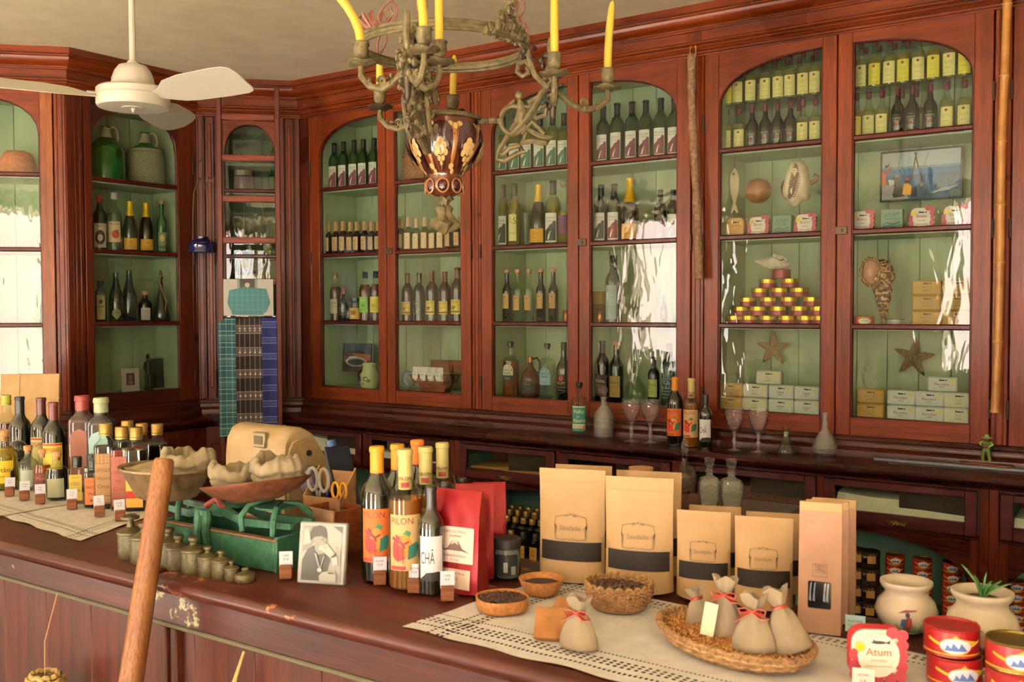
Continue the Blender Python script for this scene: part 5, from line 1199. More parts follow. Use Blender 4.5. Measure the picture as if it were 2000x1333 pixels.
for nm, x0, x1, mt, lb, cols in (('teal', 427, 461, weave('teal_weave', '24505a', '1c404a', '8ab0a8', 'teal'), 'teal woven cloth with pale lines, left of three hung on the ladder', 0),
                           ('black', 460.5, 512, weave('black_weave', '1c1616', '120e0e', '9a928c', 'black'), 'black woven cloth with white patterned bands, middle of three on the ladder', 0),
                           ('blue', 511, 541, weave('blue_weave', '1a2464', '121a4c', '7a88b8', 'blue'), 'deep blue woven cloth, right of three hung on the ladder', 0)):
    p0, p1 = LT(x0, 640), LT(x1, 640); w_ = (p1-p0).to_2d().length; c0 = (p0+p1)/2
    r = thing('woven_cloth', lb, 'cloth', (c0.x, c0.y, 0), pi/4)
    ln = .62
    def hang(a, b2, w_=w_, zc=zc, ln=ln):
        x = (a-.5)*w_*.985; f = .004*sin(a*7+1)*min(1, b2*3)
        if b2 < .12: th = pi*(b2/.12)-pi/2; return (x, -.0215*cos(th)*1.0+.0+f*0-.0*th if False else -.021*sin(th+0)*-1*-1, zc+.019*cos(th)-.002)
        return (x, -.0225-f, zc-.001-(b2-.12)/.88*ln)
    link('cloth', MB().grid(hang, 14, 60, mt).mesh('c', 80), r)
a = LT(437, 545); b2 = LT(534, 545); zb = LT(486, 617).z; zt = LT(486, 546).z; w_ = (b2-a).to_2d().length; c0 = (a+b2)/2; hh = zt-zb
r = thing('textile_picture', 'white card with a photo of a teal cloth standing on the ladder', 'picture', (c0.x+.03*S2, c0.y-.03*S2, zb)); r.rotation_euler = (0, 0, pi/4)
link('card', MB().box(-w_/2, 0, 0, w_/2, .004, hh, M('b4b2aa', .6)).mesh('c'), r)
link('print', printed([('r', -w_*.22, hh*.72, w_*.13, hh, '2e2624'), ('r', -w_*.22, hh*.72, -w_*.17, hh, '7a8a84'), ('r', w_*.13, hh*.72, w_*.18, hh, '7a8a84'), ('e', -w_*.02, hh*.84, w_*.05, w_*.05, 'b8ae98'),
      ('p', [(-w_*.38, hh*.70), (-w_*.1, hh*.78), (w_*.36, hh*.74), (w_*.44, hh*.36), (w_*.36, hh*.12), (w_*.28, hh*.02), (-w_*.32, hh*.03), (-w_*.42, hh*.34)], '2f6a70')]+[('r', -w_*.34+i*w_*.105, hh*.05, -w_*.325+i*w_*.105, hh*.70, '4a8a8c') for i in range(7)]+[('r', -w_*.38, hh*(.16+.13*i), w_*.38, hh*(.17+.13*i), '5a9490') for i in range(4)], flatmap(-.0004), cut=0), r)
# blue enamel lamp on a wire, wall hook
LP = lambda px, py, d=-.10: onV(px, py, (PA.x-d*S2, PA.y+d*S2), (S2, -S2))
p = LP(395, 495, -.14); zb = p.z; k = (LP(424, 490, -.14)-LP(368, 490, -.14)).length/2
r = thing('enamel_pot', 'dark blue enamel pot lamp hanging from a long wire handle', 'lamp', (p.x, p.y, zb), 0)
NAVY = M('10163c', .15, 0, .6, .6)
link('pot_body', MB().lathe([(0, 0), (k*.9, 0), (k, .006), (k, .016), (k*.96, .020), (k*.96, .045), (k, .050), (k*.96, .056), (k*.55, .075), (k*.42, .080), (k*.42, .090), (k*.36, .092), (0, .092)], NAVY, 26).mesh('p'), r)
zt = LP(392, 352, -.14).z-zb
wy = M('5a4a34', .5, .6)
link('wire_handle', MB().tube([(-k*.98, 0, .0), (-k*1.02, 0, .12), (-k*.98, 0, zt*.55), (-k*.85, 0, zt*.85), (-k*.55, 0, zt*.93), (-k*.30, 0, zt)], .0034, wy, 6).tube([(k*.95, 0, .04), (k*.95, 0, zt*.5), (k*.90, 0, zt*.72), (k*.2, 0, zt*.98), (-k*.30, 0, zt)], .0026, wy, 6).mesh('w'), r)
link('coil', MB().tube([(-k*.3+.010*i, .012*cos(i*1.6), zt+.012*sin(i*1.6)) for i in range(14)], .0032, wy, 6).mesh('c'), r)
p = LP(390, 315, -.005); r = thing('wire_hook', 'small twisted wire hook on the dark pilaster above the enamel pot', 'hook', (p.x, p.y, p.z), pi/4)
link('hook', MB().tube([(-.03, -.02, .0), (-.024, -.024, -.006), (-.012, -.01, -.004), (0, 0, 0), (.01, -.008, .006), (.016, -.02, .0), (.008, -.022, -.008), (0, -.006, -.002), (.004, 0, .012)], .0014, wy, 5).mesh('h'), r)
# ---------------------------------------------------------------- walking stick and bamboo on the cabinet fronts
def stick(name, label, pts, rs, mat, knots, n=12, seed=2):
    rnd = random.Random(seed); P3 = [onY(px, py, 3.955) for px, py in pts]; L = []; R_ = []
    for i in range(len(P3)-1):
        for q in range(6):
            t = q/6; L.append(P3[i].lerp(P3[i+1], t)+Vector((rnd.uniform(-1, 1), rnd.uniform(-1, 1), 0))*.0012); R_.append(rs[i]+(rs[i+1]-rs[i])*t+rnd.uniform(-.0008, .0008)+(.004 if (i, q) in knots else 0))
    L.append(P3[-1]); R_.append(rs[-1]); o = L[-1].copy()
    r = thing(name, label, 'stick', o); link('shaft', MB().tube([v-o for v in L], R_, mat, n).mesh('s', 60), r); return r, o
BARK = speck('stick_bark', '5c4230', '8a6a4c', 60, .8, .9, c3='a8906c', dist=.006)
r, o = stick('wooden_stick', 'knobbly wooden stick hanging between the middle and right cabinets', [(1351, 108), (1351, 180), (1355, 290), (1361, 400), (1366, 545)], [.0185, .0165, .0165, .0165, .018], BARK, {(0, 5), (1, 4), (2, 0), (3, 0)})
q = onY(1354, 92, 3.95)-o
link('string_loop', MB().tube([(q.x+.012*cos(i*.8)+.004*sin(i), q.y-.002, q.z-.012+.030*sin(i*.8)*(.6+.05*i)) for i in range(18)], .0012, M('9a7448', .8), 5).mesh('l'), r)
P3 = [onY(px, py, 3.94) for px, py in [(1967, -60), (1967, 8), (1962, 148), (1956, 277), (1954, 400), (1953, 513), (1949, 668), (1943, 806)]]; o = P3[-1].copy()
BAM = speck('bamboo_skin', '8a5a24', 'b07a38', 14, .35, .1, c3='a88c5c')
r = thing('bamboo_pole', 'long jointed bamboo pole hanging at the right end of the cabinets', 'pole', o)
for i in range(len(P3)-1):
    a, b3 = P3[i]-o, P3[i+1]-o; L = [a.lerp(b3, t) for t in (0, .04, .1, .5, .9, .96, 1)]
    link('cane_segment', MB().tube(L, [.0170, .0150, .0148, .0148, .0148, .0152, .0172], BAM, 14).mesh('s', 60), r)
    link('node_ring', MB().tube([b3+Vector((.0172*cos(2*pi*j/16), .0172*sin(2*pi*j/16), 0)) for j in range(16)], .0013, M('b8965c', .5), 5, loop=True).mesh('n'), r) if i < len(P3)-2 else None
# ---------------------------------------------------------------- things standing on the back ledge
LZ = Z(-.59)
def onledge(px, py): return onZ(px, py, LZ)
def stand2(key, name, label, cat, px, yb, yt, rz, z=LZ, group=None, back=0., s=None):
    p = onZ(px, yb, z); R = max(abs(v.co.x) for p_ in TP[key][:1] for v in p_[1].vertices)
    d = Vector((p.x, p.y, 0)).normalized(); top = onY(px, yt, p.y).z
    s = s or (top-z)/NOMH[key]; q = p+d*(R*s*.8+back)
    return place(TP[key], name, label, cat, (q.x, q.y, z), rz, group, s)
def toward(px, k=1., off=0.):     # turn so a label faces the camera, k=1 fully
    d = ray(px, 700); return -k*atan2(d.x, d.y)+off
def pilon(paper, gcol): return (.045, .165, .074, paper, [('t', 'PILON', -.008, .040, .014, '5a1c1c', .05), ('r', -.034, -.058, .0, -.050, '8a2c24'),
     ('e', -.012, -.012, .018, .026, 'b8302c'), ('e', -.002, -.006, .015, .024, 'd87c2c'), ('e', -.016, -.022, .013, .017, 'c03028'), ('p', [(.004, -.036), (.022, -.030), (.028, -.008), (.024, .002), (.006, -.006)], '1f5a48'), ('p', [(-.006, .020), (.008, .014), (.012, .022), (.002, .028)], '2c6a44'),
     ('p', [(-.030, .008), (-.004, -.006), (.008, .002), (.006, .006), (-.004, .0), (-.028, .014)], '6a1820'), ('p', [(-.022, .016), (-.018, .018), (.0, -.010), (-.004, -.012)], '6a1820'), ('r', -.018, -.040, -.0165, .0, '7a2020'), ('r', -.006, -.044, -.0045, -.008, '7a2020')])
def pilon_caps(col): return ('capsule', M(col, .5), .215)
CAPTX = lambda c: [('t', 'PILON', 0, .232, .007, '5a1c1c', .026), ('r', -.010, .217, .010, .227, '8a2024')]
def with_cap_print(T, c='5a1c1c'): return T+[('capsule_print', printed([('t', 'PILON', 0, .236, .0075, c, .028), ('r', -.009, .220, .009, .231, '96242c')], lambda u, z, e: cylmap(.0166)(u, z, e)))]
addt('pilon_orange', with_cap_print(bottle('wine', G_DRK, pilon_caps('c07c18'), None, pilon('bc5c20', 0))))
addt('pilon_cream', with_cap_print(bottle('wine', G_CLR, pilon_caps('b4a866'), (.195, L_OR), pilon('b89866', 0))))
addt('pilon_deep', with_cap_print(bottle('wine', G_DRK, pilon_caps('dc7a24'), None, pilon('bc5c20', 0))))
addt('pilon_gold', with_cap_print(bottle('wine', G_DRK, pilon_caps('c08a20'), None, pilon('bc5c20', 0))))
addt('pilon_pale', with_cap_print(bottle('wine', G_CLR, pilon_caps('b4a866'), (.195, glass('c89a2c', .35)), pilon('b89866', 0))))
addt('cha', bottle('wine', G_DRK, ('capsule', BLACKC, .205), None, (.04, .165, .070, 'cfd0d2', [('t', 'CHÃ', -.012, -.014, .034, '2a2a2e', .042), ('t', 'Tinto', -.01, -.042, .007, '5a5a5e', .02), ('p', [(-.035, -.0625), (.035, -.0625), (.035, -.040), (.018, -.036), (.004, -.048), (-.014, -.040), (-.035, -.058)], '16181a')])))
addt('grogue_label', bottle('flask', G_CLR, ('knob', BLACKC, .25), None, (.03, .175, .085, '2f7a6a', [('r', -.040, .062, .040, .068, 'c8c8a8'), ('t', 'Velho', 0, .028, .024, 'd8d4b0', .065), ('t', 'do', -.004, .006, .012, 'd8d4b0'), ('t', 'Ribeira', .002, -.022, .022, 'd8d4b0', .068), ('r', -.040, -.056, .040, -.032, 'd0ccaa'), ('t', 'GROGUE', 0, -.052, .016, '1f5a4c', .072), ('p', [(.018, -.070), (.040, -.056), (.040, -.030), (.022, -.050)], 'b87a5a')])))
stand2('grogue_label', 'grogue_bottle', 'clear bottle with a green script label on the ledge', BT, 1132, 853, 748, toward(1132, .8))
stand2('pilon_orange', 'liqueur_bottle', 'dark bottle with an orange fruit label and orange cap on the ledge', BT, 1318, 872, 738, toward(1318, .7))
stand2('pilon_cream', 'liqueur_bottle', 'amber bottle with a cream fruit label and pale cap on the ledge', BT, 1350, 875, 740, toward(1350, .7))
stand2('cha', 'wine_bottle', 'small dark bottle with a white CHÃ label on the ledge', BT, 1378, 878, 772, toward(1378, .7))
CUTG = glass('ffffff', .03, 0, 95, 3.6)
def goblet():
    m = MB(); m.lathe([(0, .002), (.032, 0), (.033, .002), (.012, .006), (.005, .012), (.0045, .025), (.008, .032), (.009, .038), (.005, .046), (.0045, .060), (.0075, .068), (.010, .075)], glass('ffffff', .12, 0, 0, 3.4), 20)
    T = [('stem', m.mesh('s')), ('bowl', MB().lathe([(.010, .075), (.022, .088), (.031, .105), (.035, .13), (.036, .155), (.037, .162), (.0355, .162), (.033, .13), (.028, .105), (.016, .086), (0, .082)], CUTG, 24, warp=lambda r_, z_, a: r_*(1+(.03*abs(sin(8*a)) if z_ < .14 else 0))).mesh('b'))]
    return T
addt('goblet', goblet())
for px, yb, yt, lb in [(1233, 864, 781, 'cut glass goblet, leftmost of four on the ledge'), (1270, 867, 783, 'cut glass goblet, second of four on the ledge'), (1434, 882, 800, 'cut glass goblet, third of four on the ledge'), (1481, 886, 801, 'cut glass goblet, rightmost of four on the ledge')]:
    stand2('goblet', 'goblet', lb, 'glass', px, yb, yt, 0, group='cut glass goblets on the ledge')
addt('diamond_decanter', [('glass_body', MB().lathe([(0, .004), (.036, 0), (.042, .006), (.044, .05), (.043, .095), (.034, .115), (.014, .135), (.011, .16), (.015, .164), (.012, .17), (.009, .165), (.009, .14), (.03, .11), (.039, .09), (.04, .02), (0, .01)], glass('f4f6f0', .14, 0, 130, 3.2), 28).mesh('d')),
    ('stopper', MB().lathe([(.009, .168), (.010, .172), (.007, .176), (.016, .192), (.017, .205), (.010, .216), (0, .222)], CUTG, 14).mesh('s'))])
stand2('diamond_decanter', 'cut_decanter', 'diamond cut decanter with a glass stopper between bottle and goblets', 'decanter', 1179, 857, 753, 0)
addt('bell_carafe', [('glass_body', MB().lathe([(0, .003), (.036, 0), (.037, .004), (.028, .03), (.012, .07), (.010, .085), (.018, .108), (.016, .108), (.009, .088), (.010, .07), (.026, .03), (.033, .006), (0, .005)], G_CLR, 22).mesh('c')), ('stopper', MB().lathe([(.009, .07), (.0095, .088), (0, .09)], M('a8a48c', .5), 12).mesh('s'))])
stand2('bell_carafe', 'bell_carafe', 'tiny bell shaped carafe with a pale stopper on the ledge', 'carafe', 1535, 889, 836, 0)
addt('hobnail_decanter', [('glass_body', MB().lathe([(0, .004), (.038, 0), (.052, .012), (.055, .03), (.048, .055), (.030, .085), (.014, .11), (.010, .15), (.013, .168), (.017, .175), (.014, .175), (.009, .15), (.012, .11), (.04, .055), (.048, .03), (0, .012)], glass('f4f6f0', .14, 0, 150, 3.2), 28).mesh('c'))])
stand2('hobnail_decanter', 'hobnail_decanter', 'round hobnail glass decanter at the right of the ledge', 'decanter', 1611, 892, 809, 0)
# little clay figure on a plank
p = onledge(1925, 915); p0, p1 = onledge(1875, 913), onledge(1975, 925)
r = thing('boat_plank', 'flat dark wooden plank lying on the right end of the ledge', 'board', (p.x, p.y+.02, LZ), (p1-p0).to_2d().angle_signed(Vector((1, 0)))*1)
L = (p1-p0).to_2d().length; link('plank', MB().box(-L/2, -.03, 0, L/2, .03, .018, wood('plank_wood', '3a1c10', '6a3a20', '8a5430', 'x', .5), .004).mesh('p'), r)
CG = M('4a7a34', .7); CP = M('55602c', .7); SK = M('5a2a18', .6); CH = M('7a9448', .7)
r = thing('clay_figurine', 'small green clothed clay figure in a straw hat standing on the plank', 'figurine', (p.x, p.y+.02, LZ+.018), -.2)
link('legs', MB().tube([(-.012, 0, .0), (-.016, .002, .022), (-.008, 0, .046)], [.007, .0065, .008], CP, 8).tube([(.012, 0, .0), (.010, -.002, .022), (.005, 0, .046)], [.007, .0065, .008], CP, 8).mesh('l'), r)
link('torso', MB().tube([(0, 0, .042), (0, 0, .058), (0, 0, .072), (0, 0, .078)], [.012, .012, .014, .007], CG, 10).tube([(-.012, 0, .074), (-.022, -.004, .070), (-.014, -.012, .062)], [.006, .005, .004], CH, 8).tube([(.012, 0, .074), (.022, -.004, .068), (.010, -.014, .058)], [.006, .005, .004], CH, 8).mesh('t'), r)
link('drum', MB().ball((0, -.014, .062), .010, SK, 10, 7, (1.2, .7, .8)).mesh('d'), r)
link('head', MB().ball((0, 0, .086), .009, SK, 10, 8, (.9, .9, 1.1)).ball((0, -.009, .086), .002, SK, 6, 4).ball((-.0035, -.0082, .089), .0012, M('f0e8d8'), 6, 4).ball((.0035, -.0082, .089), .0012, M('f0e8d8'), 6, 4).mesh('h'), r)
link('hat', MB().lathe([(.022, .090), (.016, .092), (.010, .094), (.008, .102), (0, .104)], CH, 14).mesh('h'), r)
# grey metal strip on the ledge behind the figure
r = thing('metal_rule', 'thin grey metal strip lying along the right end of the ledge', 'strip', (0, 0, 0))
a = onledge(1720, 893); link('strip', MB().box(a.x, 3.90, LZ, -.1, 3.935, LZ+.012, M('6a7076', .35, .6), .002).mesh('s'), r)
# low table in the aisle with three decanters and a corked jar
TZ = CZ; 
r = thing('aisle_table', 'low dark table between counter and bins carrying three decanters', 'table', (0, 0, 0))
link('tabletop', MB().box(-1.62, 2.62, TZ-.03, -1.00, 3.05, TZ, B_H, .005).mesh('t'), r)
lg = MB().box(-.02, -.02, 0, .02, .02, TZ-.03, B_V, .003).mesh('leg')
for x, y in ((-1.58, 2.66), (-1.04, 2.66), (-1.58, 3.01), (-1.04, 3.01)): link('leg', lg, r, (x, y, 0))
addt('teardrop_decanter', [('glass_body', MB().lathe([(0, .01), (.028, 0), (.030, .004), (.014, .014), (.012, .022), (.030, .05), (.045, .08), (.047, .10), (.035, .125), (.013, .15), (.010, .185), (.016, .195), (.013, .2), (.009, .185), (.011, .15), (.04, .1), (.03, .055), (0, .03)], G_CLR, 26).mesh('g')),
    ('stopper', MB().lathe([(.009, .19), (.012, .2), (.016, .21), (.014, .222), (.006, .245), (.003, .262), (0, .264)], CUTG, 12, warp=lambda r_, z_, a: r_*(1+.06*cos(6*a))).mesh('s')), ('liquid', MB().lathe([(0, .03), (.018, .034), (.022, .042), (0, .042)], L_AMB, 20).mesh('l'))])
addt('square_decanter', [('glass_body', MB().lathe([(0, .004), (.028, 0), (.033, .006), (.040, .06), (.042, .085), (.034, .102), (.013, .112), (.013, .125), (.017, .128), (.012, .13), (.010, .115), (.03, .1), (.037, .08), (.03, .01), (0, .01)], glass('f4f6f0', .12, 0, 60, 3.2), 28, warp=squarish(5)).mesh('g')),
    ('stopper', MB().lathe([(.010, .128), (.012, .134), (.010, .138), (.016, .15), (.020, .172), (.016, .176), (0, .177)], CUTG, 14).mesh('s'))])
stand2('teardrop_decanter', 'stemmed_decanter', 'round footed decanter with a pointed stopper behind the brown bags', 'decanter', 1337, 985, 848, 0, z=TZ)
stand2('square_decanter', 'square_decanter', 'left one of two square cut decanters with glass stoppers', 'decanter', 1385, 993, 897, .5, z=TZ)
stand2('square_decanter', 'square_decanter', 'right one of two square cut decanters with glass stoppers', 'decanter', 1428, 998, 899, .6, z=TZ)
p = onZ(1252, 985, TZ); h = onY(1252, 922, p.y).z-TZ
r = thing('corked_jar', 'clear jar with a broad cork lid just showing above the brown bags', 'jar', (p.x, p.y, TZ), 0)
link('glass_body', MB().lathe([(0, .004), (.036, 0), (.038, .004), (.038, h), (.035, h), (.035, .01), (0, .01)], G_CLR, 22).mesh('g'), r); link('cork_lid', MB().lathe([(0, h-.01), (.034, h-.01), (.037, h+.002), (.039, h+.014), (0, h+.016)], CORK, 22).mesh('l'), r)
# ================================================================ on the counter
def oncounter(px, py): return onZ(px, py, CZ)
# lace edged cloths: a thin sheet with real drop at the counter edge and drawn-thread rows
def lace(name, c1, c2, bands, cell=.006, rows='y'):
    t = NT(name); v = t.coord((1, 1, 1), kind='UV'); sp = t.add('SeparateXYZ'); t.link(v, sp.inputs[0]); u, w_ = sp.outputs[0], sp.outputs[1]
    n = t.noise(v, 30, 3); t.color(t.ramp(n, [(.3, c1), (.7, c2)]), .9); t.bump(t.noise(v, 500, 2), .3, .001)
    tot = None
    for (src, a, b_, per, duty, cellw) in bands:
        s_ = u if src == 'u' else w_; o_ = w_ if src == 'u' else u
        m = t.math('MULTIPLY', t.math('GREATER_THAN', s_, a), t.math('LESS_THAN', s_, b_))
        f = t.math('FRACT', t.math('DIVIDE', o_, per)); g = t.math('FRACT', t.math('DIVIDE', t.math('SUBTRACT', s_, a), cellw))
        d = t.math('MULTIPLY', t.math('LESS_THAN', f, duty), t.math('LESS_THAN', g, .62)); k = t.math('MULTIPLY', m, d)
        tot = k if tot is None else t.math('MAXIMUM', tot, k)
    tr = t.add('BsdfTransparent'); mx = t.add('MixShader'); t.link(tot, mx.inputs[0]); t.link(t.b.outputs[0], mx.inputs[1]); t.link(tr.outputs[0], mx.inputs[2]); t.link(mx.outputs[0], t.out.inputs[0])
    return t.m
def cloth(name, label, corners, mat, hem=.0015, nu=70, nv=30, wave=.004, drop=None, zoff=.0015):
    """corners: p00 p10 p11 p01 on the counter; u along the front edge, v towards the back (metres in the UV map)"""
    p00, p10, p11, p01 = [Vector((c.x, c.y)) for c in corners]; Lu, Lv = (p10-p00).length, (p01-p00).length
    b = MB(); uv = []
    def fn(a, c):
        p = p00.lerp(p10, a).lerp(p01.lerp(p11, a), c)
        e = (1-c)**10; p.y += wave*sin(a*Lu*38)*e; z = zoff+.0012*sin(a*31+c*5)*sin(c*17+a*7)+.0012
        if drop is not None and p.y < drop: z -= (drop-p.y)*1.1; p.y = drop-(drop-p.y)*.35
        return (p.x, p.y, CZ+z)
    b.grid(fn, nu, nv, mat); me = b.mesh('cloth', 180)
    # remove_doubles keeps grid order; write the metric UV map from the grid position
    uvl = me.uv_layers.new(name='UVMap')
    import itertools
    pts = {}
    for j in range(nv+1):
        for i in range(nu+1):
            q = fn(i/nu, j/nv); pts[(round(q[0], 5), round(q[1], 5))] = (i/nu*Lu, j/nv*Lv)
    for lp in me.loops:
        co = me.vertices[lp.vertex_index].co; uvl.data[lp.index].uv = pts.get((round(co.x, 5), round(co.y, 5)), (0, 0))
    r = thing(name, label, 'cloth', (0, 0, 0)); link('cloth_sheet', me, r); return r
LACE1 = lace('lace_cloth', 'cac6c2', 'dad7d2', [('v', .030, .042, .010, .55, .012), ('v', .055, .088, .014, .5, .011), ('v', .105, .113, .008, .5, .008), ('v', .40, .408, .009, .5, .008), ('v', .42, .445, .014, .5, .012), ('u', .06, .072, .010, .5, .012), ('u', .085, .11, .014, .5, .012)])
c00, c10, c01 = oncounter(785, 1227), oncounter(1130, 1331), oncounter(1040, 1114)
d = (c10-c00).to_2d().normalized(); e = Vector((-d.y, d.x)); Lc = 1.55
p00 = c00.to_2d(); p10 = p00+d*Lc; depth = .455; p01 = p00+e*depth; p11 = p10+e*depth
p10.y += .12; p11.y += .06
V3 = lambda p: Vector((p.x, p.y, 0))
cloth('lace_tablecloth', 'white drawn thread tablecloth under the coffee baskets on the right', [V3(p00), V3(p10), V3(p11), V3(p01)], LACE1, nu=150, nv=40, drop=CY0+.012)
LACE2 = lace('lace_doily', 'c0baae', 'd2ccc0', [('v', .045, .055, .010, .5, .010), ('v', .068, .088, .013, .5, .010), ('u', 1.30, 1.31, .010, .5, .010), ('u', 1.27, 1.29, .013, .5, .010)])
q1 = oncounter(155, 1059); q0 = oncounter(0, 1009); dd = (q0-q1).to_2d().normalized(); a1 = oncounter(252, 1024)
c_r = a1.to_2d(); ed = (c_r-q1.to_2d()).normalized()
cloth('lace_doily', 'cream lace cloth under the bottles on the left of the counter', [V3(q1.to_2d()+dd*1.35), V3(q1.to_2d()), V3(q1.to_2d()+ed*.45), V3(q1.to_2d()+dd*1.35+ed*.45)], LACE2, nu=110, nv=30)
i1 = oncounter(128, 984); i0 = oncounter(0, 1008)
LIN = lace('plain_linen', 'c2baa8', 'd2cabc', [('v', -2, -1, .01, .5, .01)])
cloth('linen_runner', 'plain cream linen runner under the round corked bottles', [V3(i0.to_2d()+(i0-i1).to_2d().normalized()*.7), V3(i1.to_2d()+Vector((.04, -.00))), V3(i1.to_2d()+Vector((.02, .17))), V3(i0.to_2d()+(i0-i1).to_2d().normalized()*.7+Vector((0, .2)))], LIN, nu=40, nv=10, wave=0, zoff=.0045)
CT = CZ+.006
def put(key, name, label, px, yb, yt, turn=.8, cat=BT, group=None, back=0., off=0., z=None, s=None):
    return stand2(key, name, label, cat, px, yb, yt, toward(px, turn, off), z=CT if z is None else z, group=group, back=back, s=s)
# ---- left group
addt('ged_dark', bottle('wine', G_DRK, ('capsule', M('14181c', .3), .22), None, (.05, .165, .07, None, [('e', .0, .012, .034, .034, '8a7c4c'), ('e', 0, .012, .031, .031, '14120c'), ('t', 'CHÃ', -.004, .008, .015, 'a8a090', .04), ('r', -.012, -.034, .028, -.032, 'a8a090')])))
addt('amber_green', bottle('wine', G_CLR, ('screw', M('9a9a3c', .4), .265), (.20, L_BRN), None))
def yell(t, p, c): return (.02, .165, .074, p, [('r', -.037, .064, .037, .070, 'a83020'), ('r', -.037, -.070, .037, -.066, 'a83020'), ('t', t, 0, .044, .012, c, .066), ('r', -.034, .040, .034, .0412, 'a83020'), ('r', .006, -.05, .020, -.03, '2a2a26')])
addt('mor_pale', bottle('wine', G_DRK, ('capsule', M('4a1c1c', .35), .215), None, yell('FOGARAM', 'c0b87c', '7a1c1c')))
addt('mor_yellow', bottle('wine', G_DRK, ('capsule', M('5a2220', .35), .215), None, yell('MONTERRASO', 'c8b040', '9a2c1c')))
def archl(c, t='', tc='8a8a88'): return [('p', [(-.020, -.085), (.020, -.085), (.020, .062)]+[(.020*cos(a*pi/8), .066+.018*sin(a*pi/8)) for a in range(0, 9)]+[(-.020, .062)], c), ('t', t or 'RUM', 0, .02, .012, tc, .03)]
addt('sq_red', bottle('square', glass('2c0a08', .9), ('capsule', M('7a2c24', .45), .19), None, (.010, .150, .04, None, [('p', [(-.021, -.068), (.021, -.068), (.021, .048), (.015, .062), (0, .068), (-.015, .062), (-.021, .048)], '7a4430')]), sq=6))
addt('sq_blue', bottle('square', glass('0e0e12', .93), ('capsule', M('98a078', .45), .19), None, (.010, .150, .04, None, [('p', [(-.021, -.068), (.021, -.068), (.021, .048), (.015, .062), (0, .068), (-.015, .062), (-.021, .048)], '98b8b4'), ('t', 'RUM', 0, .01, .012, '7a9894', .03)]), sq=6))
def orn(c, c2, lines_, tc='5a3020'): return [('r', -.021, .040, .021, .066, c2), ('r', -.021, -.066, .021, -.044, c2)]+[('e', x, z, .0045, .0045, c) for x in (-.014, -.004, .006, .015) for z in (.046, .054, .062, -.050, -.058)]+[('t', lines_[0], 0, .020, .009, tc, .036), ('t', lines_[1], 0, -.002, .008, tc, .034), ('t', 'Coco', 0, -.024, .011, tc, .03)]
addt('gold_sq_clear', bottle('square', G_CLR, ('screw', GOLD, .192), (.165, L_DRK), (.014, .148, .044, '967244', orn('967244', '7a5028', ('GROGUE', 'VELHO'))), sq=6))
addt('gold_sq_red', bottle('square', G_CLR, ('screw', GOLD, .192), (.165, glass('8a1410', .6)), (.014, .148, .044, '925240', orn('925240', '8a4434', ('PONCHE', 'MEL'), '7a2020')), sq=6))
addt('gold_sq_dark', bottle('square', G_CLR, ('screw', GOLD, .192), (.165, L_DRK), (.010, .120, .044, 'b02c1c', [('r', -.022, -.055, .022, -.03, 'd8a43c'), ('r', -.022, -.01, .022, .055, 'c8b048'), ('t', 'RUM', 0, .02, .012, '8a2c1c', .034)]), sq=6))
addt('gold_sq_plain', bottle('square', G_CLR, ('screw', GOLD, .192), (.165, L_DRK), None, sq=6))
addt('gold_sq_plainred', bottle('square', G_CLR, ('screw', GOLD, .192), (.165, glass('8a1410', .6)), None, sq=6))
addt('corked_pale', bottle('apoth', glass('dfe8d4', .08), ('cork', CORK, .12), (.085, glass('c8d4b8', .35)), (.012, .078, .05, 'b4bca8', [])))
addt('corked_amber', bottle('apoth', G_CLR, ('cork', CORK, .12), (.11, L_AMB), (.012, .080, .06, '5e2a20', [('t', 'Mavili', 0, .006, .015, 'a8684c', .042), ('e', -.004, .024, .002, .002, 'a8684c'), ('e', .006, .024, .002, .002, 'a8684c')])))
addt('corked_dark', bottle('apoth', G_CLR, ('cork', CORK, .12), (.11, L_DRK), (.010, .078, .062, 'a0a080', [])))
addt('sm_clear', bottle('small', G_CLR, ('screw', M('141a18', .3), .112), None, (.010, .092, .038, 'b8a03a', [('t', 'GROGUE', 0, .030, .004, '5a3a14', .026), ('t', 'COCO', 0, .008, .010, '4a2c10', .026), ('t', 'Doce', 0, -.012, .010, '4a2c10', .026)]), sq=6))
addt('sm_dark', bottle('small', G_CLR, ('screw', M('141a18', .3), .112), (.105, L_DRK), (.010, .092, .038, 'b0662e', [('t', 'PONCHE', 0, .028, .004, '4a2010', .026), ('t', 'MARACUJÁ', 0, .008, .009, '4a2010', .032), ('t', 'Mel', 0, -.012, .009, '4a2010', .02), ('e', 0, -.028, .004, .004, '7a3c1c')]), sq=6))
addt('tiny_green', bottle('mini', G_DGR, ('screw', GOLD, .15), None, (.02, .075, .03, '7a8a2c', [('e', 0, .0, .008, .010, '4a5a1c')])))
addt('tiny_black', bottle('mini', G_DRK, ('screw', GOLD, .15), None, (.02, .08, .036, None, [('e', 0, 0, .014, .014, '9a9a8a'), ('e', 0, 0, .0115, .0115, '14140f'), ('t', 'CHÃ', 0, -.003, .006, 'a8a898', .018)])))
addt('santao', bottle('apoth', G_CLR, ('cork', CORK, .12), (.12, L_YEL), (.02, .085, .07, 'd8b828', [('t', 'Santão', 0, .0, .014, '3a2410', .06), ('t', 'LICOR', 0, -.016, .006, '3a2410', .03)])))
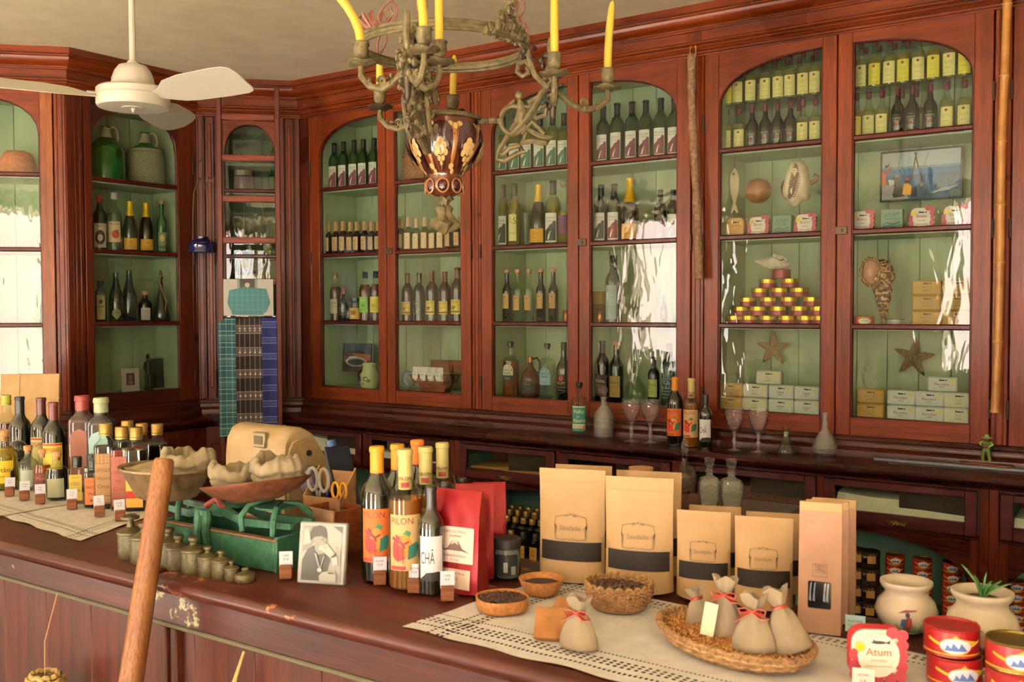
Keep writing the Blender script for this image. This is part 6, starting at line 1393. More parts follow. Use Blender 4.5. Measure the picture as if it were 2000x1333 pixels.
L_ = [('amber_green', 'spirit_bottle', 'amber bottle with a yellow green cap at the left photo edge', 12, 935, 772, .10), ('ged_dark', 'wine_bottle', 'dark bottle with a black cap and gold ring print on the counter', 38, 930, 775, .05),
      ('mor_pale', 'wine_bottle', 'dark bottle with a maroon cap and pale yellow label on the counter', 80, 930, 777, .06), ('mor_yellow', 'wine_bottle', 'dark bottle with a maroon cap and bright yellow label on the counter', 104, 935, 786, .0),
      ('sq_red', 'spirit_bottle', 'tall square bottle with a brick red cap and brown arched label', 160, 952, 773, .0), ('sq_blue', 'spirit_bottle', 'tall square bottle with a sage cap and pale blue arched label', 197, 950, 777, .0),
      ('gold_sq_clear', 'spirit_bottle', 'gold capped square bottle with an ornate tan label', 209, 994, 829, 0), ('gold_sq_red', 'spirit_bottle', 'gold capped square red bottle with a salmon label', 240, 998, 836, 0),
      ('gold_sq_dark', 'spirit_bottle', 'gold capped dark bottle with a red and yellow label by the scale pan', 268, 998, 837, 0), ('gold_sq_plain', 'spirit_bottle', 'gold capped bottle standing behind the tan labelled one', 251, 972, 824, 0),
      ('gold_sq_plainred', 'spirit_bottle', 'gold capped red bottle in the back row above the scale pan', 279, 975, 829, 0), ('gold_sq_plain', 'spirit_bottle', 'gold capped dark bottle nearest the cloth sack, back row', 309, 975, 830, 0),
      ('santao', 'liqueur_bottle', 'yellow labelled liqueur bottle cut by the left photo edge', 6, 938, 840, 0),
      ('tiny_green', 'miniature_bottle', 'tiny green bottle with a gold cap at the left edge', 4, 955, 892, 0), ('tiny_black', 'miniature_bottle', 'tiny dark bottle with a gold cap and ringed print', 19, 957, 893, 0),
      ('corked_pale', 'corked_bottle', 'round corked bottle of pale clear liquid', 56, 957, 873, 0), ('corked_amber', 'corked_bottle', 'round corked bottle of amber liquid with a brown label', 85, 963, 880, 0), ('corked_dark', 'corked_bottle', 'round corked dark bottle with a plain sage label', 112, 977, 885, 0),
      ('sm_clear', 'small_bottle', 'small clear flat bottle with a yellow label and black cap', 152, 984, 894, 0), ('sm_dark', 'small_bottle', 'small dark flat bottle with an orange label and black cap', 183, 992, 899, 0)]
for key, nm, lb, px, yb, yt, bk in L_:
    if yb in (930, 935, 938, 950, 952):
        yy = {'santao': 1.80, 'mor_yellow': 1.88, 'mor_pale': 1.93, 'ged_dark': 1.90, 'amber_green': 1.94}.get(key, 1.93); p = onY(px, yt, yy)
        place(TP[key], nm, lb, BT, (p.x, yy, CT), toward(px, .95, -.2), None, (p.z-CT)/NOMH[key]); continue
    put(key, nm, lb, px, yb, yt, turn=1.0 if key[:2] == 'sm' or 'sq' in key else .95, back=bk, off=-.22 if ('sq' in key or key[:2] == 'sm') else -.12)
addt('sm_dark2', bottle('small', G_CLR, ('screw', M('141a18', .3), .112), (.105, L_DRK), None, sq=6)); put('sm_dark2', 'small_bottle', 'small dark flat bottle hidden behind the orange labelled one', 181, 985, 891, 1, back=.02)
# price blocks: a cube of wood with a slit and a card
def price(px, yb, label, txt=('LICOR', '12 €'), w_=.028, h_=.030, ch=.030, rz=0., paper='cfd0d6', tilt=0.):
    p = oncounter(px, yb); d = Vector((p.x, p.y, 0)).normalized(); q = p+d*.018
    r = thing('price_block', label, 'price stand', (q.x, q.y, CT), toward(px, .6, rz))
    link('wooden_block', MB().box(-w_/2, -w_/2, 0, w_/2, w_/2, h_, BLK, .0015).mesh('b'), r)
    c = MB().box(-.015, -.0005, h_-.006, .015, .0005, h_+ch, M(paper, .6)); o = link('price_card', c.mesh('c'), r); o.rotation_euler = (0, tilt, 0)
    link('print', printed([('t', txt[0], 0, h_+ch*.62, .0042, '3a3a48', .024), ('t', txt[1], 0, h_+ch*.34, .0048, '3a3a48', .02)], flatmap(-.0006), cut=0), o)
pb = [(19, 974, 'wooden price block before the tiny dark bottles', ('Licor', '8 €')), (48, 982, 'wooden price block before the pale corked bottle', ('Grogue', '9 €')), (79, 989, 'wooden price block before the amber and dark corked bottles', ('Velho', '9 €')),
      (141, 1000, 'wooden price block before the small yellow labelled bottle', ('Coco', '5 €')), (195, 1014, 'wooden price block before the tan labelled square bottle', ('Mel', '5 €')), (235, 1023, 'wooden price block before the salmon labelled bottle', ('Ponche', '12 €')),
      (559, 1138, 'wooden price block left of the black and white portrait', ('CAFÉ', '20 €')), (742, 1150, 'wooden price block before the orange labelled bottle', ('PILON', '15 €')), (810, 1166, 'wooden price block before the cream labelled bottle', ('PILON', '15 €')), (874, 1182, 'wooden price block before the red coffee bag', ('CAFÉ', '8 €')),
      (1160, 1140, 'wooden price block behind the woven basket of beans', ('CAFÉ', '10 €')), (1392, 1178, 'wooden price block half hidden behind the burlap sachets', ('CAFÉ', '6 €'))]
for px, yb, lb, tx in pb: price(px, yb, lb, tx, rz=.35 if px < 300 else random.uniform(.1, .35), tilt=random.uniform(-.05, .05))
# ---- parcel and straw tray at the far left, behind the bottles
r = thing('wrapped_parcel', 'flat brown paper parcel tied with string behind the left bottles', 'parcel', onZ(52, 862, LZ)+Vector((-.02, .02, 0))); r.rotation_euler = (-.16, 0, pi/4)
KP = speck('parcel_paper', 'b08c58', 'c8a470', 9, .7, .25)
PH = .30
link('paper_wrap', MB().box(-.125, 0, 0, .125, .035, PH, KP, .004).mesh('p'), r)
link('string', MB().tube([(-.127, -.002, PH*.62), (.127, -.002, PH*.62), (.127, .037, PH*.62), (-.127, .037, PH*.62)], .0016, M('c8b48c', .8), 5, loop=True).tube([(-.045, -.002, -.002), (-.045, -.002, PH+.002), (-.045, .037, PH+.002), (-.045, .037, -.002)], .0016, M('c8b48c', .8), 5, loop=True).tube([(-.045, -.004, PH*.62), (-.02, -.01, PH*.55), (-.01, -.008, PH*.4)], .0012, M('b06a8a', .8), 5).mesh('s'), r)
# ---- weights
BRS = speck('aged_brass', '37311c', '574e2e', 70, .5, .25, metal=.3, c3='675e3c')
def weight(): 
    return [('weight_body', MB().lathe([(0, 0), (.029, 0), (.031, .003), (.031, .054), (.033, .056), (.033, .060), (.029, .063), (.016, .067), (.009, .072), (.008, .076), (.011, .079), (.0135, .083), (.013, .088), (.007, .091), (0, .092)], BRS, 24).mesh('w'))]
addt('weight', weight())
addt('weight_ring', [('weight_body', MB().lathe([(0, 0), (.029, 0), (.031, .003), (.031, .060), (.033, .062), (.033, .067), (.026, .071), (.010, .078), (.0075, .092), (.010, .097), (.022, .098), (.022, .103), (.012, .108), (0, .110)], BRS, 24).mesh('w'))])
addt('weight_flat', [('weight_body', MB().lathe([(0, 0), (.024, 0), (.027, .004), (.027, .018), (.024, .022), (.010, .025), (.007, .028), (.010, .032), (.007, .037), (0, .037)], BRS, 24).mesh('w'))])
WN = ['largest brass weight, at the left end of the row', 'second brass weight, half hidden by the wooden pole', 'brass weight just right of the wooden pole', 'fourth brass weight from the left', 'fifth brass weight from the left, with a wide shoulder', 'sixth brass weight from the left', 'seventh brass weight, fourth from the right end', 'third brass weight from the right, slim with a round knob', 'last tall brass weight before the flat one', 'flat brass weight at the right end of the row']
for i, (px, yb, yt) in enumerate([(256, 1095, 1008), (283, 1104, 1024), (318, 1112, 1028), (330, 1110, 1034), (350, 1117, 1048), (379, 1124, 1052), (407, 1129, 1070), (433, 1134, 1078), (453, 1138, 1098), (479, 1141, 1113)]):
    if i == 2: continue
    stand2('weight_ring' if i == 0 else ('weight_flat' if i == 9 else 'weight'), 'brass_weight', WN[i], 'weight', px, yb, yt, 0, z=CZ, group='brass scale weights in a row')
# ---- balance scale: green cast iron frame, two pans
IRON = speck('green_cast_iron', '1a4430', '2a6044', 50, .6, .4, c3='466e4c'); RUST = speck('rusty_edge', '5a4028', '7a5a38', 60, .7, .4)
sA, sB = oncounter(505, 1133), oncounter(262, 1082)       # front right / front left foot
sd = (sA-sB).to_2d(); sl_ = sd.length; sa = atan2(sd.y, sd.x); so_ = sB
r = thing('balance_scale', 'green cast iron shop balance carrying two pans of cloth sacks', 'scale', (so_.x, so_.y+.035, CZ), sa)
Ls, Ds, Hs = sl_+.0, .17, .085
b = MB()
def plate(x0, x1, y, h0, h1, t=.012): b.prism([(x0, 0.004), (x1, 0.004), (x1, h1), (x0+(x1-x0)*.5, (h0+h1)/2), (x0, h0)], y, y+t, IRON)
b.box(.05, .02, .004, Ls-.01, .032, .075, IRON, .003); b.box(.05, Ds, .004, Ls+.02, Ds+.012, .075, IRON, .003)
b.box(Ls-.012, .02, 0, Ls, Ds+.012, .085, IRON, .003); b.box(.04, .02, 0, .052, Ds+.012, .085, IRON, .003)
b.box(.05, .02, .004, Ls-.01, Ds, .012, IRON)
link('base', b.mesh('b'), r)
link('rim', MB().box(.05, .016, .074, Ls-.0, .036, .080, RUST, .002).box(.05, Ds-.004, .074, Ls, Ds+.014, .080, RUST, .002).mesh('b'), r)
bm_ = MB()
for y in (.055, .125):
    bm_.prism([(-.01, .098), (.10, .088), (.20, .112), (.30, .088), (Ls+.01, .098), (Ls+.01, .112), (.30, .108), (.20, .135), (.10, .108), (-.01, .112)], y, y+.012, IRON)
bm_.box(.18, .055, .100, .22, .137, .118, IRON, .004)
link('beam', bm_.mesh('b'), r)
cr = MB()
for x in (.185, .215): cr.tube([(x, .016, .122), (x+.004, .012, .10), (x-.002, .012, .07), (x+.004, .014, .03)], [.010, .012, .010, .006], IRON, 8)
cr.box(.178, .01, .108, .226, .02, .128, IRON, .004)
link('pointer_bracket', cr.mesh('c'), r)
for x, nm in ((.035, 'left'), (Ls-.075, 'right')):
    cs = MB()
    for sx_ in (-1, 1):
        for y in (.03, .15): cs.tube([(x+.02*sx_, .09, .150), (x+.045*sx_, y*.6+.03, .146), (x+.055*sx_, y, .120), (x+.052*sx_, y, .085)], [.007, .007, .008, .007], IRON, 7)
    cs.lathe([(0, .138), (.05, .138), (.052, .143), (.03, .15), (0, .15)], IRON, 16, TR(x, .09, 0))
    link('pan_support', cs.mesh('s'), r)
link('balance_pointer', MB().tube([(.17, .05, .125), (.20, .06, .145), (.23, .05, .130)], .008, M('8a4030', .6), 8).mesh('p'), r)
# pans
PAN = speck('old_brass_pan', '5a4630', '806a48', 40, .5, .25, metal=.4)
def cloth_sack(label, cx, cy, z, R_, h_, seed, parts=None):
    t = thing('cloth_sack', label, 'sack', (cx, cy, z), .3*seed)
    SK_ = fabric('sackcloth_%d' % seed, '7c6e54', 'a09274', 1500, .95, .7)
    rn = random.Random(seed); ph = [rn.uniform(0, 6) for _ in range(6)]
    wp = lambda r_, z_, a: (r_*(1+.05*sin(3*a+ph[0])+.035*sin(5*a+ph[1]+z_*60)+.022*sin(13*a+ph[2]+z_*40)+.026*sin(21*a+z_*90+ph[5])), z_+(.007*sin(2*a+ph[3])+.005*sin(5*a+ph[4])+.0025*sin(13*a+ph[1]))*(z_/h_))
    pr = [(0, 0), (R_*.66, 0), (R_*.96, h_*.15), (R_*1.06, h_*.35), (R_*1.0, h_*.48), (R_*1.10, h_*.50), (R_*1.13, h_*.62), (R_*1.10, h_*.85), (R_*.98, h_*1.0), (R_*.84, h_*.99), (R_*.74, h_*.86), (R_*.72, h_*.62), (R_*.6, h_*.5), (0, h_*.46)]
    link('sack_cloth', MB().lathe(pr, SK_, 90, warp=wp).mesh('s', 80), t)
    return t
def local(px, py, z): q = onZ(px, py, z); return q
# left pan: deep sloping brass scoop
pz = CZ+.158; c = onZ(325, 928, pz+.055)
lp_ = thing('scale_pan', 'deep flared brass pan on the left of the balance scale', 'pan', (c.x, c.y, pz), .15)
link('pan', MB().lathe([(0, .0), (.070, 0), (.080, .004), (.118, .068), (.126, .072), (.126, .077), (.116, .075), (.078, .008), (0, .005)], PAN, 36, sx=1.0, sy=.78).mesh('p'), lp_)
cloth_sack('cloth sack with a rolled rim standing in the left scale pan', c.x+.045, c.y+.03, pz+.052, .058, .062, 1)
tb = thing('sack_cloth', 'second cloth spread flat in the left scale pan', 'cloth', (c.x-.03, c.y-.005, pz+.008), .15)
link('cloth', MB().lathe([(0, .062), (.03, .066), (.06, .062), (.085, .064), (.082, .05), (.05, .0)], fabric('sackcloth_9', '9c8c6a', 'b8a888', 1500, .95, .7), 30, sx=1, sy=.75, warp=lambda r_, z_, a: (r_*(1+.05*sin(5*a)), z_+.005*sin(3*a+r_*90))).mesh('c', 80), tb)
# right pan: shallow oval bowl
c = onZ(503, 945, pz+.045)
rp = thing('scale_pan', 'shallow reddish metal pan on the right of the balance scale', 'pan', (c.x, c.y, pz+.004), .1); rp.rotation_euler = (-.06, -.16, .1)
link('pan', MB().lathe([(0, 0), (.05, 0), (.100, .020), (.128, .042), (.130, .047), (.125, .046), (.095, .024), (.05, .006), (0, .005)], speck('copper_pan', '4e2c1c', '7a4a30', 40, .5, .25, metal=.35), 40).mesh('p'), rp)
cloth_sack('left of two folded cloth sacks in the right scale pan', c.x-.058, c.y-.018, pz+.026, .056, .062, 2)
cloth_sack('right of two folded cloth sacks in the right scale pan', c.x+.050, c.y+.018, pz+.044, .058, .066, 3)
# ---- beige adding machine behind the scale
BEI = speck('beige_enamel', '9c825c', 'b09870', 14, .45, .15)
p = oncounter(520, 1020); c = onZ(505, 1015, CZ)
r = thing('shop_scale_housing', 'beige rounded metal housing of an old shop machine behind the pans', 'machine', (c.x-.02, 1.90, CZ), radians(-2))
hz = onY(470, 832, 1.90).z-CZ; x0 = onY(437, 900, 1.90).x-r.location.x; x1 = onY(556, 900, 1.90).x-r.location.x
pr = [(0, 0), (0, hz*.70), (.006, hz*.88), (.022, hz*.97), (.045, hz), (.075, hz), (.115, hz*.93), (.19, hz*.55), (.20, hz*.4), (.20, 0)]   # (depth, height) side outline
n = len(pr); vs = [(x, y-.0, z) for x in (x0, x0+.012, x1-.012, x1) for y, z in pr]
for k in (0, 3):
    for i in range(n): x, y, z = vs[k*n+i]; vs[k*n+i] = (x, .10+(y-.10)*.94, z*.965)
fs = [(k*n+i, k*n+(i+1) % n, (k+1)*n+(i+1) % n, (k+1)*n+i) for k in range(3) for i in range(n)]+[tuple(range(n)), tuple(range(4*n-1, 3*n-1, -1))]
link('housing', MB().raw(vs, fs, BEI).mesh('h', 50), r)
link('side_plate', MB().raw([(x1+.001, .10+(y-.10)*.86, .01+z*.86) for y, z in pr]+[(x1+.005, .10+(y-.10)*.84, .012+z*.84) for y, z in pr], [tuple(range(n, 2*n))]+[(i, (i+1) % n, n+(i+1) % n, n+i) for i in range(n)], speck('beige_side', '98805a', 'b0966c', 20, .5)).lathe([(0, 0), (.009, 0), (.009, .004), (0, .004)], M('2a2420', .4), 12, TR(x1+.004, .09, hz*.74, ry=pi/2)).mesh('s'), r)
wx = x0+(x1-x0)*.62
link('display_window', MB().box(wx-.026, -.004, hz*.80, wx+.026, .012, hz*.955, M('8a8468', .35, .5), .003).box(wx-.018, -.0055, hz*.835, wx+.018, -.003, hz*.92, M('5a4a38', .2)).mesh('w', flat=False), r).rotation_euler = (0, 0, 0)
# ---- cardboard holder with pens, scissors, tape
p = oncounter(640, 1060); hx, hy = p.x+.02, 1.86
r = thing('cardboard_holder', 'brown cardboard pen holder standing behind the portrait', 'box', (hx, hy, CZ), .15)
CB = speck('cardboard', '8a6440', 'a67c52', 30, .8, .1)
b = MB().box(-.06, -.035, 0, .06, -.031, .13, CB).box(-.06, .031, 0, .06, .035, .19, CB).prism([(-.035, 0), (.035, 0), (.035, .2), (-.035, .13)], -.06, -.056, CB, TR(rz=pi/2)).prism([(-.035, 0), (.035, 0), (.035, .2), (-.035, .13)], .056, .06, CB, TR(rz=pi/2)).box(-.06, -.035, 0, .06, .035, .004, CB)
link('box_body', b.mesh('b'), r)
def at(dx, dy, dz): v = Matrix.Rotation(.15, 4, 'Z') @ Vector((dx, dy, 0)); return (hx+v.x, hy+v.y, CZ+dz)
def scis(name, label, dx, dz, c1, sc, mat2='b0b0ac'):
    t = thing(name, label, 'scissors', at(dx, -.015, dz), .1); G = M(c1, .35)
    for s_ in (-1, 1):
        link('finger_loop', MB().tube([(s_*.016*sc+.0135*sc*cos(a*pi/6), .0, .040*sc+.026*sc*sin(a*pi/6)) for a in range(12)], .0042*sc, G, 7, loop=True).mesh('l'), t)
        link('blade', MB().box(-.004, -.001, -.055, .004, .001, .016*sc, M(mat2, .3, .8), T=TR(s_*.004, 0, 0, ry=s_*.08)).mesh('b'), t)
scis('scissors', 'scissors with pale translucent grey handles in the cardboard holder', -.024, .125, 'a09c90', 1.15); scis('scissors', 'scissors with yellow handles at the right of the cardboard holder', .042, .115, 'd89a10', .8)
for dx, dy, c_, lb, tl in ((-.045, -.01, '7a1c5a', 'magenta pen leaning left in the cardboard holder', -.15), (-.012, .0, '2a2a7a', 'blue pen behind the pale scissors', .05), (.006, .01, '1c1c24', 'black pen behind the pale scissors', .12)):
    t = thing('pen', lb, 'pen', at(dx, dy, .02)); t.rotation_euler = (0, tl, 0); link('barrel', MB().lathe([(0, 0), (.004, .003), (.0045, .01), (.0045, .125), (.003, .14), (0, .141)], M(c_, .3), 8).mesh('p'), t)
t = thing('tablet_stand', 'dark blue folded tablet stand leaning behind the cardboard holder', 'stand', at(.045, .05, .0)); t.rotation_euler = (-.1, -.32, .1)
link('panel', MB().box(-.004, -.05, 0, .004, .05, .26, M('141c30', .4), .002).mesh('p'), t); link('blue_knob', MB().lathe([(0, 0), (.014, 0), (.014, .018), (0, .02)], M('1c4a7a', .3), 12, TR(0, -.02, .258)).mesh('k'), t)
t = thing('ribbon_spool', 'mauve grey woven ribbon roll and dark cables behind the right pan', 'spool', at(-.07, .02, .16), .3)
link('roll', MB().lathe([(.012, -.022), (.034, -.020), (.038, 0), (.034, .020), (.012, .022)], speck('mauve_weave', '4a4458', '7a7088', 140, .8, .6), 18, TR(ry=1.2)).mesh('r', 60), t)
link('cable', MB().tube([(.02+.03*cos(a*.7), .01*sin(a*.5), -.03-.035*sin(a*.7)-.002*a) for a in range(16)], .0045, M('14161c', .35), 7).mesh('c'), t)
t = thing('wooden_tray', 'plain light wooden box edge between the portrait and the bottles', 'box', (p.x+.10, 1.80, CZ), -.1)
link('box_body', MB().box(-.06, -.05, 0, .06, .05, .012, CRATE).box(-.06, -.05, 0, .06, -.044, .12, speck('pale_ply', '8a6848', 'a8845c', 20, .6), .001).box(-.06, .044, 0, .06, .05, .12, CRATE).box(.054, -.05, 0, .06, .05, .12, CRATE).box(-.06, -.05, 0, -.054, .05, .12, CRATE).mesh('b'), t)
# ---- portrait photograph
c0, c1 = oncounter(580, 1140), oncounter(673, 1146); w_ = (c1-c0).to_2d().length; h_ = .137
r = thing('portrait_photo', 'black and white framed portrait of a person in a knitted cap', 'picture', ((c0.x+c1.x)/2, (c0.y+c1.y)/2, CZ+.001)); r.rotation_euler = (-.16, 0, atan2(c1.y-c0.y, c1.x-c0.x))
link('frame', MB().box(-w_/2, -.003, 0, w_/2, .012, h_, M('8c8e86', .4), .003).mesh('f'), r)
link('easel_leg', MB().box(-.012, .010, .0, .012, .014, .10, M('3a2a20', .6), T=TR(0, .0, 0, rx=-.35)).mesh('f'), r)
X = lambda u: (u-.5)*w_; Y = lambda v: v*h_
g = lambda k: '%02x%02x%02x' % (int(k*.84), int(k*.84), int(k*.78))
sh = [('r', X(.09), Y(.06), X(.91), Y(.94), g(176)), ('p', P((.09, .50), (.30, .62), (.34, .70), (.30, .86), (.36, .94), (.09, .94)), g(140)), ('p', P((.10, .62), (.26, .66), (.2, .90), (.12, .88)), g(188)), ('p', P((.09, .06), (.60, .06), (.66, .30), (.72, .46), (.60, .60), (.36, .64), (.20, .56), (.10, .38)), g(74)),
      ('p', P((.62, .34), (.72, .52), (.66, .62), (.54, .60)), g(66)), ('p', P((.72, .94), (.91, .94), (.91, .84), (.80, .90)), g(100)), ('p', P((.78, .62), (.90, .60), (.90, .30), (.82, .36)), g(160)),
      ('p', P((.34, .68), (.36, .56), (.44, .48), (.54, .50), (.60, .60), (.60, .74), (.50, .80), (.36, .78)), g(150)), ('p', P((.26, .70), (.24, .82), (.30, .92), (.44, .95), (.56, .91), (.60, .82), (.60, .74), (.48, .78), (.34, .76)), g(66)),
      ('e', X(.52), Y(.715), w_*.022, h_*.008, g(50)), ('p', P((.565, .72), (.61, .67), (.57, .655)), g(120)), ('r', X(.48), Y(.735), X(.57), Y(.742), g(70)), ('r', X(.50), Y(.635), X(.58), Y(.642), g(80)),
      ('p', P((.46, .62), (.62, .66), (.70, .58), (.80, .50), (.84, .40), (.76, .36), (.66, .46), (.52, .54), (.44, .56)), g(196)), ('p', P((.52, .64), (.60, .66), (.64, .60), (.54, .56)), g(172)), ('p', P((.70, .44), (.80, .52), (.83, .49), (.73, .41)), g(58)),
      ('p', P((.72, .44), (.84, .46), (.86, .34), (.76, .32)), g(206)), ('p', P((.36, .50), (.40, .50), (.50, .26), (.48, .25)), g(178)), ('p', P((.56, .46), (.58, .46), (.51, .26), (.49, .26)), g(178)), ('e', X(.49), Y(.235), w_*.05, h_*.034, g(200)),
      ('p', P((.50, .06), (.48, .14), (.54, .20), (.66, .22), (.80, .22), (.84, .16), (.84, .06)), g(190)), ('e', X(.74), Y(.195), w_*.07, h_*.012, g(70))]
sh = sh[:1]+[('r', X(.09), Y(.06), X(.91), Y(.94), g(176))]+sh[1:]
link('photograph', printed(sh, flatmap(-.0032), cut=0), r)
# ---- the PILON cluster
for key, nm, lb, px, yb, yt, bk in [('pilon_gold', 'liqueur_bottle', 'dark bottle with an orange fruit label and golden capsule, front left', 738, 1137, 876, 0), ('pilon_cream', 'liqueur_bottle', 'amber bottle with a cream fruit label, front of the counter group', 793, 1155, 882, 0),
        ('cha', 'wine_bottle', 'dark bottle with a white CHÃ label beside the red bags', 843, 1163, 953, 0)]:
    put(key, nm, lb, px, yb, yt, .85, off=.10)
S0 = None
def behind(key, name, label, px, yt, y, off=0.):
    p = onY(px, yt, y); return place(TP[key], name, label, BT, (p.x, y, CZ), toward(px, .9, off), None, (p.z-CZ)/NOMH[key])
behind('pilon_gold', 'liqueur_bottle', 'golden capped dark bottle in the second row of the counter group', 776, 868, 1.765)
behind('pilon_deep', 'liqueur_bottle', 'deep orange capped dark bottle at the back of the counter group', 815, 860, 1.86)
behind('pilon_pale', 'liqueur_bottle', 'pale capped yellow bottle in the second row of the counter group', 831, 873, 1.765)
behind('pilon_pale', 'liqueur_bottle', 'pale capped yellow bottle at the back right of the counter group', 864, 865, 1.87)
behind('cha', 'wine_bottle', 'black capped dark bottle between the pale capped one and the red bags', 870, 943, 1.76)
behind('cha', 'wine_bottle', 'black capped dark bottle mostly hidden behind the red bags', 903, 934, 1.84)
# ---- pouch kit
def pouch(w_, h_, d_, mat, topmat=None, flatk=2.4, power=.75, gusset=0., seed=0, side=None):
    m = MB(); rn = random.Random(seed); ph = rn.uniform(0, 6)
    def fr(s_, t_, sgn):
        x = (s_-.5)*w_*(1-.02*sin(pi*t_)); th = d_/2*(max(0, 1-t_)**power)*(1-abs(2*s_-1)**flatk)+d_/2*gusset*(max(0, 1-t_)**power)*abs(2*s_-1)**flatk
        th += .0012+.0016*sin(7*s_+3*t_+ph)*sin(5*t_+ph)*(1 if 0.05 < t_ < .85 else 0)
        return (x, sgn*th, h_*t_+(.004*abs(2*s_-1)**3 if t_ == 0 else 0))
    m.grid(lambda a, b_: fr(a, b_, -1), 14, 20, mat); m.grid(lambda a, b_: fr(a, b_, 1), 14, 20, mat)
    me = []
    for t_ in (0,):
        vs = [fr(i/14, 0, -1) for i in range(15)]+[fr(i/14, 0, 1) for i in range(14, -1, -1)]; m.raw(vs, [tuple(range(30))], mat)
    for a in (0, 1):
        vs = [fr(a, j/20, -1) for j in range(21)]+[fr(a, j/20, 1) for j in range(21)]; m.raw(vs, [(j, j+1, 21+j+1, 21+j) for j in range(20)], side or mat)
    if topmat: m.box(-w_/2, -.0022, h_-.032, w_/2, .0022, h_, topmat)
    return m.mesh('pouch', 60), (lambda u, z, e: (u, fr(u/w_+.5, min(.999, max(0, z/h_)), -1)[1]-e*1.6-.0008, z))
KR = speck('kraft_paper', '98784e', 'a6865c', 8, .65, .12, c3='ae9068'); KR2 = speck('kraft_paper_brown', '86624a', '967258', 10, .7, .15)
WINB = M('160e0a', .6, 0, .25); 
def frame_art(cx, cz, s_, c='5a4a30'):
    o = []
    for sx_ in (-1, 1):
        o += [('p', [(cx+sx_*x*s_, cz+z*s_) for x, z in [(.9, .55), (.95, .2), (.82, 0), (.95, -.25), (.9, -.6), (.86, -.6), (.91, -.25), (.78, 0), (.91, .2), (.86, .55)]], c),
              ('p', [(cx+sx_*x*s_, cz+z*s_) for x, z in [(.9, .55), (.5, .66), (.2, .60), (.2, .64), (.5, .70), (.9, .60)]], c), ('e', cx+sx_*.22*s_, cz+.70*s_, .14*s_, .05*s_, c),
              ('p', [(cx+sx_*x*s_, cz+z*s_) for x, z in [(.9, -.6), (.5, -.66), (.1, -.60), (.1, -.64), (.5, -.71), (.9, -.65)]], c)]
    return o+[('e', cx, cz+.76*s_, .06*s_, .06*s_, c), ('e', cx, cz-.66*s_, .05*s_, .04*s_, c), ('t', 'Saudade', cx, cz-.12*s_, .26*s_, c, 1.3*s_)]
def kraft(label, x0, x1, yb, yt, wz0, wz1, y=None, rz=.12, back=0., logo=True, seed=1):
    cx = (x0+x1)/2; p = oncounter(cx, yb); d = Vector((p.x, p.y, 0)).normalized()
    dep = (p).to_2d().length; q = p+d*(.03+back)
    top = onY(cx, yt, q.y).z-CZ; L0, R0 = onY(x0, yb-40, q.y), onY(x1, yb-40, q.y); w_ = (R0.x-L0.x)*cos(rz)*1.02
    me, fm = pouch(w_, top, .055, KR, seed=seed)
    T = [('pouch_body', me, [('seal_line', printed([('r', -w_*.49, top*.885, w_*.49, top*.891, 'a87c48')], fm))])]
    sub = printed([('r', -w_*.45, top*wz0, w_*.45, top*wz1, WINB)], fm, cut=.012); T.append(('window', sub))
    if logo: T.append(('print', printed(frame_art(0, top*(wz1+.125), w_*.26, '6a5636'), fm, cut=.008)))
    r = place(T, 'coffee_pouch', label, 'coffee bag', (q.x, q.y, CT), rz, 'kraft coffee pouches'); return r
kraft('tall brown coffee pouch, left of the two big ones in front', 1060, 1176, 1145, 922, .19, .36, rz=.30, seed=1)
kraft('brown coffee pouch hidden behind the left big pouch', 1090, 1190, 1120, 914, .19, .36, rz=.30, back=.03, logo=False, seed=2)
kraft('tall brown coffee pouch, right of the two big ones in front', 1187, 1310, 1168, 938, .20, .37, rz=.30, seed=3)
kraft('brown coffee pouch hidden behind the right big pouch', 1208, 1326, 1140, 926, .20, .37, rz=.30, back=.03, logo=False, seed=4)
kraft('small brown coffee pouch, left of the two small ones in front', 1324, 1424, 1182, 1004, .24, .43, rz=.30, seed=5)
kraft('brown coffee pouch hidden behind the left small pouch', 1348, 1444, 1160, 994, .24, .43, rz=.30, back=.03, logo=False, seed=6)
kraft('small brown coffee pouch, right of the two small ones in front', 1436, 1546, 1200, 1016, .24, .43, rz=.30, seed=7)
kraft('brown coffee pouch hidden behind the right small pouch', 1458, 1564, 1178, 1007, .24, .43, rz=.30, back=.03, logo=False, seed=8)
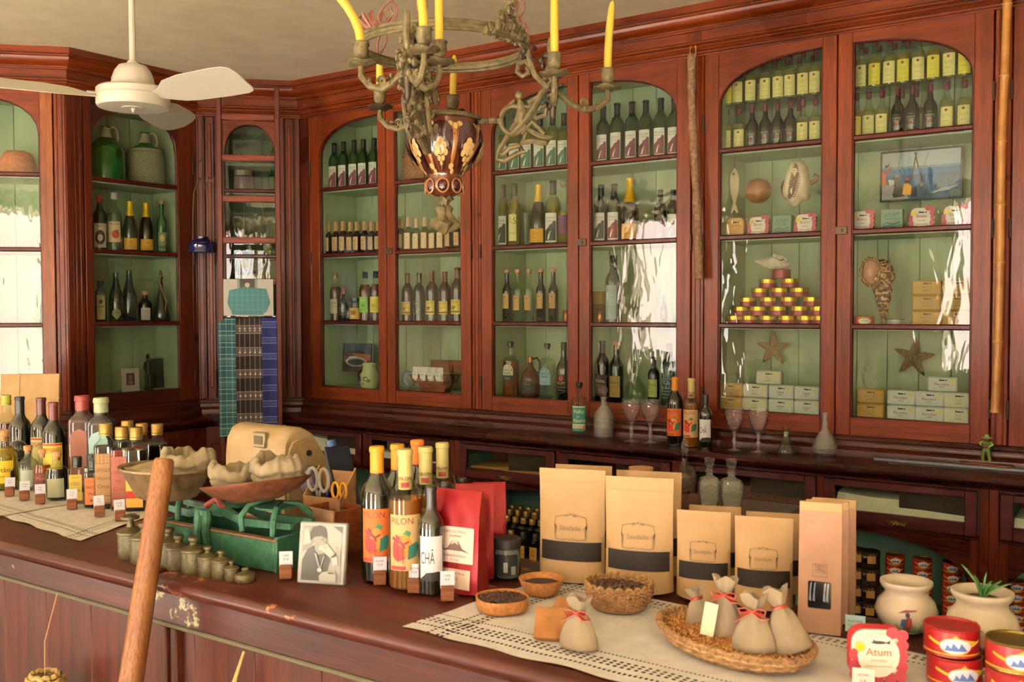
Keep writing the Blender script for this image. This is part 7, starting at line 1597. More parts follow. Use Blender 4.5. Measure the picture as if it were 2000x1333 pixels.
# block bottomed paper bags
def paperbag(label, x0, x1, yb, yt, back, win, rz=.22):
    cx = (x0+x1)/2; p = oncounter(cx, yb); d = Vector((p.x, p.y, 0)).normalized(); q = p+d*(.028+back); top = onY(cx, yt, q.y).z-CZ
    w_ = (onY(x1, yb-60, q.y).x-onY(x0, yb-60, q.y).x)*.96
    b = MB(); D = .05
    for sgn in (-1, 1):
        b.raw([(-w_/2, sgn*D/2, 0), (w_/2, sgn*D/2, 0), (w_/2, sgn*.003, top-.016), (-w_/2, sgn*.003, top-.016)], [(0, 1, 2, 3)], KR2)
    for sx_ in (-1, 1):
        b.raw([(sx_*w_/2, -D/2, 0), (sx_*w_/2, D/2, 0), (sx_*w_/2, .003, top-.016), (sx_*w_/2, -.003, top-.016), (sx_*(w_/2-.012), 0, 0), (sx_*(w_/2-.010), 0, top-.02)], [(0, 4, 5, 3), (4, 1, 2, 5)], KR2)
    b.box(-w_/2, -.004, top-.018, w_/2, .004, top, KR, .001); b.raw([(-w_/2, -D/2, 0), (w_/2, -D/2, 0), (w_/2, D/2, 0), (-w_/2, D/2, 0)], [(0, 1, 2, 3)], KR2)
    fm = lambda u, z, e: (u, -(D/2+(.003-D/2)*z/(top-.016))-e, z)
    T = [('bag_body', b.mesh('b', 20))]
    if win:
        rr = [(w_*.27*sx_, z) for sx_, z in ((-1, top*.20), (-.9, top*.19), (.9, top*.19), (1, top*.20), (1, top*.385), (.9, top*.395), (-.9, top*.395), (-1, top*.385))]
        fp_ = [('p', [(x, z) for x, z in rr], M('0c0d10', .12))]
        T.append(('window', printed(fp_, fm, cut=0)))
        wf_ = printed([('p', [(w_*a, top*.25), (w_*(a+.035), top*.38), (w_*(a+.07), top*.39), (w_*(a+.05), top*.31), (w_*(a+.06), top*.24)], M('c8d4dc', .1, .7)) for a in (-.25, -.16, .08, .15)], fm, base=1, cut=0); T.append(('foil_folds', wf_))
        T.append(('print', printed([('r', -w_*.17, top*.43, w_*.17, top*.433, '4a3020'), ('r', -w_*.17, top*.525, w_*.17, top*.528, '4a3020'), ('r', -w_*.17, top*.43, -w_*.163, top*.528, '4a3020'), ('r', w_*.163, top*.43, w_*.17, top*.528, '4a3020'),
            ('t', 'TWO', 0, top*.498, .006, '4a3020'), ('t', 'TALL', 0, top*.483, .004, '4a3020'), ('t', 'COTTAGE', 0, top*.462, .006, '4a3020', w_*.26)], fm, cut=0)))
    return place(T, 'paper_bag', label, 'coffee bag', (q.x, q.y, CT), rz, 'tall brown paper bags')
paperbag('tall brown paper bag with a square window, front of the stack', 1560, 1643, 1246, 987, 0, 1)
paperbag('tall brown paper bag, second of the stack behind the window bag', 1572, 1656, 1232, 984, .028, 0)
paperbag('tall brown paper bag, rearmost of the stack, lighter top', 1584, 1670, 1220, 980, .056, 0)
# ---- red coffee bags
REDF = M('70060c', .34, .35, .3); 
def redbag(label, x0, x1, yb, yt, back, face, rz, seed):
    cx = (x0+x1)/2; p = oncounter(cx, yb); d = Vector((p.x, p.y, 0)).normalized(); q = p+d*(.022+back); top = onY(cx, yt, q.y).z-CZ
    w_ = (onY(x1, yb-60, q.y).x-onY(x0, yb-60, q.y).x)
    me, fm = pouch(w_, top, .050, REDF, flatk=8, power=.55, gusset=.9, seed=seed)
    T = [('bag_body', me)]
    if face:
        lw, l0, l1 = w_*.80, top*.30, top*.645; cz = (l0+l1)/2; hh = l1-l0
        T.append(('paper_label', printed([('r', -lw/2, l0, lw/2, l1, 'd2b8a8'), ('t', 'CAFÉ DO FOGO', 0, l1-hh*.17, hh*.075, '3a2420', lw*.86), ('t', 'MOUNTAIN', 0, l1-hh*.28, hh*.05, '3a2420', lw*.5),
            ('p', [(-lw*.40, l0+hh*.30), (-lw*.20, l0+hh*.40), (-lw*.07, l0+hh*.62), (lw*.07, l0+hh*.62), (lw*.20, l0+hh*.40), (lw*.40, l0+hh*.30), (lw*.2, l0+hh*.34), (-lw*.2, l0+hh*.34)], '4a3428'), ('p', [(-lw*.06, l0+hh*.62), (lw*.06, l0+hh*.62), (lw*.10, l0+hh*.5), (0, l0+hh*.56), (-lw*.1, l0+hh*.5)], 'b8a494'),
            ('t', 'TORRADO MOÍDO', 0, l0+hh*.17, hh*.06, '5a3430', lw*.86), ('t', '100% arabica', 0, l0+hh*.07, hh*.045, '7a5450', lw*.5)], fm, cut=.012)))
        T.append(('lower_label', printed([('r', -lw*.42, top*.05, lw*.44, top*.24, 'c8ac98'), ('t', 'Fogo, Cabo Verde', 0, top*.19, .005, '5a3430', lw*.6), ('t', '250 g', 0, top*.14, .006, '5a3430')], fm, cut=.012)))
    return place(T, 'red_coffee_bag', label, 'coffee bag', (q.x, q.y, CT), rz, 'red foil coffee bags')
redbag('red foil coffee bag with a volcano label, front of three', 858, 940, 1165, 962, 0, 1, .10, 3)
redbag('red foil coffee bag, middle of three', 898, 958, 1150, 950, .045, 0, .62, 4)
redbag('red foil coffee bag, rearmost of three', 930, 982, 1140, 947, .085, 0, .72, 5)
addt('glass_jar', [('glass_body', MB().lathe([(0, .003), (.030, 0), (.033, .004), (.033, .062), (.028, .070), (0, .070)], glass('9aa69a', .35), 24).mesh('j')), ('lid', MB().lathe([(.031, .068), (.034, .069), (.034, .090), (.031, .093), (0, .093)], M('1c1a1c', .5), 24).mesh('l')), ('paper_label', cyl_patch(.0335, -.05, .03, .008, .058, M('1c2426', .4), 12), [('print', printed([('r', -.006, .016, .004, .04, 'a8aca4'), ('r', .012, .01, .024, .03, '8a9088')], cylmap(.0338)))])])
put('glass_jar', 'cosmetic_jar', 'jar with a black lid and black label right of the red bags', 990, 1131, 1055, .9, cat='jar')
# ---- baskets of coffee
BEAN = [M('2a160e', .35), M('3a2014', .4), M('341a10', .3)]
def beans(cx, cy, z, R_, n, r_, mats, seed, sy=1., dome=.006):
    rn = random.Random(seed); b = MB()
    b.lathe([(0, dome*.6), (R_*.7, dome*.3), (R_, 0)], mats[0], 20, sy=sy)
    for i in range(n):
        a, q = rn.uniform(0, 2*pi), sqrt(rn.random())*R_*.97; x, y = q*cos(a), q*sin(a)*sy
        b.ball((0, 0, 0), r_, rn.choice(mats), 6, 4, (1, .65, .5), TR(x, y, dome*(1-(q/R_)**2)+rn.uniform(0, r_*.8), rn.uniform(0, 6), rn.uniform(-.6, .6), rn.uniform(-.5, .5)))
    return b
def bkt_loc(px, py): return oncounter(px, py)
RAF = speck('split_cane', '8a5426', 'b0783c', 120, .6, .5); RAF2 = speck('basket_fibre', '6a4a2c', '9a7448', 90, .8, .7, c3='b89464')
p = oncounter(981, 1196); R_ = .054
r = thing('cane_basket', 'shallow round cane basket of whole coffee beans, front left', 'basket', (p.x, p.y, CT), .2)
link('basket_wall', MB().lathe([(0, 0), (R_*.9, 0), (R_*.97, .006), (R_, .024), (R_*1.0, .027), (R_*.95, .026), (R_*.92, .006), (0, .004)], RAF, 40, warp=lambda r_, z, a: r_*(1+.035*cos(4*a))).mesh('w', 60), r)
o = link('coffee_beans', beans(0, 0, 0, R_*.93, 420, .0052, BEAN, 5).mesh('b'), r, (0, 0, .017)); o['kind'] = 'stuff'
p = oncounter(1057, 1166); R_ = .047
r = thing('cane_basket', 'shallow round cane basket of ground coffee', 'basket', (p.x, p.y, CT), .5)
link('basket_wall', MB().lathe([(0, 0), (R_*.62, 0), (R_*.8, .008), (R_, .032), (R_*1.02, .035), (R_*.96, .034), (R_*.75, .008), (0, .004)], RAF, 40, warp=lambda r_, z, a: r_*(1+.02*cos(4*a))).mesh('w', 60), r)
o = link('ground_coffee', MB().lathe([(0, .006), (R_*.5, .004), (R_*.88, 0)], speck('ground_coffee', '20100a', '38200f', 300, .9, .8), 30).mesh('g'), r, (0, 0, .023)); o['kind'] = 'stuff'
# deep woven basket: alternating weavers, stakes and a scalloped rim
def woven(R0, R1, h_, rows, stakes, mat, rt, sy=1., scall=True):
    T = []; b = MB(); n = stakes*4
    for k in range(rows):
        t = k/(rows-1); R_ = R0+(R1-R0)*sin(t*pi/2)**.8; z = .004+h_*t
        b.tube([((R_+rt*.9*cos(stakes*a+pi*k))*cos(a), (R_+rt*.9*cos(stakes*a+pi*k))*sin(a)*sy, z+.0012*sin(stakes*a)) for a in [2*pi*i/n for i in range(n)]], rt, mat, 5, loop=True)
    T.append(('weave', b.mesh('w')))
    b = MB()
    for i in range(stakes):
        a = 2*pi*(i+.5)/stakes; b.tube([((R0+(R1-R0)*sin(t*pi/2)**.8)*cos(a), (R0+(R1-R0)*sin(t*pi/2)**.8)*sin(a)*sy, .002+h_*t) for t in (0, .25, .5, .75, 1)], rt*.9, mat, 5)
    b.lathe([(0, 0), (R0, 0), (R0, .003), (0, .003)], mat, 30, sy=sy)
    T.append(('stakes', b.mesh('s')))
    if scall:
        b = MB()
        for i in range(stakes):
            a0 = 2*pi*(i)/stakes; a1 = 2*pi*(i+1.0)/stakes
            b.tube([(R1*cos(a0+(a1-a0)*q), R1*sin(a0+(a1-a0)*q)*sy, h_+.009*sin(pi*q)+.002) for q in [j/6 for j in range(7)]], rt*1.1, mat, 6)
        T.append(('scalloped_rim', b.mesh('r')))
    return T
p = oncounter(1207, 1194); R1 = .068
Tw = woven(R1*.72, R1, .044, 13, 22, RAF2, .0030, sy=.92)
r = place(Tw, 'woven_basket', 'deep woven basket with a scalloped rim full of coffee beans', 'basket', (p.x, p.y+.004, CT), .2)
for o in r.children: o['kind'] = 'stuff' if o.name.startswith(('stakes', 'weave', 'scalloped')) else ''
for o in r.children:
    if o.get('kind') == '': del o['kind']
o = link('coffee_beans', beans(0, 0, 0, R1*.92, 640, .0050, BEAN, 8, sy=.92, dome=.009).mesh('b'), r, (0, 0, .036)); o['kind'] = 'stuff'
p = onZ(88, 868, LZ); r = place(woven(.07, .10, .05, 10, 18, speck('straw_basket', '9a7a4c', 'c0a070', 90, .8, .6), .0032, scall=False), 'straw_basket', 'round straw basket with a white cloth before the brown parcel', 'basket', (p.x+.05, p.y-.06, LZ))
for o in r.children: o['kind'] = 'stuff'
link('folded_cloth', MB().grid(lambda a, b_: (-.085+.17*a, -.085+.17*b_, .052+.022*sin(pi*a)*sin(pi*b_)+.004*sin(9*a+4*b_)), 14, 14, M('c0aea0', .9)).mesh('c'), r)
# big flat tray
pc = oncounter(1430, 1278); A_, B_ = .162, .100
r = place([], 'wicker_tray', 'large oval coiled wicker tray of brown grain carrying burlap sachets', 'tray', (pc.x, pc.y+.002, CT), -.36)
rn = random.Random(12)
for k in range(9):
    t = k/8; a_, b2_ = A_*(.80+.20*t**.7), B_*(.78+.22*t**.7); z = .004+.029*t**1.3; m = 90
    link('coil', MB().tube([(a_*(1+.012*sin(23*q+k*2))*cos(q), b2_*(1+.012*sin(19*q+k*3))*sin(q), z+.0016*sin(31*q+k)) for q in [2*pi*i/m for i in range(m)]], .0038, RAF2 if k % 3 else speck('basket_fibre_pale', '8a6c44', 'b8986c', 90, .8, .7), 6, loop=True).mesh('c'), r)
link('tray_base', MB().lathe([(0, 0), (.8, 0), (.8, .004), (0, .004)], RAF2, 40, sx=A_, sy=B_).mesh('b'), r)
wr = MB()
for i in range(64):
    a = 2*pi*i/64; wr.tube([(A_*1.0*cos(a), B_*1.0*sin(a), .026), (A_*1.03*cos(a+.02), B_*1.03*sin(a+.02), .034), (A_*.97*cos(a+.05), B_*.97*sin(a+.05), .037), (A_*.94*cos(a+.06), B_*.94*sin(a+.06), .029)], .0022, RAF2, 5)
o = link('rim_binding', wr.mesh('w'), r); o['kind'] = 'stuff'
GRN = [M('8c5a28', .5), M('aa7836', .5), M('c0924e', .5), M('784a20', .5)]
rn = random.Random(3); gb = MB(); gb.lathe([(0, .010), (.6, .008), (.93, 0)], GRN[0], 40, sx=A_, sy=B_)
for i in range(2300):
    a, q = rn.uniform(0, 2*pi), sqrt(rn.random())*.95; z = .010*(1-q*q)+rn.uniform(0, .004)+.002*sin(9*q*cos(a))*cos(7*q*sin(a))
    gb.ball((0, 0, 0), .0034, rn.choice(GRN), 5, 3, (1, .6, .5), TR(A_*q*cos(a), B_*q*sin(a), z, rn.uniform(0, 6), rn.uniform(-.8, .8), rn.uniform(-.5, .5)))
o = link('brown_grain', gb.mesh('g'), r, (0, 0, .024)); o['kind'] = 'stuff'
# burlap sachets
BUR = fabric('burlap', '8a7a62', 'a69478', 2600, .95, .8); BUR2 = fabric('brown_burlap', '8c5a2a', 'ae7840', 2600, .95, .8)
RIB = M('8a3424', .4, 0, .5)
def sachet(label, px, yb, yt, w_, z, mat=BUR, rz=0., lean=(0, 0), tagc=False, bow=True, seed=1, back=0., y=None):
    p = onZ(px, yb, z); d = Vector((p.x, p.y, 0)).normalized(); q = p+d*(w_*.22+back)
    h_ = (onY(px, yt, q.y).z-z)/max(.7, cos(lean[0])*cos(lean[1])); rn = random.Random(seed); ph = rn.uniform(0, 6)
    nk = .70; pr = [(0, .0), (w_*.46, 0), (w_*.50, h_*.05), (w_*.47, h_*.22), (w_*.40, h_*.42), (w_*.27, h_*.60), (w_*.13, h_*nk), (w_*.16, h_*(nk+.05)), (w_*.27, h_*.88), (w_*.31, h_*.98), (w_*.26, h_*.97), (w_*.13, h_*.82), (0, h_*.76)]
    wp = lambda r_, z_, a: (r_*(1+(.05*sin(4*a+ph)+.04*sin(9*a+ph) if z_ < h_*.6 else .14*sin(5*a+ph)+.08*sin(9*a))*(.35+z_/h_))*(1 if z_ > h_*.3 else (1+.10*abs(cos(a))**6)), z_+(.05*h_*sin(3*a+ph) if z_ > h_*.85 else 0))
    T = [('sachet_body', MB().lathe(pr, mat, 30, sy=.62, warp=wp).mesh('s', 80))]
    b = MB(); b.tube([(w_*.16*cos(a), w_*.115*sin(a), h_*nk+.001*sin(3*a)) for a in [2*pi*i/14 for i in range(14)]], .0032, RIB, 6, loop=True)
    if bow:
        for s_ in (-1, 1):
            b.tube([(0, -w_*.12, h_*nk), (s_*w_*.16, -w_*.18, h_*(nk+.07)), (s_*w_*.34, -w_*.16, h_*(nk+.04)), (s_*w_*.30, -w_*.16, h_*(nk-.04)), (s_*w_*.10, -w_*.16, h_*(nk-.02)), (0, -w_*.13, h_*nk)], .0036, RIB, 6, flat=.35)
            b.tube([(0, -w_*.13, h_*nk), (s_*w_*.22, -w_*.20, h_*(nk-.10)), (s_*w_*.42, -w_*.18, h_*(nk-.18+.1*(s_ > 0)))], .0036, RIB, 6, flat=.35)
    T.append(('ribbon', b.mesh('r')))
    if tagc:
        tg = MB().box(-.012, -.0008, -.058, .012, .0006, 0, M('d2c49c', .6), .0006, T=TR(-w_*.26, -w_*.42, h_*.58, ry=.12)); T.append(('gift_tag', tg.mesh('t')))
    r = place(T, 'burlap_sachet', label, 'sachet', (q.x, q.y, z), rz, 'burlap sachets tied with red ribbon'); r.rotation_euler = (lean[0], lean[1], rz); return r
sachet('pale burlap sachet with a red bow standing on the white cloth', 1130, 1272, 1166, .068, CT, rz=.1, seed=1)
TZ2 = CT+.030
sachet('burlap sachet with a pale hanging tag, left in the wicker tray', 1412, 1248, 1130, .064, TZ2, rz=.2, tagc=True, seed=2, lean=(-.1, .02))
sachet('burlap sachet in the middle of the wicker tray', 1472, 1278, 1162, .068, TZ2, rz=.15, seed=3, lean=(-.05, -.02))
sachet('burlap sachet at the right end of the wicker tray, neck folded', 1545, 1280, 1152, .066, TZ2, rz=.5, seed=4, lean=(-.08, -.25), bow=False)
sachet('burlap sachet behind the tagged one in the wicker tray', 1372, 1222, 1150, .056, TZ2, rz=.7, seed=5, lean=(-.15, -.2), bow=False)
# flat brown burlap packets
for i, (px, yb, lb, rz, s_) in enumerate([(1060, 1262, 'flat brown burlap packet leaning on the pale sachet', .45, 1.), (1075, 1232, 'second flat brown burlap packet behind the first', -.1, .9)]):
    me, fm = pouch(.060*s_, .064*s_, .022, BUR2, seed=i, power=.6, flatk=2)
    p = oncounter(px, yb); r = place([('packet_body', me)], 'burlap_packet', lb, 'packet', (p.x+.004, p.y+.016, CT), rz); r.rotation_euler = (-.7, .0, rz)
# ---- white pots
POT = speck('cream_ceramic', 'b8aa90', 'ccbfa6', 16, .3, .1)
def potT():
    return [('pot_body', MB().lathe([(0, 0), (.034, 0), (.040, .003), (.056, .020), (.064, .042), (.058, .062), (.046, .076), (.043, .084), (.050, .094), (.054, .100), (.053, .106), (.048, .107), (.040, .098), (.036, .085), (.05, .05), (0, .02)], POT, 40).mesh('p', 60))]
addt('pot', potT())
def potmap(k): return lambda u, z, e: ((.0645-abs(z-.042)**1.6*2.6+e)*sin(u/.062), -(.0645-abs(z-.042)**1.6*2.6+e)*cos(u/.062), z)
fig = [('p', [(-.030+.004*i, .010), (-.028+.004*i, .024+.004*(i % 3)), (-.026+.004*i, .010)], '3a5a24') for i in range(15)]+[('p', [(-.008, .012), (.006, .012), (.008, .036), (.002, .046), (-.004, .040)], '4a2c24'), ('p', [(.0, .024), (.010, .022), (.008, .044), (.002, .046)], '8a2c24'), ('p', [(-.012, .026), (-.004, .024), (-.004, .042), (-.010, .040)], '2c4a6a'), ('e', .001, .050, .004, .005, '2a1a14'), ('p', [(-.018, .052), (.018, .058), (.018, .061), (-.004, .060)], '7a3028')]
bird = [('p', [(-.014, .056), (-.002, .050), (.012, .036), (.016, .010), (.006, .006), (-.006, .026), (-.012, .040)], '6a4a44'), ('p', [(-.010, .052), (.002, .046), (.006, .022), (-.002, .016), (-.008, .034)], 'b08a7c'), ('e', -.014, .058, .006, .007, '7a6a34'), ('p', [(.004, .046), (.024, .044), (.034, .036), (.018, .026), (.010, .030)], '4a3c44'), ('p', [(.0, .010), (.012, .008), (.016, .0), (.004, .002)], '2c2426')]
for (px, yb, yt, lb, art) in [(1769, 1252, 1133, 'white painted ceramic pot with a small figure in grass, left of two', fig), (1917, 1290, 1153, 'white painted ceramic pot with a guinea fowl and a green plant', bird)]:
    p = oncounter(px, yb); d = Vector((p.x, p.y, 0)).normalized(); q = p+d*.050; s_ = (onY(px, yt, q.y).z-CT)/.107
    r = place(TP['pot'], 'ceramic_pot', lb, 'pot', (q.x, q.y, CT), toward(px, .9, .05), None, s_)
    link('painted_decoration', printed(art, potmap(0), cut=.006), r)
    pq = q; ps = s_
addt('aloe', [('leaf', MB().tube([(0, 0, 0), (x*.3, y*.3, h_*.5), (x*.75, y*.75, h_*.85), (x, y, h_)], [.0055, .006, .004, .0008], M('3c6a34', .45), 6, flat=.45).mesh('l')) for x, y, h_ in [(-.034, -.01, .058), (-.012, .01, .035), (.006, 0, .045), (.045, .0, .030), (.03, .012, .03), (-.004, -.02, .03), (.014, -.012, .034)]]+[('soil', MB().lathe([(0, .002), (.030, 0)], M('2a1c14', .9), 16).mesh('s'))])
place(TP['aloe'], 'aloe_plant', 'small green aloe plant growing in the guinea fowl pot', 'plant', (pq.x, pq.y, CT+.092*ps), .2, None, 1.05)
# ---- tuna tins and card box in the right foreground
def bigtin(key, lidm, top='c8a03c'):
    R_, h_ = .0425, .045
    T = [('tin_can', MB().lathe([(0, 0), (R_*.97, 0), (R_+.0008, .001), (R_, .003), (R_, h_-.003), (R_+.001, h_-.001), (R_, h_), (R_*.95, h_-.001), (R_*.94, h_-.004), (R_*.5, h_-.0042), (0, h_-.004)], lidm, 40).mesh('t')),
         ('paper_label', MB().lathe([(R_+.0003, .004), (R_+.0003, h_-.004)], M('8a1214', .35), 40).mesh('l'), [('print', printed([('p', [(-.045, .030), (-.02, .022), (0, .040-.002), (.02, .022), (.045, .030), (.045, .026), (.02, .017), (0, .034), (-.02, .017), (-.045, .026)], 'd8a82c'), ('r', -.065, .0055, .065, .0075, 'd8a82c'), ('e', 0, .0205, .025, .0135, 'd0a040'), ('e', 0, .0205, .0235, .012, 'c4ccd8'), ('p', [(-.018, .013), (.018, .013), (.015, .016), (.008, .026), (.004, .017), (-.004, .026), (-.007, .017), (-.013, .023), (-.015, .016)], '4a64a0')], cylmap(R_+.0004), cut=.006)), ])]
    return T
addt('tin_redlid', bigtin('a', speck('red_lid', '7a1214', '941a1c', 30, .4, .1))); addt('tin_gold', bigtin('b', M('7a6a34', .3, .85)))
for key, px, yb, yt, lb in [('tin_redlid', 1862, 1345, 1245, 'red tuna tin, upper of two in the right foreground')]:
    p = onZ(1860, 1287, CT+.045); zt = CT+.046
q = onZ(1858, 1286, CT+.0455); d = Vector((q.x, q.y, 0)).normalized(); q = q+d*.038
place(TP['tin_redlid'], 'tuna_tin', 'red tuna tin at the bottom of the foreground pair', 'tin', (q.x+.006, q.y-.006, CT), toward(1858, 1, .35)); place(TP['tin_redlid'], 'tuna_tin', 'red lidded tuna tin on top of the foreground pair', 'tin', (q.x, q.y, CT+.0455), toward(1858, 1, .15))
q2 = onZ(1985, 1318, CT+.0455)+d*.038
place(TP['tin_redlid'], 'tuna_tin', 'red tuna tin under the gold lidded one at the right edge', 'tin', (q2.x, q2.y, CT), toward(1985, 1, .2)); place(TP['tin_gold'], 'tuna_tin', 'red tuna tin with a gold lid at the bottom right edge', 'tin', (q2.x, q2.y, CT+.0455), toward(1985, 1, .25))
card_tin('atum_box', 'b02c34', 'dcd0bc', scal('962c36')+[('e', 0, 0, .034, .037, 'ded4c0')]+FISHI(.022)+[('e', -.030, .014, .008, .008, 'd8b428'), ('t', 'Atum', 0, .0, .013, 'c85a28', .05), ('t', 'NATURAL', 0, -.010, .004, 'b07a5a', .03), ('r', -.022, -.018, .022, -.0172, '8a6a5c')], w=.09, h=.088, rr=.022)
p = oncounter(1708, 1345); zt = onY(1708, 1235, p.y).z; hb = zt-CT
r = place(TP['atum_box'], 'fish_tin', 'big white and red card tin lettered Atum in the right foreground', 'tin', (p.x, p.y+.02, CT), toward(1708, .9, .25), None, hb/.088)
def cardstand(px, yb, yt, label, paper, txt, wz=.028, y_=None):
    p = onZ(px, yb, CT) if y_ is None else onY(px, yb, y_); zt = onY(px, yt, p.y).z
    t = thing('price_block', label, 'price stand', (p.x, p.y, CT), toward(px, .8)); hb_ = zt-CT-.026
    link('wooden_block', MB().box(-.012, -.012, 0, .012, .012, hb_, BLK, .001).mesh('b'), t); c = link('price_card', MB().box(-.017, -.0005, hb_-.004, .017, .0005, hb_+.026, M(paper, .6)).mesh('c'), t)
    link('print', printed([('t', txt[0], 0, hb_+.014, .004, '2c3c44', .026), ('t', txt[1], 0, hb_+.006, .004, '2c3c44', .026)], flatmap(-.0006), cut=0), c)
cardstand(1670, 1265, 1203, 'pale blue price card on a block behind the Atum tin', '9ab8b4', ('Atum 350$', 'Tuna 3,5 €')); cardstand(1826, 1290, 1226, 'pale blue price card just behind the red lidded tins', '9ab8b4', ('Atum', '4 €'))
p = oncounter(1690, 1352); t = thing('price_card', 'small white price card propped before the Atum tin', 'price card', (p.x, p.y-.012, CT)); t.rotation_euler = (-.2, 0, toward(1690))
link('card', MB().box(-.017, -.0005, 0, .017, .0005, .034, M('c8c0b4', .6)).mesh('c'), t); link('print', printed([('t', 'ATUM', 0, .022, .004, '4a4440'), ('t', '5 €', 0, .012, .005, '4a4440')], flatmap(-.0006), cut=0), t)
# ---- the big pole leaning on the counter, straw things hanging on the front
P1 = onY(289, 1110, CY0-.034); P0 = onY(321, 896, 1.425); dv = (P0-P1); bot = P1-dv*((P1.z)/dv.z)
tp = P1+dv
r = thing('wooden_pole', 'thick pale brown wooden pole leaning against the counter front', 'pole', bot)
L = [bot.lerp(tp, t)-bot for t in (0, .2, .4, .6, .8, .9, .97, .995, 1.0)]
link('pole_shaft', MB().tube(L, [.032, .0305, .029, .027, .0255, .025, .0245, .023, .019], wood('pole_wood', '7a4c28', '906038', 'a27444', 'z', .42), 18).mesh('p', 60), r)
p = onY(105, 1160, CY0+.02); t = thing('straw_ball', 'coiled straw ball hanging on a string from the counter front', 'ornament', (p.x, CY0-.045, onY(88, 1345, CY0-.045).z), 0)
xb = onY(88, 1345, CY0-.045).x; t.location.x = xb; zb = t.location.z
STR = speck('straw', '8a7444', 'b89c60', 70, .8, .6)
for k in range(7):
    z = -.035+.0115*k; R_ = sqrt(max(.0004, .048**2-z*z)); link('straw_coil', MB().tube([((R_+.002*sin(13*a))*cos(a), (R_+.002*sin(13*a))*sin(a)*.9, z+.002*sin(9*a+k)) for a in [2*pi*i/40 for i in range(40)]], .0065, STR, 6, loop=True).mesh('c'), t)
link('string', MB().tube([(0, 0, .03), ((p.x-xb)*.5, .02, (p.z-zb)*.5), (p.x-xb, CY0+.03-(CY0-.045), p.z-zb)], .0012, M('b08a5c', .8), 5).mesh('s'), t)
p = onY(480, 1272, CY0+.03); t = thing('straw_bundle', 'thin twisted straw bundle hanging on the counter front', 'ornament', (p.x, CY0+.025, p.z), 0)
link('straw', MB().tube([(0, 0, 0), (-.010, -.012, -.05), (-.022, -.016, -.09), (-.030, -.016, -.14)], [.003, .005, .008, .010], STR, 7).tube([(0, 0, 0), (-.006, -.02, -.06), (-.030, -.022, -.10), (-.022, -.022, -.14)], [.002, .004, .004, .004], STR, 6).mesh('s'), t)
# ---- things inside the lower bays
SZ = Z(-1.205)
def inbay(key, name, label, cat, px, y, group=None, s=1., z=SZ, rz=0.):
    p = onY(px, 1080, y); return place(TP[key], name, label, cat, (p.x, y, z), rz, group, s)
addt('bay_orange', bottle('small', G_CLR, ('screw', GOLD, .112), (.105, L_DRK), (.010, .085, .040, 'b8643c', [('t', 'MEL', 0, .014, .010, '4a2010', .03), ('t', 'PONCHE', 0, .028, .005, '4a2010', .03)]), sq=6))
addt('bay_yellow', bottle('small', G_CLR, ('screw', M('20241c', .4), .112), None, (.010, .085, .040, 'b8902c', [('t', 'COCO', 0, .014, .009, '4a2c10', .03), ('t', 'Doce', 0, -.004, .009, '4a2c10', .03)]), sq=6))
front = [('bay_orange', 998), ('bay_yellow', 1023), ('bay_yellow', 1047), ('bay_yellow', 1072), ('bay_orange', 975), ('bay_orange', 950)]
for i, (k, px) in enumerate(front): inbay(k, 'small_bottle', '%s labelled small bottle in the shelf bay, %s' % ('orange' if k == 'bay_orange' else 'yellow', nth(i, 9) if i < 4 else ('hidden by the red bags', 'farthest left behind the red bags')[i-4]), BT, px, DP+.045, 'small bottles at the shelf bay front', 1.0)
for r_i in range(3):
    for i, px in enumerate([955, 975, 991, 1007, 1023, 1040, 1056, 1075]):
        inbay('gold_sq_plain', 'dark_bottle', 'gold capped dark bottle, %s, %s row of the shadowed bay' % (nth(i, 8), ('front', 'middle', 'back')[r_i]), BT, px+r_i*5, DP+.12+.085*r_i, 'dark bottles in the shadowed bay, %s row' % ('front', 'middle', 'back')[r_i], .92 if r_i else .86)
for i, px in enumerate([668, 690, 712, 885, 905]): inbay('pilon_gold' if False else 'red_cap_dark', 'dark_bottle', 'dark bottle in the shadow of the bay below the rice bin, %s' % nth(i, 5), BT, px, DP+.10, 'dark bottles below the rice bin', .8)
# stacked dark jars and red tins in the right hand bay
addt('stack_jar', [('jar_body', MB().lathe([(0, 0), (.036, 0), (.038, .004), (.038, .046), (.034, .052), (0, .052)], M('1a0f0c', .15), 20).mesh('j')), ('lid', MB().lathe([(.037, .050), (.039, .051), (.039, .064), (.036, .066), (0, .066)], M('2c1e12', .35, .3), 20).mesh('l')), ('paper_label', cyl_patch(.0384, -.016, .016, .022, .060, M('a07c44', .6), 6))])
for ci, px in enumerate((1673, 1699)):
    for lv in range(4): inbay('stack_jar', 'preserve_jar', 'dark preserve jar with a kraft seal, %s of the %s stack' % (('bottom', 'second', 'third', 'top')[lv], ('left', 'right')[ci]), 'jar', px, DP+.09, 'stacked preserve jars in the right bay', 1.0, z=SZ+.0665*lv, rz=.3+.05*lv)
addt('bay_tin', [(p_[0], p_[1], *(p_[2:])) for p_ in bigtin('c', M('8a6a34', .3, .8))])
for ci, (px, n_) in enumerate([(1748, 7), (1802, 7), (1860, 7), (1912, 7), (1985, 6), (1715, 3)]):
    for lv in range(n_):
        z = SZ+.0368*lv
        inbay('bay_tin', 'tuna_tin', 'small red tin in the arched bay, %s level of the %s column' % (('bottom', 'second', 'third', 'fourth', 'fifth', 'sixth', 'top')[lv], ('first', 'second', 'third', 'fourth', 'far right', 'jar side')[ci]), 'tin', px, DP+.12, 'red tins stacked in the arched bay', .81, z=z, rz=.25+random.uniform(-.08, .08))
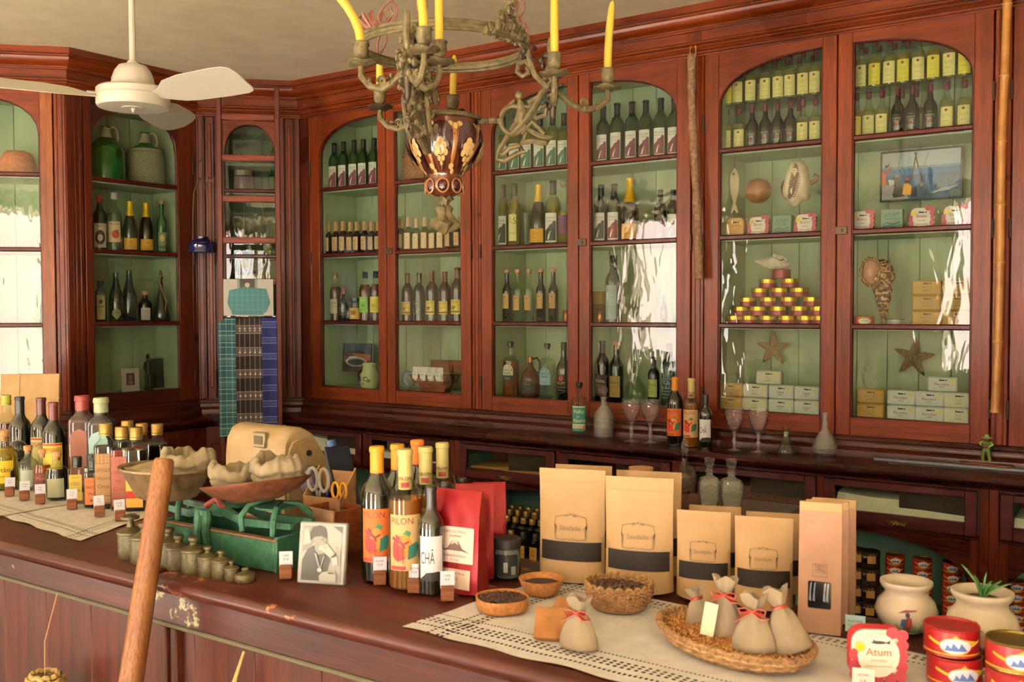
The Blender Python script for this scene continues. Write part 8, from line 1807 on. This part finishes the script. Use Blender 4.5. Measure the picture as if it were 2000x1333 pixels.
# ================================================================ ceiling fan
WHT = M('c6c0b0', .35); cF = onY(260, 185, 2.12); cx, cy_ = cF.x, cF.y
zf = lambda py: onY(260, py, 2.12).z
K = 3.48/FPX
r = thing('ceiling_fan', 'cream three bladed ceiling fan on a long rod at the upper left', 'fan', (cx, cy_, zf(185)))
z0 = zf(185)
link('rod', MB().lathe([(.011, zf(122)-z0), (.011, CEIL-z0-.03), (.05, CEIL-z0-.025), (.055, CEIL-z0), (0, CEIL-z0)], WHT, 16).mesh('r'), r)
link('motor_dome', MB().lathe([(.012, zf(118)-z0), (.018, zf(121)-z0), (.019, zf(124)-z0), (26*K, zf(129)-z0), (34*K, zf(140)-z0), (39*K, zf(154)-z0), (41*K, zf(172)-z0)], WHT, 32).mesh('d'), r)
link('motor_drum', MB().lathe([(40*K, zf(170)-z0), (64*K, zf(173)-z0), (68*K, zf(177)-z0), (68*K, zf(187)-z0), (66*K, zf(189)-z0), (68*K, zf(190)-z0), (68*K, zf(206)-z0), (65*K, zf(211)-z0), (60*K, zf(212)-z0), (22*K, zf(211)-z0), (21*K, zf(212.5)-z0), (0, zf(212.5)-z0)], WHT, 40).mesh('d'), r)
link('motor_tip', MB().lathe([(0, zf(222)-z0), (.006, zf(217)-z0), (.008, zf(212)-z0)], WHT, 12).mesh('t'), r)
for a in (-30, 90, 210):
    A = radians(a)+YAW
    pts = [(.105, .014), (.135, .030), (.20, .062), (.26, .072), (.40, .076), (.48, .074), (.51, .064), (.526, .044), (.532, .0), (.528, -.036), (.514, -.058), (.486, -.068), (.42, -.070), (.28, -.066), (.20, -.054), (.15, -.026), (.105, -.014)]
    T = Matrix.Rotation(A, 4, 'Z') @ Matrix.Rotation(radians(-24), 4, 'X')
    vs = [(x, y, .003-.010*sin(pi*(y+.07)/.14)) for x, y in pts]; vs += [(x, y, z-.003) for x, y, z in vs]; n = len(pts)
    b = MB().raw(vs, [tuple(range(n)), tuple(range(2*n-1, n-1, -1))]+[(i, (i+1) % n, n+(i+1) % n, n+i) for i in range(n)], WHT, T)
    bl = link('blade', b.mesh('b', 30), r, (0, 0, zf(188)-z0)); link('blade_arm', MB().box(.09, -.010, -.004, .15, .010, .003, WHT, .002, T=T).mesh('a'), bl)
# ================================================================ chandelier
C = onZ(868, 240, Z(.452)); CX_, CY_ = C.x, C.y
VER = speck('verdigris_bronze', '40361e', '665a38', 60, .65, .9, metal=.2, c3='5e6a48', dist=.005); PNK = speck('reddish_bronze', '5c3426', '8a5a48', 60, .6, .6, metal=.3); VDK = speck('dark_bronze', '241c12', '40341f', 60, .5, .8, metal=.4)
zc = lambda py: onY(868, py, CY_).z
ch = thing('chandelier', 'ornate green bronze chandelier with a glazed ceramic bowl and nine arms of candles', 'chandelier', (CX_, CY_, Z(.45)))
ch['label'] = 'ornate green bronze chandelier with a glazed maroon and cream ceramic bowl'
O = Vector((CX_, CY_, Z(.45))); q = 2.36/FPX
prof = [(y, w_*q) for y, w_ in [(385, 0), (384, 18), (378, 30), (366, 35), (354, 35), (346, 30), (340, 34), (326, 47), (308, 60), (290, 68), (272, 71.5), (256, 70), (246, 66), (240, 68), (236, 67)]]
pz = [(zc(y)-O.z, R_) for y, R_ in prof]
def RB(z):
    for (a, r0), (b_, r1) in zip(pz, pz[1:]):
        if a <= z <= b_: return r0+(r1-r0)*(z-a)/max(1e-6, b_-a)
    return pz[-1][1] if z > pz[-1][0] else .001
GLZ = M('4c2412', .2, 0, .5, .3)
link('ceramic_bowl', MB().lathe([(R_, z) for z, R_ in pz]+[(.055, pz[-1][0]-.004), (.04, pz[-1][0]-.03)], GLZ, 96, warp=lambda r_, z, a: r_*(1+.03*cos(8*a))).mesh('b', 70), ch)
MRN, CRM, OCH = M('2c0c10', .22, 0, .5, .2), M('b89a64', .25, 0, .5, .4), M('8a5830', .3, 0, .5, .2)
zt, zm, zl = pz[-3][0], zc(345)-O.z, zc(366)-O.z; hh = zt-zm
for k in range(8):
    a0 = 2*pi*k/8-.22
    def bm(u, z, e, a0=a0): a = a0-pi/2+u; R_ = RB(z)*(1+.03*cos(8*(a)))+.0008+e*3.5+.005*max(0, cos(u*5)); return (R_*cos(a), R_*sin(a), z)
    mz = lambda t: zm+hh*t
    lobe = [('p', [(-.06, mz(.06)), (.06, mz(.06)), (.18, mz(.32)), (.34, mz(.62)), (.33, mz(.82)), (.20, mz(.95)), (0, mz(.985)), (-.20, mz(.95)), (-.33, mz(.82)), (-.34, mz(.62)), (-.18, mz(.32))], MRN)]
    link('maroon_lobe', printed(lobe, bm, cut=.035), ch)
    leaf = []
    for cu, cz_, s_ in [(0, .58, .085), (-.09, .50, .07), (.09, .50, .07), (-.13, .38, .065), (.13, .38, .065), (0, .42, .09), (-.06, .27, .05), (.06, .27, .05), (0, .18, .045)]: leaf.append(('e', cu, mz(cz_), s_, s_*hh*1.05, CRM))
    leaf.append(('p', [(-.012, mz(.06)), (.012, mz(.06)), (.010, mz(.45)), (-.010, mz(.45))], OCH))
    link('cream_leaf', printed(leaf, bm, cut=.035, base=5), ch)
    a0b = a0+pi/8
    def bm2(u, z, e, a0=a0b): a = a0-pi/2+u; R_ = RB(z)+.001+e*3.5; return (R_*cos(a), R_*sin(a), z)
    rib = [('p', [(-.045, mz(.12)), (.045, mz(.12)), (.05, mz(.5)), (.09, mz(.78)), (.20, mz(.96)), (.12, mz(.99)), (0, mz(.93)), (-.12, mz(.99)), (-.20, mz(.96)), (-.09, mz(.78)), (-.05, mz(.5))], OCH), ('e', -.14, mz(.93), .07, .006, CRM), ('e', .14, mz(.93), .07, .006, CRM), ('e', 0, mz(.88), .06, .008, CRM), ('e', -.03, mz(.14), .10, .007, CRM), ('e', .05, mz(.05), .08, .006, CRM)]
    link('ochre_rib', printed(rib, bm2, cut=.04, base=2), ch)
    link('bulb_boss', MB().ball((0, 0, 0), .0125, MRN, 10, 8, (1, .55, 1.1), TR(RB(zl)*cos(a0), RB(zl)*sin(a0), zl, rz=a0-pi/2)).tube([(RB(zl)*cos(a0)*1.08-.014*sin(a0)*cos(t), RB(zl)*sin(a0)*1.08+.014*cos(a0)*cos(t), zl+.017*sin(t)) for t in [2*pi*i/14 for i in range(14)]], .0022, OCH, 5, loop=True).mesh('b'), ch)
zr_ = pz[-1][0]
link('bowl_rim', MB().tube([(.086*cos(a), .086*sin(a), zr_+.004) for a in [2*pi*i/40 for i in range(40)]], .0058, VER, 8, loop=True).lathe([(.0, zr_+.02), (.05, zr_+.018), (.084, zr_+.004)], speck('green_dish', '4a5a40', '70805c', 30, .7, .4), 30).mesh('r'), ch)
zb_ = pz[0][0]
link('finial', MB().lathe([(.013, zb_+.002), (.020, zb_-.004), (.012, zb_-.010), (.010, zb_-.022), (.020, zb_-.030), (.015, zb_-.042), (.022, zb_-.052), (.034, zb_-.066), (.028, zb_-.074), (.010, zb_-.084), (0, zb_-.090)], VER, 30, warp=lambda r_, z, a: (r_*(1+.22*cos(5*a+z*60)*(r_ > .012)), z+.004*cos(5*a))).mesh('f', 60), ch)
# ring
RZ = zc(93)-O.z; RR = .203
rg = MB()
for dz, dr, t in ((0, 0, .0085), (.009, .003, .005), (-.009, .003, .005)): rg.tube([((RR+dr)*cos(a), (RR+dr)*sin(a), RZ+dz) for a in [2*pi*i/64 for i in range(64)]], t, VER, 8, loop=True)
link('upper_ring', rg.mesh('r'), ch)
def lumps(pts, mat, parent, name, seed, n=5, spread=.010, size=.006):
    rn = random.Random(seed); b = MB()
    for p in pts:
        for i in range(n): b.ball((p[0]+rn.uniform(-1, 1)*spread, p[1]+rn.uniform(-1, 1)*spread, p[2]+rn.uniform(-1, 1)*spread), size*rn.uniform(.6, 1.2), mat, 7, 5, (rn.uniform(.7, 1.3), rn.uniform(.7, 1.3), rn.uniform(.7, 1.4)))
    o = link(name, b.mesh(name), parent); o['kind'] = 'stuff'
CUPS = {0: [(828, 57), (705, 84), (858, 82)], 1: [(1187, 136), (1083, 106)], 2: [(885, 188), (742, 178), (806, 196)]}
ZCUP = Z(.592)
ci = 0
for k in range(3):
    cps = [onZ(px, py, ZCUP)-O for px, py in CUPS[k]]
    m_ = sum(cps, Vector((0, 0, 0)))/len(cps); ang = atan2(m_.y, m_.x); hubr = .245 if k else .235
    def RP(pts, off=0., ang=ang): return [(r_*cos(ang)-off*sin(ang)+d_*0, r_*sin(ang)+off*cos(ang), z) for (r_, z, *rest) in pts for d_ in (0,)]
    s = MB(); th = .0055
    S = lambda pts, t=th, off=0.: s.tube(RP(pts, off), t*1.22, VER, 7)
    S([(.082, .004), (.10, .004), (.12, .005), (.14, .004)], .006)
    for rr_ in (.100, .108, .128): s.lathe([(0, -.004), (.010, 0), (0, .004)], VER, 10, Matrix.Translation(RP([(rr_, .004)])[0]) @ Matrix.Rotation(ang, 4, 'Z') @ Matrix.Rotation(pi/2, 4, 'Y'))
    loop = lambda cr, cz_, rx_, rz_, n=14, a0=0, a1=2*pi: [(cr+rx_*cos(a0+(a1-a0)*i/n), cz_+rz_*sin(a0+(a1-a0)*i/n)) for i in range(n+1)]
    S(loop(.168, .006, .030, .034, 16), .005)
    S([(.145, .028), (.172, .052), (.186, .036), (.176, .0), (.150, -.040), (.132, -.070), (.128, -.088), (.148, -.092), (.176, -.076), (.196, -.070), (.186, -.056), (.160, -.060), (.140, -.078)], .0055, .004)
    S([(.165, -.03), (.200, .004), (.222, .040), (.238, .070), (.250, .080)], .0065, -.004)
    S([(.200, .030), (.225, .010), (.248, .018), (.250, .036), (.236, .040), (.228, .028)], .005, .006)
    S([(.175, .010), (.205, -.018), (.235, -.034), (.262, -.040), (.250, -.052), (.215, -.046), (.185, -.050)], .0055, .0)
    S([(.190, -.03), (.215, .0), (.245, -.030)], .004, -.006)
    S([(.205, .045), (.232, .060), (.262, .096), (.255, .115)], .005, -.005)
    S([(.262, .090), (.235, .100), (.215, .130), (.200, .148), (.182, .142), (.178, .122), (.192, .112), (.206, .120), (.203, .134)], .0055, .005)
    S([(.255, .080), (.222, .112), (.212, .140), (.206, .165), (.204, RZ)], .006, -.005)
    S([(.245, .10), (.262, .150), (.258, .185), (.262, .200)], .0065, 0)
    link('scroll_arm', s.mesh('s'), ch)
    f = MB()      # small cast figure riding on the scrolls
    f.tube(RP([(.188, -.005), (.190, .020), (.187, .042), (.184, .056)]), [.010, .012, .010, .004], VER, 8).ball(RP([(.184, .066)])[0], .011, VER, 10, 8, (1, 1, 1.05))
    f.tube(RP([(.190, .040), (.206, .036), (.222, .050), (.236, .060)]), [.005, .0045, .004, .0035], VER, 6).tube(RP([(.186, -.005), (.200, -.025), (.192, -.050)]), [.008, .006, .004], VER, 6)
    link('cast_figure', f.mesh('f'), ch)
    hub = RP([(hubr+.02, .078)])[0]
    lumps([hub, (hub[0], hub[1], hub[2]+.03), (hub[0], hub[1], hub[2]-.03), RP([(.25, .15)])[0], RP([(.205, RZ-.02)])[0]]+([RP([(.22, .05)])[0], RP([(.2, .0)])[0], RP([(.215, .12)])[0], RP([(.235, .10)])[0]] if k != 1 else []), VDK if k == 1 else VER, ch, 'leaf_cluster', 20+k, 9, .018, .0075)
    if k != 1:
        s2 = MB()
        for o_ in (-.028, .028): s2.tube(RP([(.14, .02), (.18, .05), (.21, .02), (.19, -.04), (.16, -.06), (.15, -.03)], o_), .005, VER, 6).tube(RP([(.20, .04), (.24, .09), (.21, .13), (.19, .10), (.21, .09)], o_), .0045, VER, 6)
        link('side_scrolls', s2.mesh('s'), ch)
    link('drop', MB().lathe([(0, -.10), (.006, -.085), (.010, -.055), (.012, -.03), (.006, 0)], VDK, 10, TR(hub[0], hub[1], hub[2]+.02)).mesh('d'), ch)
    for j, cp in enumerate(cps):
        zb2 = cp.z-.052
        mid_ = Vector(hub).lerp(Vector((cp.x, cp.y, zb2)), .55); mid_.z = min(hub[2], zb2)-.042
        pts = [Vector(hub), Vector(hub).lerp(mid_, .6)+Vector((0, 0, -.006)), mid_, mid_.lerp(Vector((cp.x, cp.y, zb2-.02)), .6)+Vector((0, 0, -.012)), Vector((cp.x, cp.y, zb2-.022)), Vector((cp.x, cp.y, zb2))]
        bq = MB().tube(pts, [.007, .008, .009, .0075, .008, .006], VER, 8)
        dv_ = (Vector((cp.x, cp.y, 0))-Vector((hub[0], hub[1], 0))).normalized()
        bq.tube([mid_+dv_*(.012*cos(t)*(1-t/9))+Vector((0, 0, .016+.013*sin(t)*(1-t/9))) for t in [i*.6 for i in range(14)]], .0038, VER, 6)
        link('candle_branch', bq.mesh('b'), ch)
        lumps([p+Vector((0, 0, .006)) for p in pts[1:4]], VER, ch, 'branch_leaves', 40+k*5+j, 4, .010, .0045)
        cu = MB().lathe([(0, -.052), (.008, -.052), (.016, -.050), (.032, -.047), (.036, -.043), (.034, -.041), (.014, -.044)], VDK if k == 2 else VER, 22, TR(cp.x, cp.y, cp.z), warp=lambda r_, z, a: (r_, z+.003*cos(5*a)*(r_ > .02)))
        link('drip_dish', cu.mesh('d', 60), ch)
        link('candle_socket', MB().lathe([(.006, -.044), (.008, -.038), (.014, -.030), (.017, -.018), (.016, -.004), (.019, .0), (.018, .002), (.012, .0), (.011, -.02), (0, -.02)], VER, 18, TR(cp.x, cp.y, cp.z), warp=lambda r_, z, a: r_*(1+.04*cos(6*a))).mesh('s', 60), ch)
        W_ = O+cp; hC = {0: (.17, .19, .20), 1: (.172, .20), 2: (.115, .10, .115)}[k][j]; bend = {(0, 0): (-.03, -.01), (0, 1): (-.13, .0), (1, 0): (.012, 0), (2, 0): (.004, 0), (2, 2): (.02, 0)}.get((k, j), (0, 0))
        rt2 = Vector((_rt.x, _rt.y, 0))
        cb = MB().tube([Vector((0, 0, -.018)), Vector((0, 0, 0))]+[rt2*(bend[0]*t**1.8)+Vector((0, 0, hC*t*(1-.1*abs(bend[0])*8*t))) for t in (.15, .3, .45, .6, .75, .88, .96, 1)], [.0098, .0102, .0101, .0100, .0099, .0097, .0094, .0086, .0055, .0015], M('c4a83c', .4), 12)
        nm = {0: ['near the camera, leaning slightly left', 'bent far over to the left', 'behind the nearest candle'], 1: ['on the outermost right branch', 'tall and upright on the right arm'], 2: ['on the far arm above the bowl', 'partly hidden at the far left of the back arm', 'leaning behind the left scrolls']}[k][j]
        t = thing('candle', 'yellow chandelier candle %s' % nm, 'candle', W_); link('wax', cb.mesh('c'), t); t.location = W_
# leaf crown on the ring
pc2 = onZ(930, 62, O.z+RZ+.02)-O; an = atan2(pc2.y, pc2.x)
lumps([((RR)*cos(an+d), RR*sin(an+d), RZ+z) for d, z in [(0, .055), (0, .035), (-.09, .02), (.09, .02), (0, .012), (-.2, .006), (.2, .006), (-.32, .0), (.32, 0), (.1, .0), (-.1, 0)]], VER, ch, 'leaf_crown', 77, 10, .014, .009)
an2 = an-2.1
lumps([(RR*cos(an2+d), RR*sin(an2+d), RZ+z) for d, z in [(0, -.02), (.1, -.035), (-.1, -.015), (0, -.045)]], VER, ch, 'leaf_crown', 78, 8, .012, .007)
# hanging chains: pierced links from the ring up to the ceiling boss
for k in range(3):
    v_ = onZ(*((757, 112), (1056, 92), (826, 52))[k], O.z+RZ)-O; a = atan2(v_.y, v_.x)
    A = Vector((RR*cos(a)*1.0, RR*sin(a)*1.0, RZ+.01)); Bp = Vector((.02*cos(a), .02*sin(a), CEIL-O.z-.03)); n = 9; L = (Bp-A)
    side = Vector((_rt.x, _rt.y, 0)).normalized() if k != 2 else Vector((-sin(a), cos(a), 0))
    for i in range(n):
        p0, p1 = A+L*(i/n), A+L*((i+1)/n); m_ = (p0+p1)/2; d_ = (p1-p0)/2; wd = .017 if i % 2 else .008
        b = MB().tube([m_+d_*cos(t)*1.02+side*(wd*sin(t)*(1-.35*cos(2*t))) for t in [2*pi*j/16 for j in range(16)]], .0028, PNK, 6, loop=True)
        if i % 2: b.tube([m_-d_*.6, m_+side*.011, m_+d_*.6], .0025, PNK, 5).tube([m_-d_*.6, m_-side*.011, m_+d_*.6], .0025, PNK, 5)
        link('chain_link', b.mesh('l'), ch)
    if k == 0:
        b = MB(); c_ = A+Vector((-.01, 0, .055)) 
        for j in range(6):
            t0 = pi*j/6+.1; b.tube([c_+side*(.006*cos(t0))+Vector((0, 0, 0)), c_+side*(.05*cos(t0)-.006*sin(t0))+Vector((0, 0, .038*sin(t0)+.02)), c_+side*(.055*cos(t0+.25))+Vector((0, 0, .042*sin(t0+.25)+.008)), c_], .005, PNK, 5)
        link('pierced_plate', b.mesh('p'), ch)
link('ceiling_boss', MB().lathe([(0, 0), (.05, 0), (.06, .02), (.03, .03)], PNK, 20, TR(0, 0, CEIL-O.z-.032)).mesh('b'), ch)
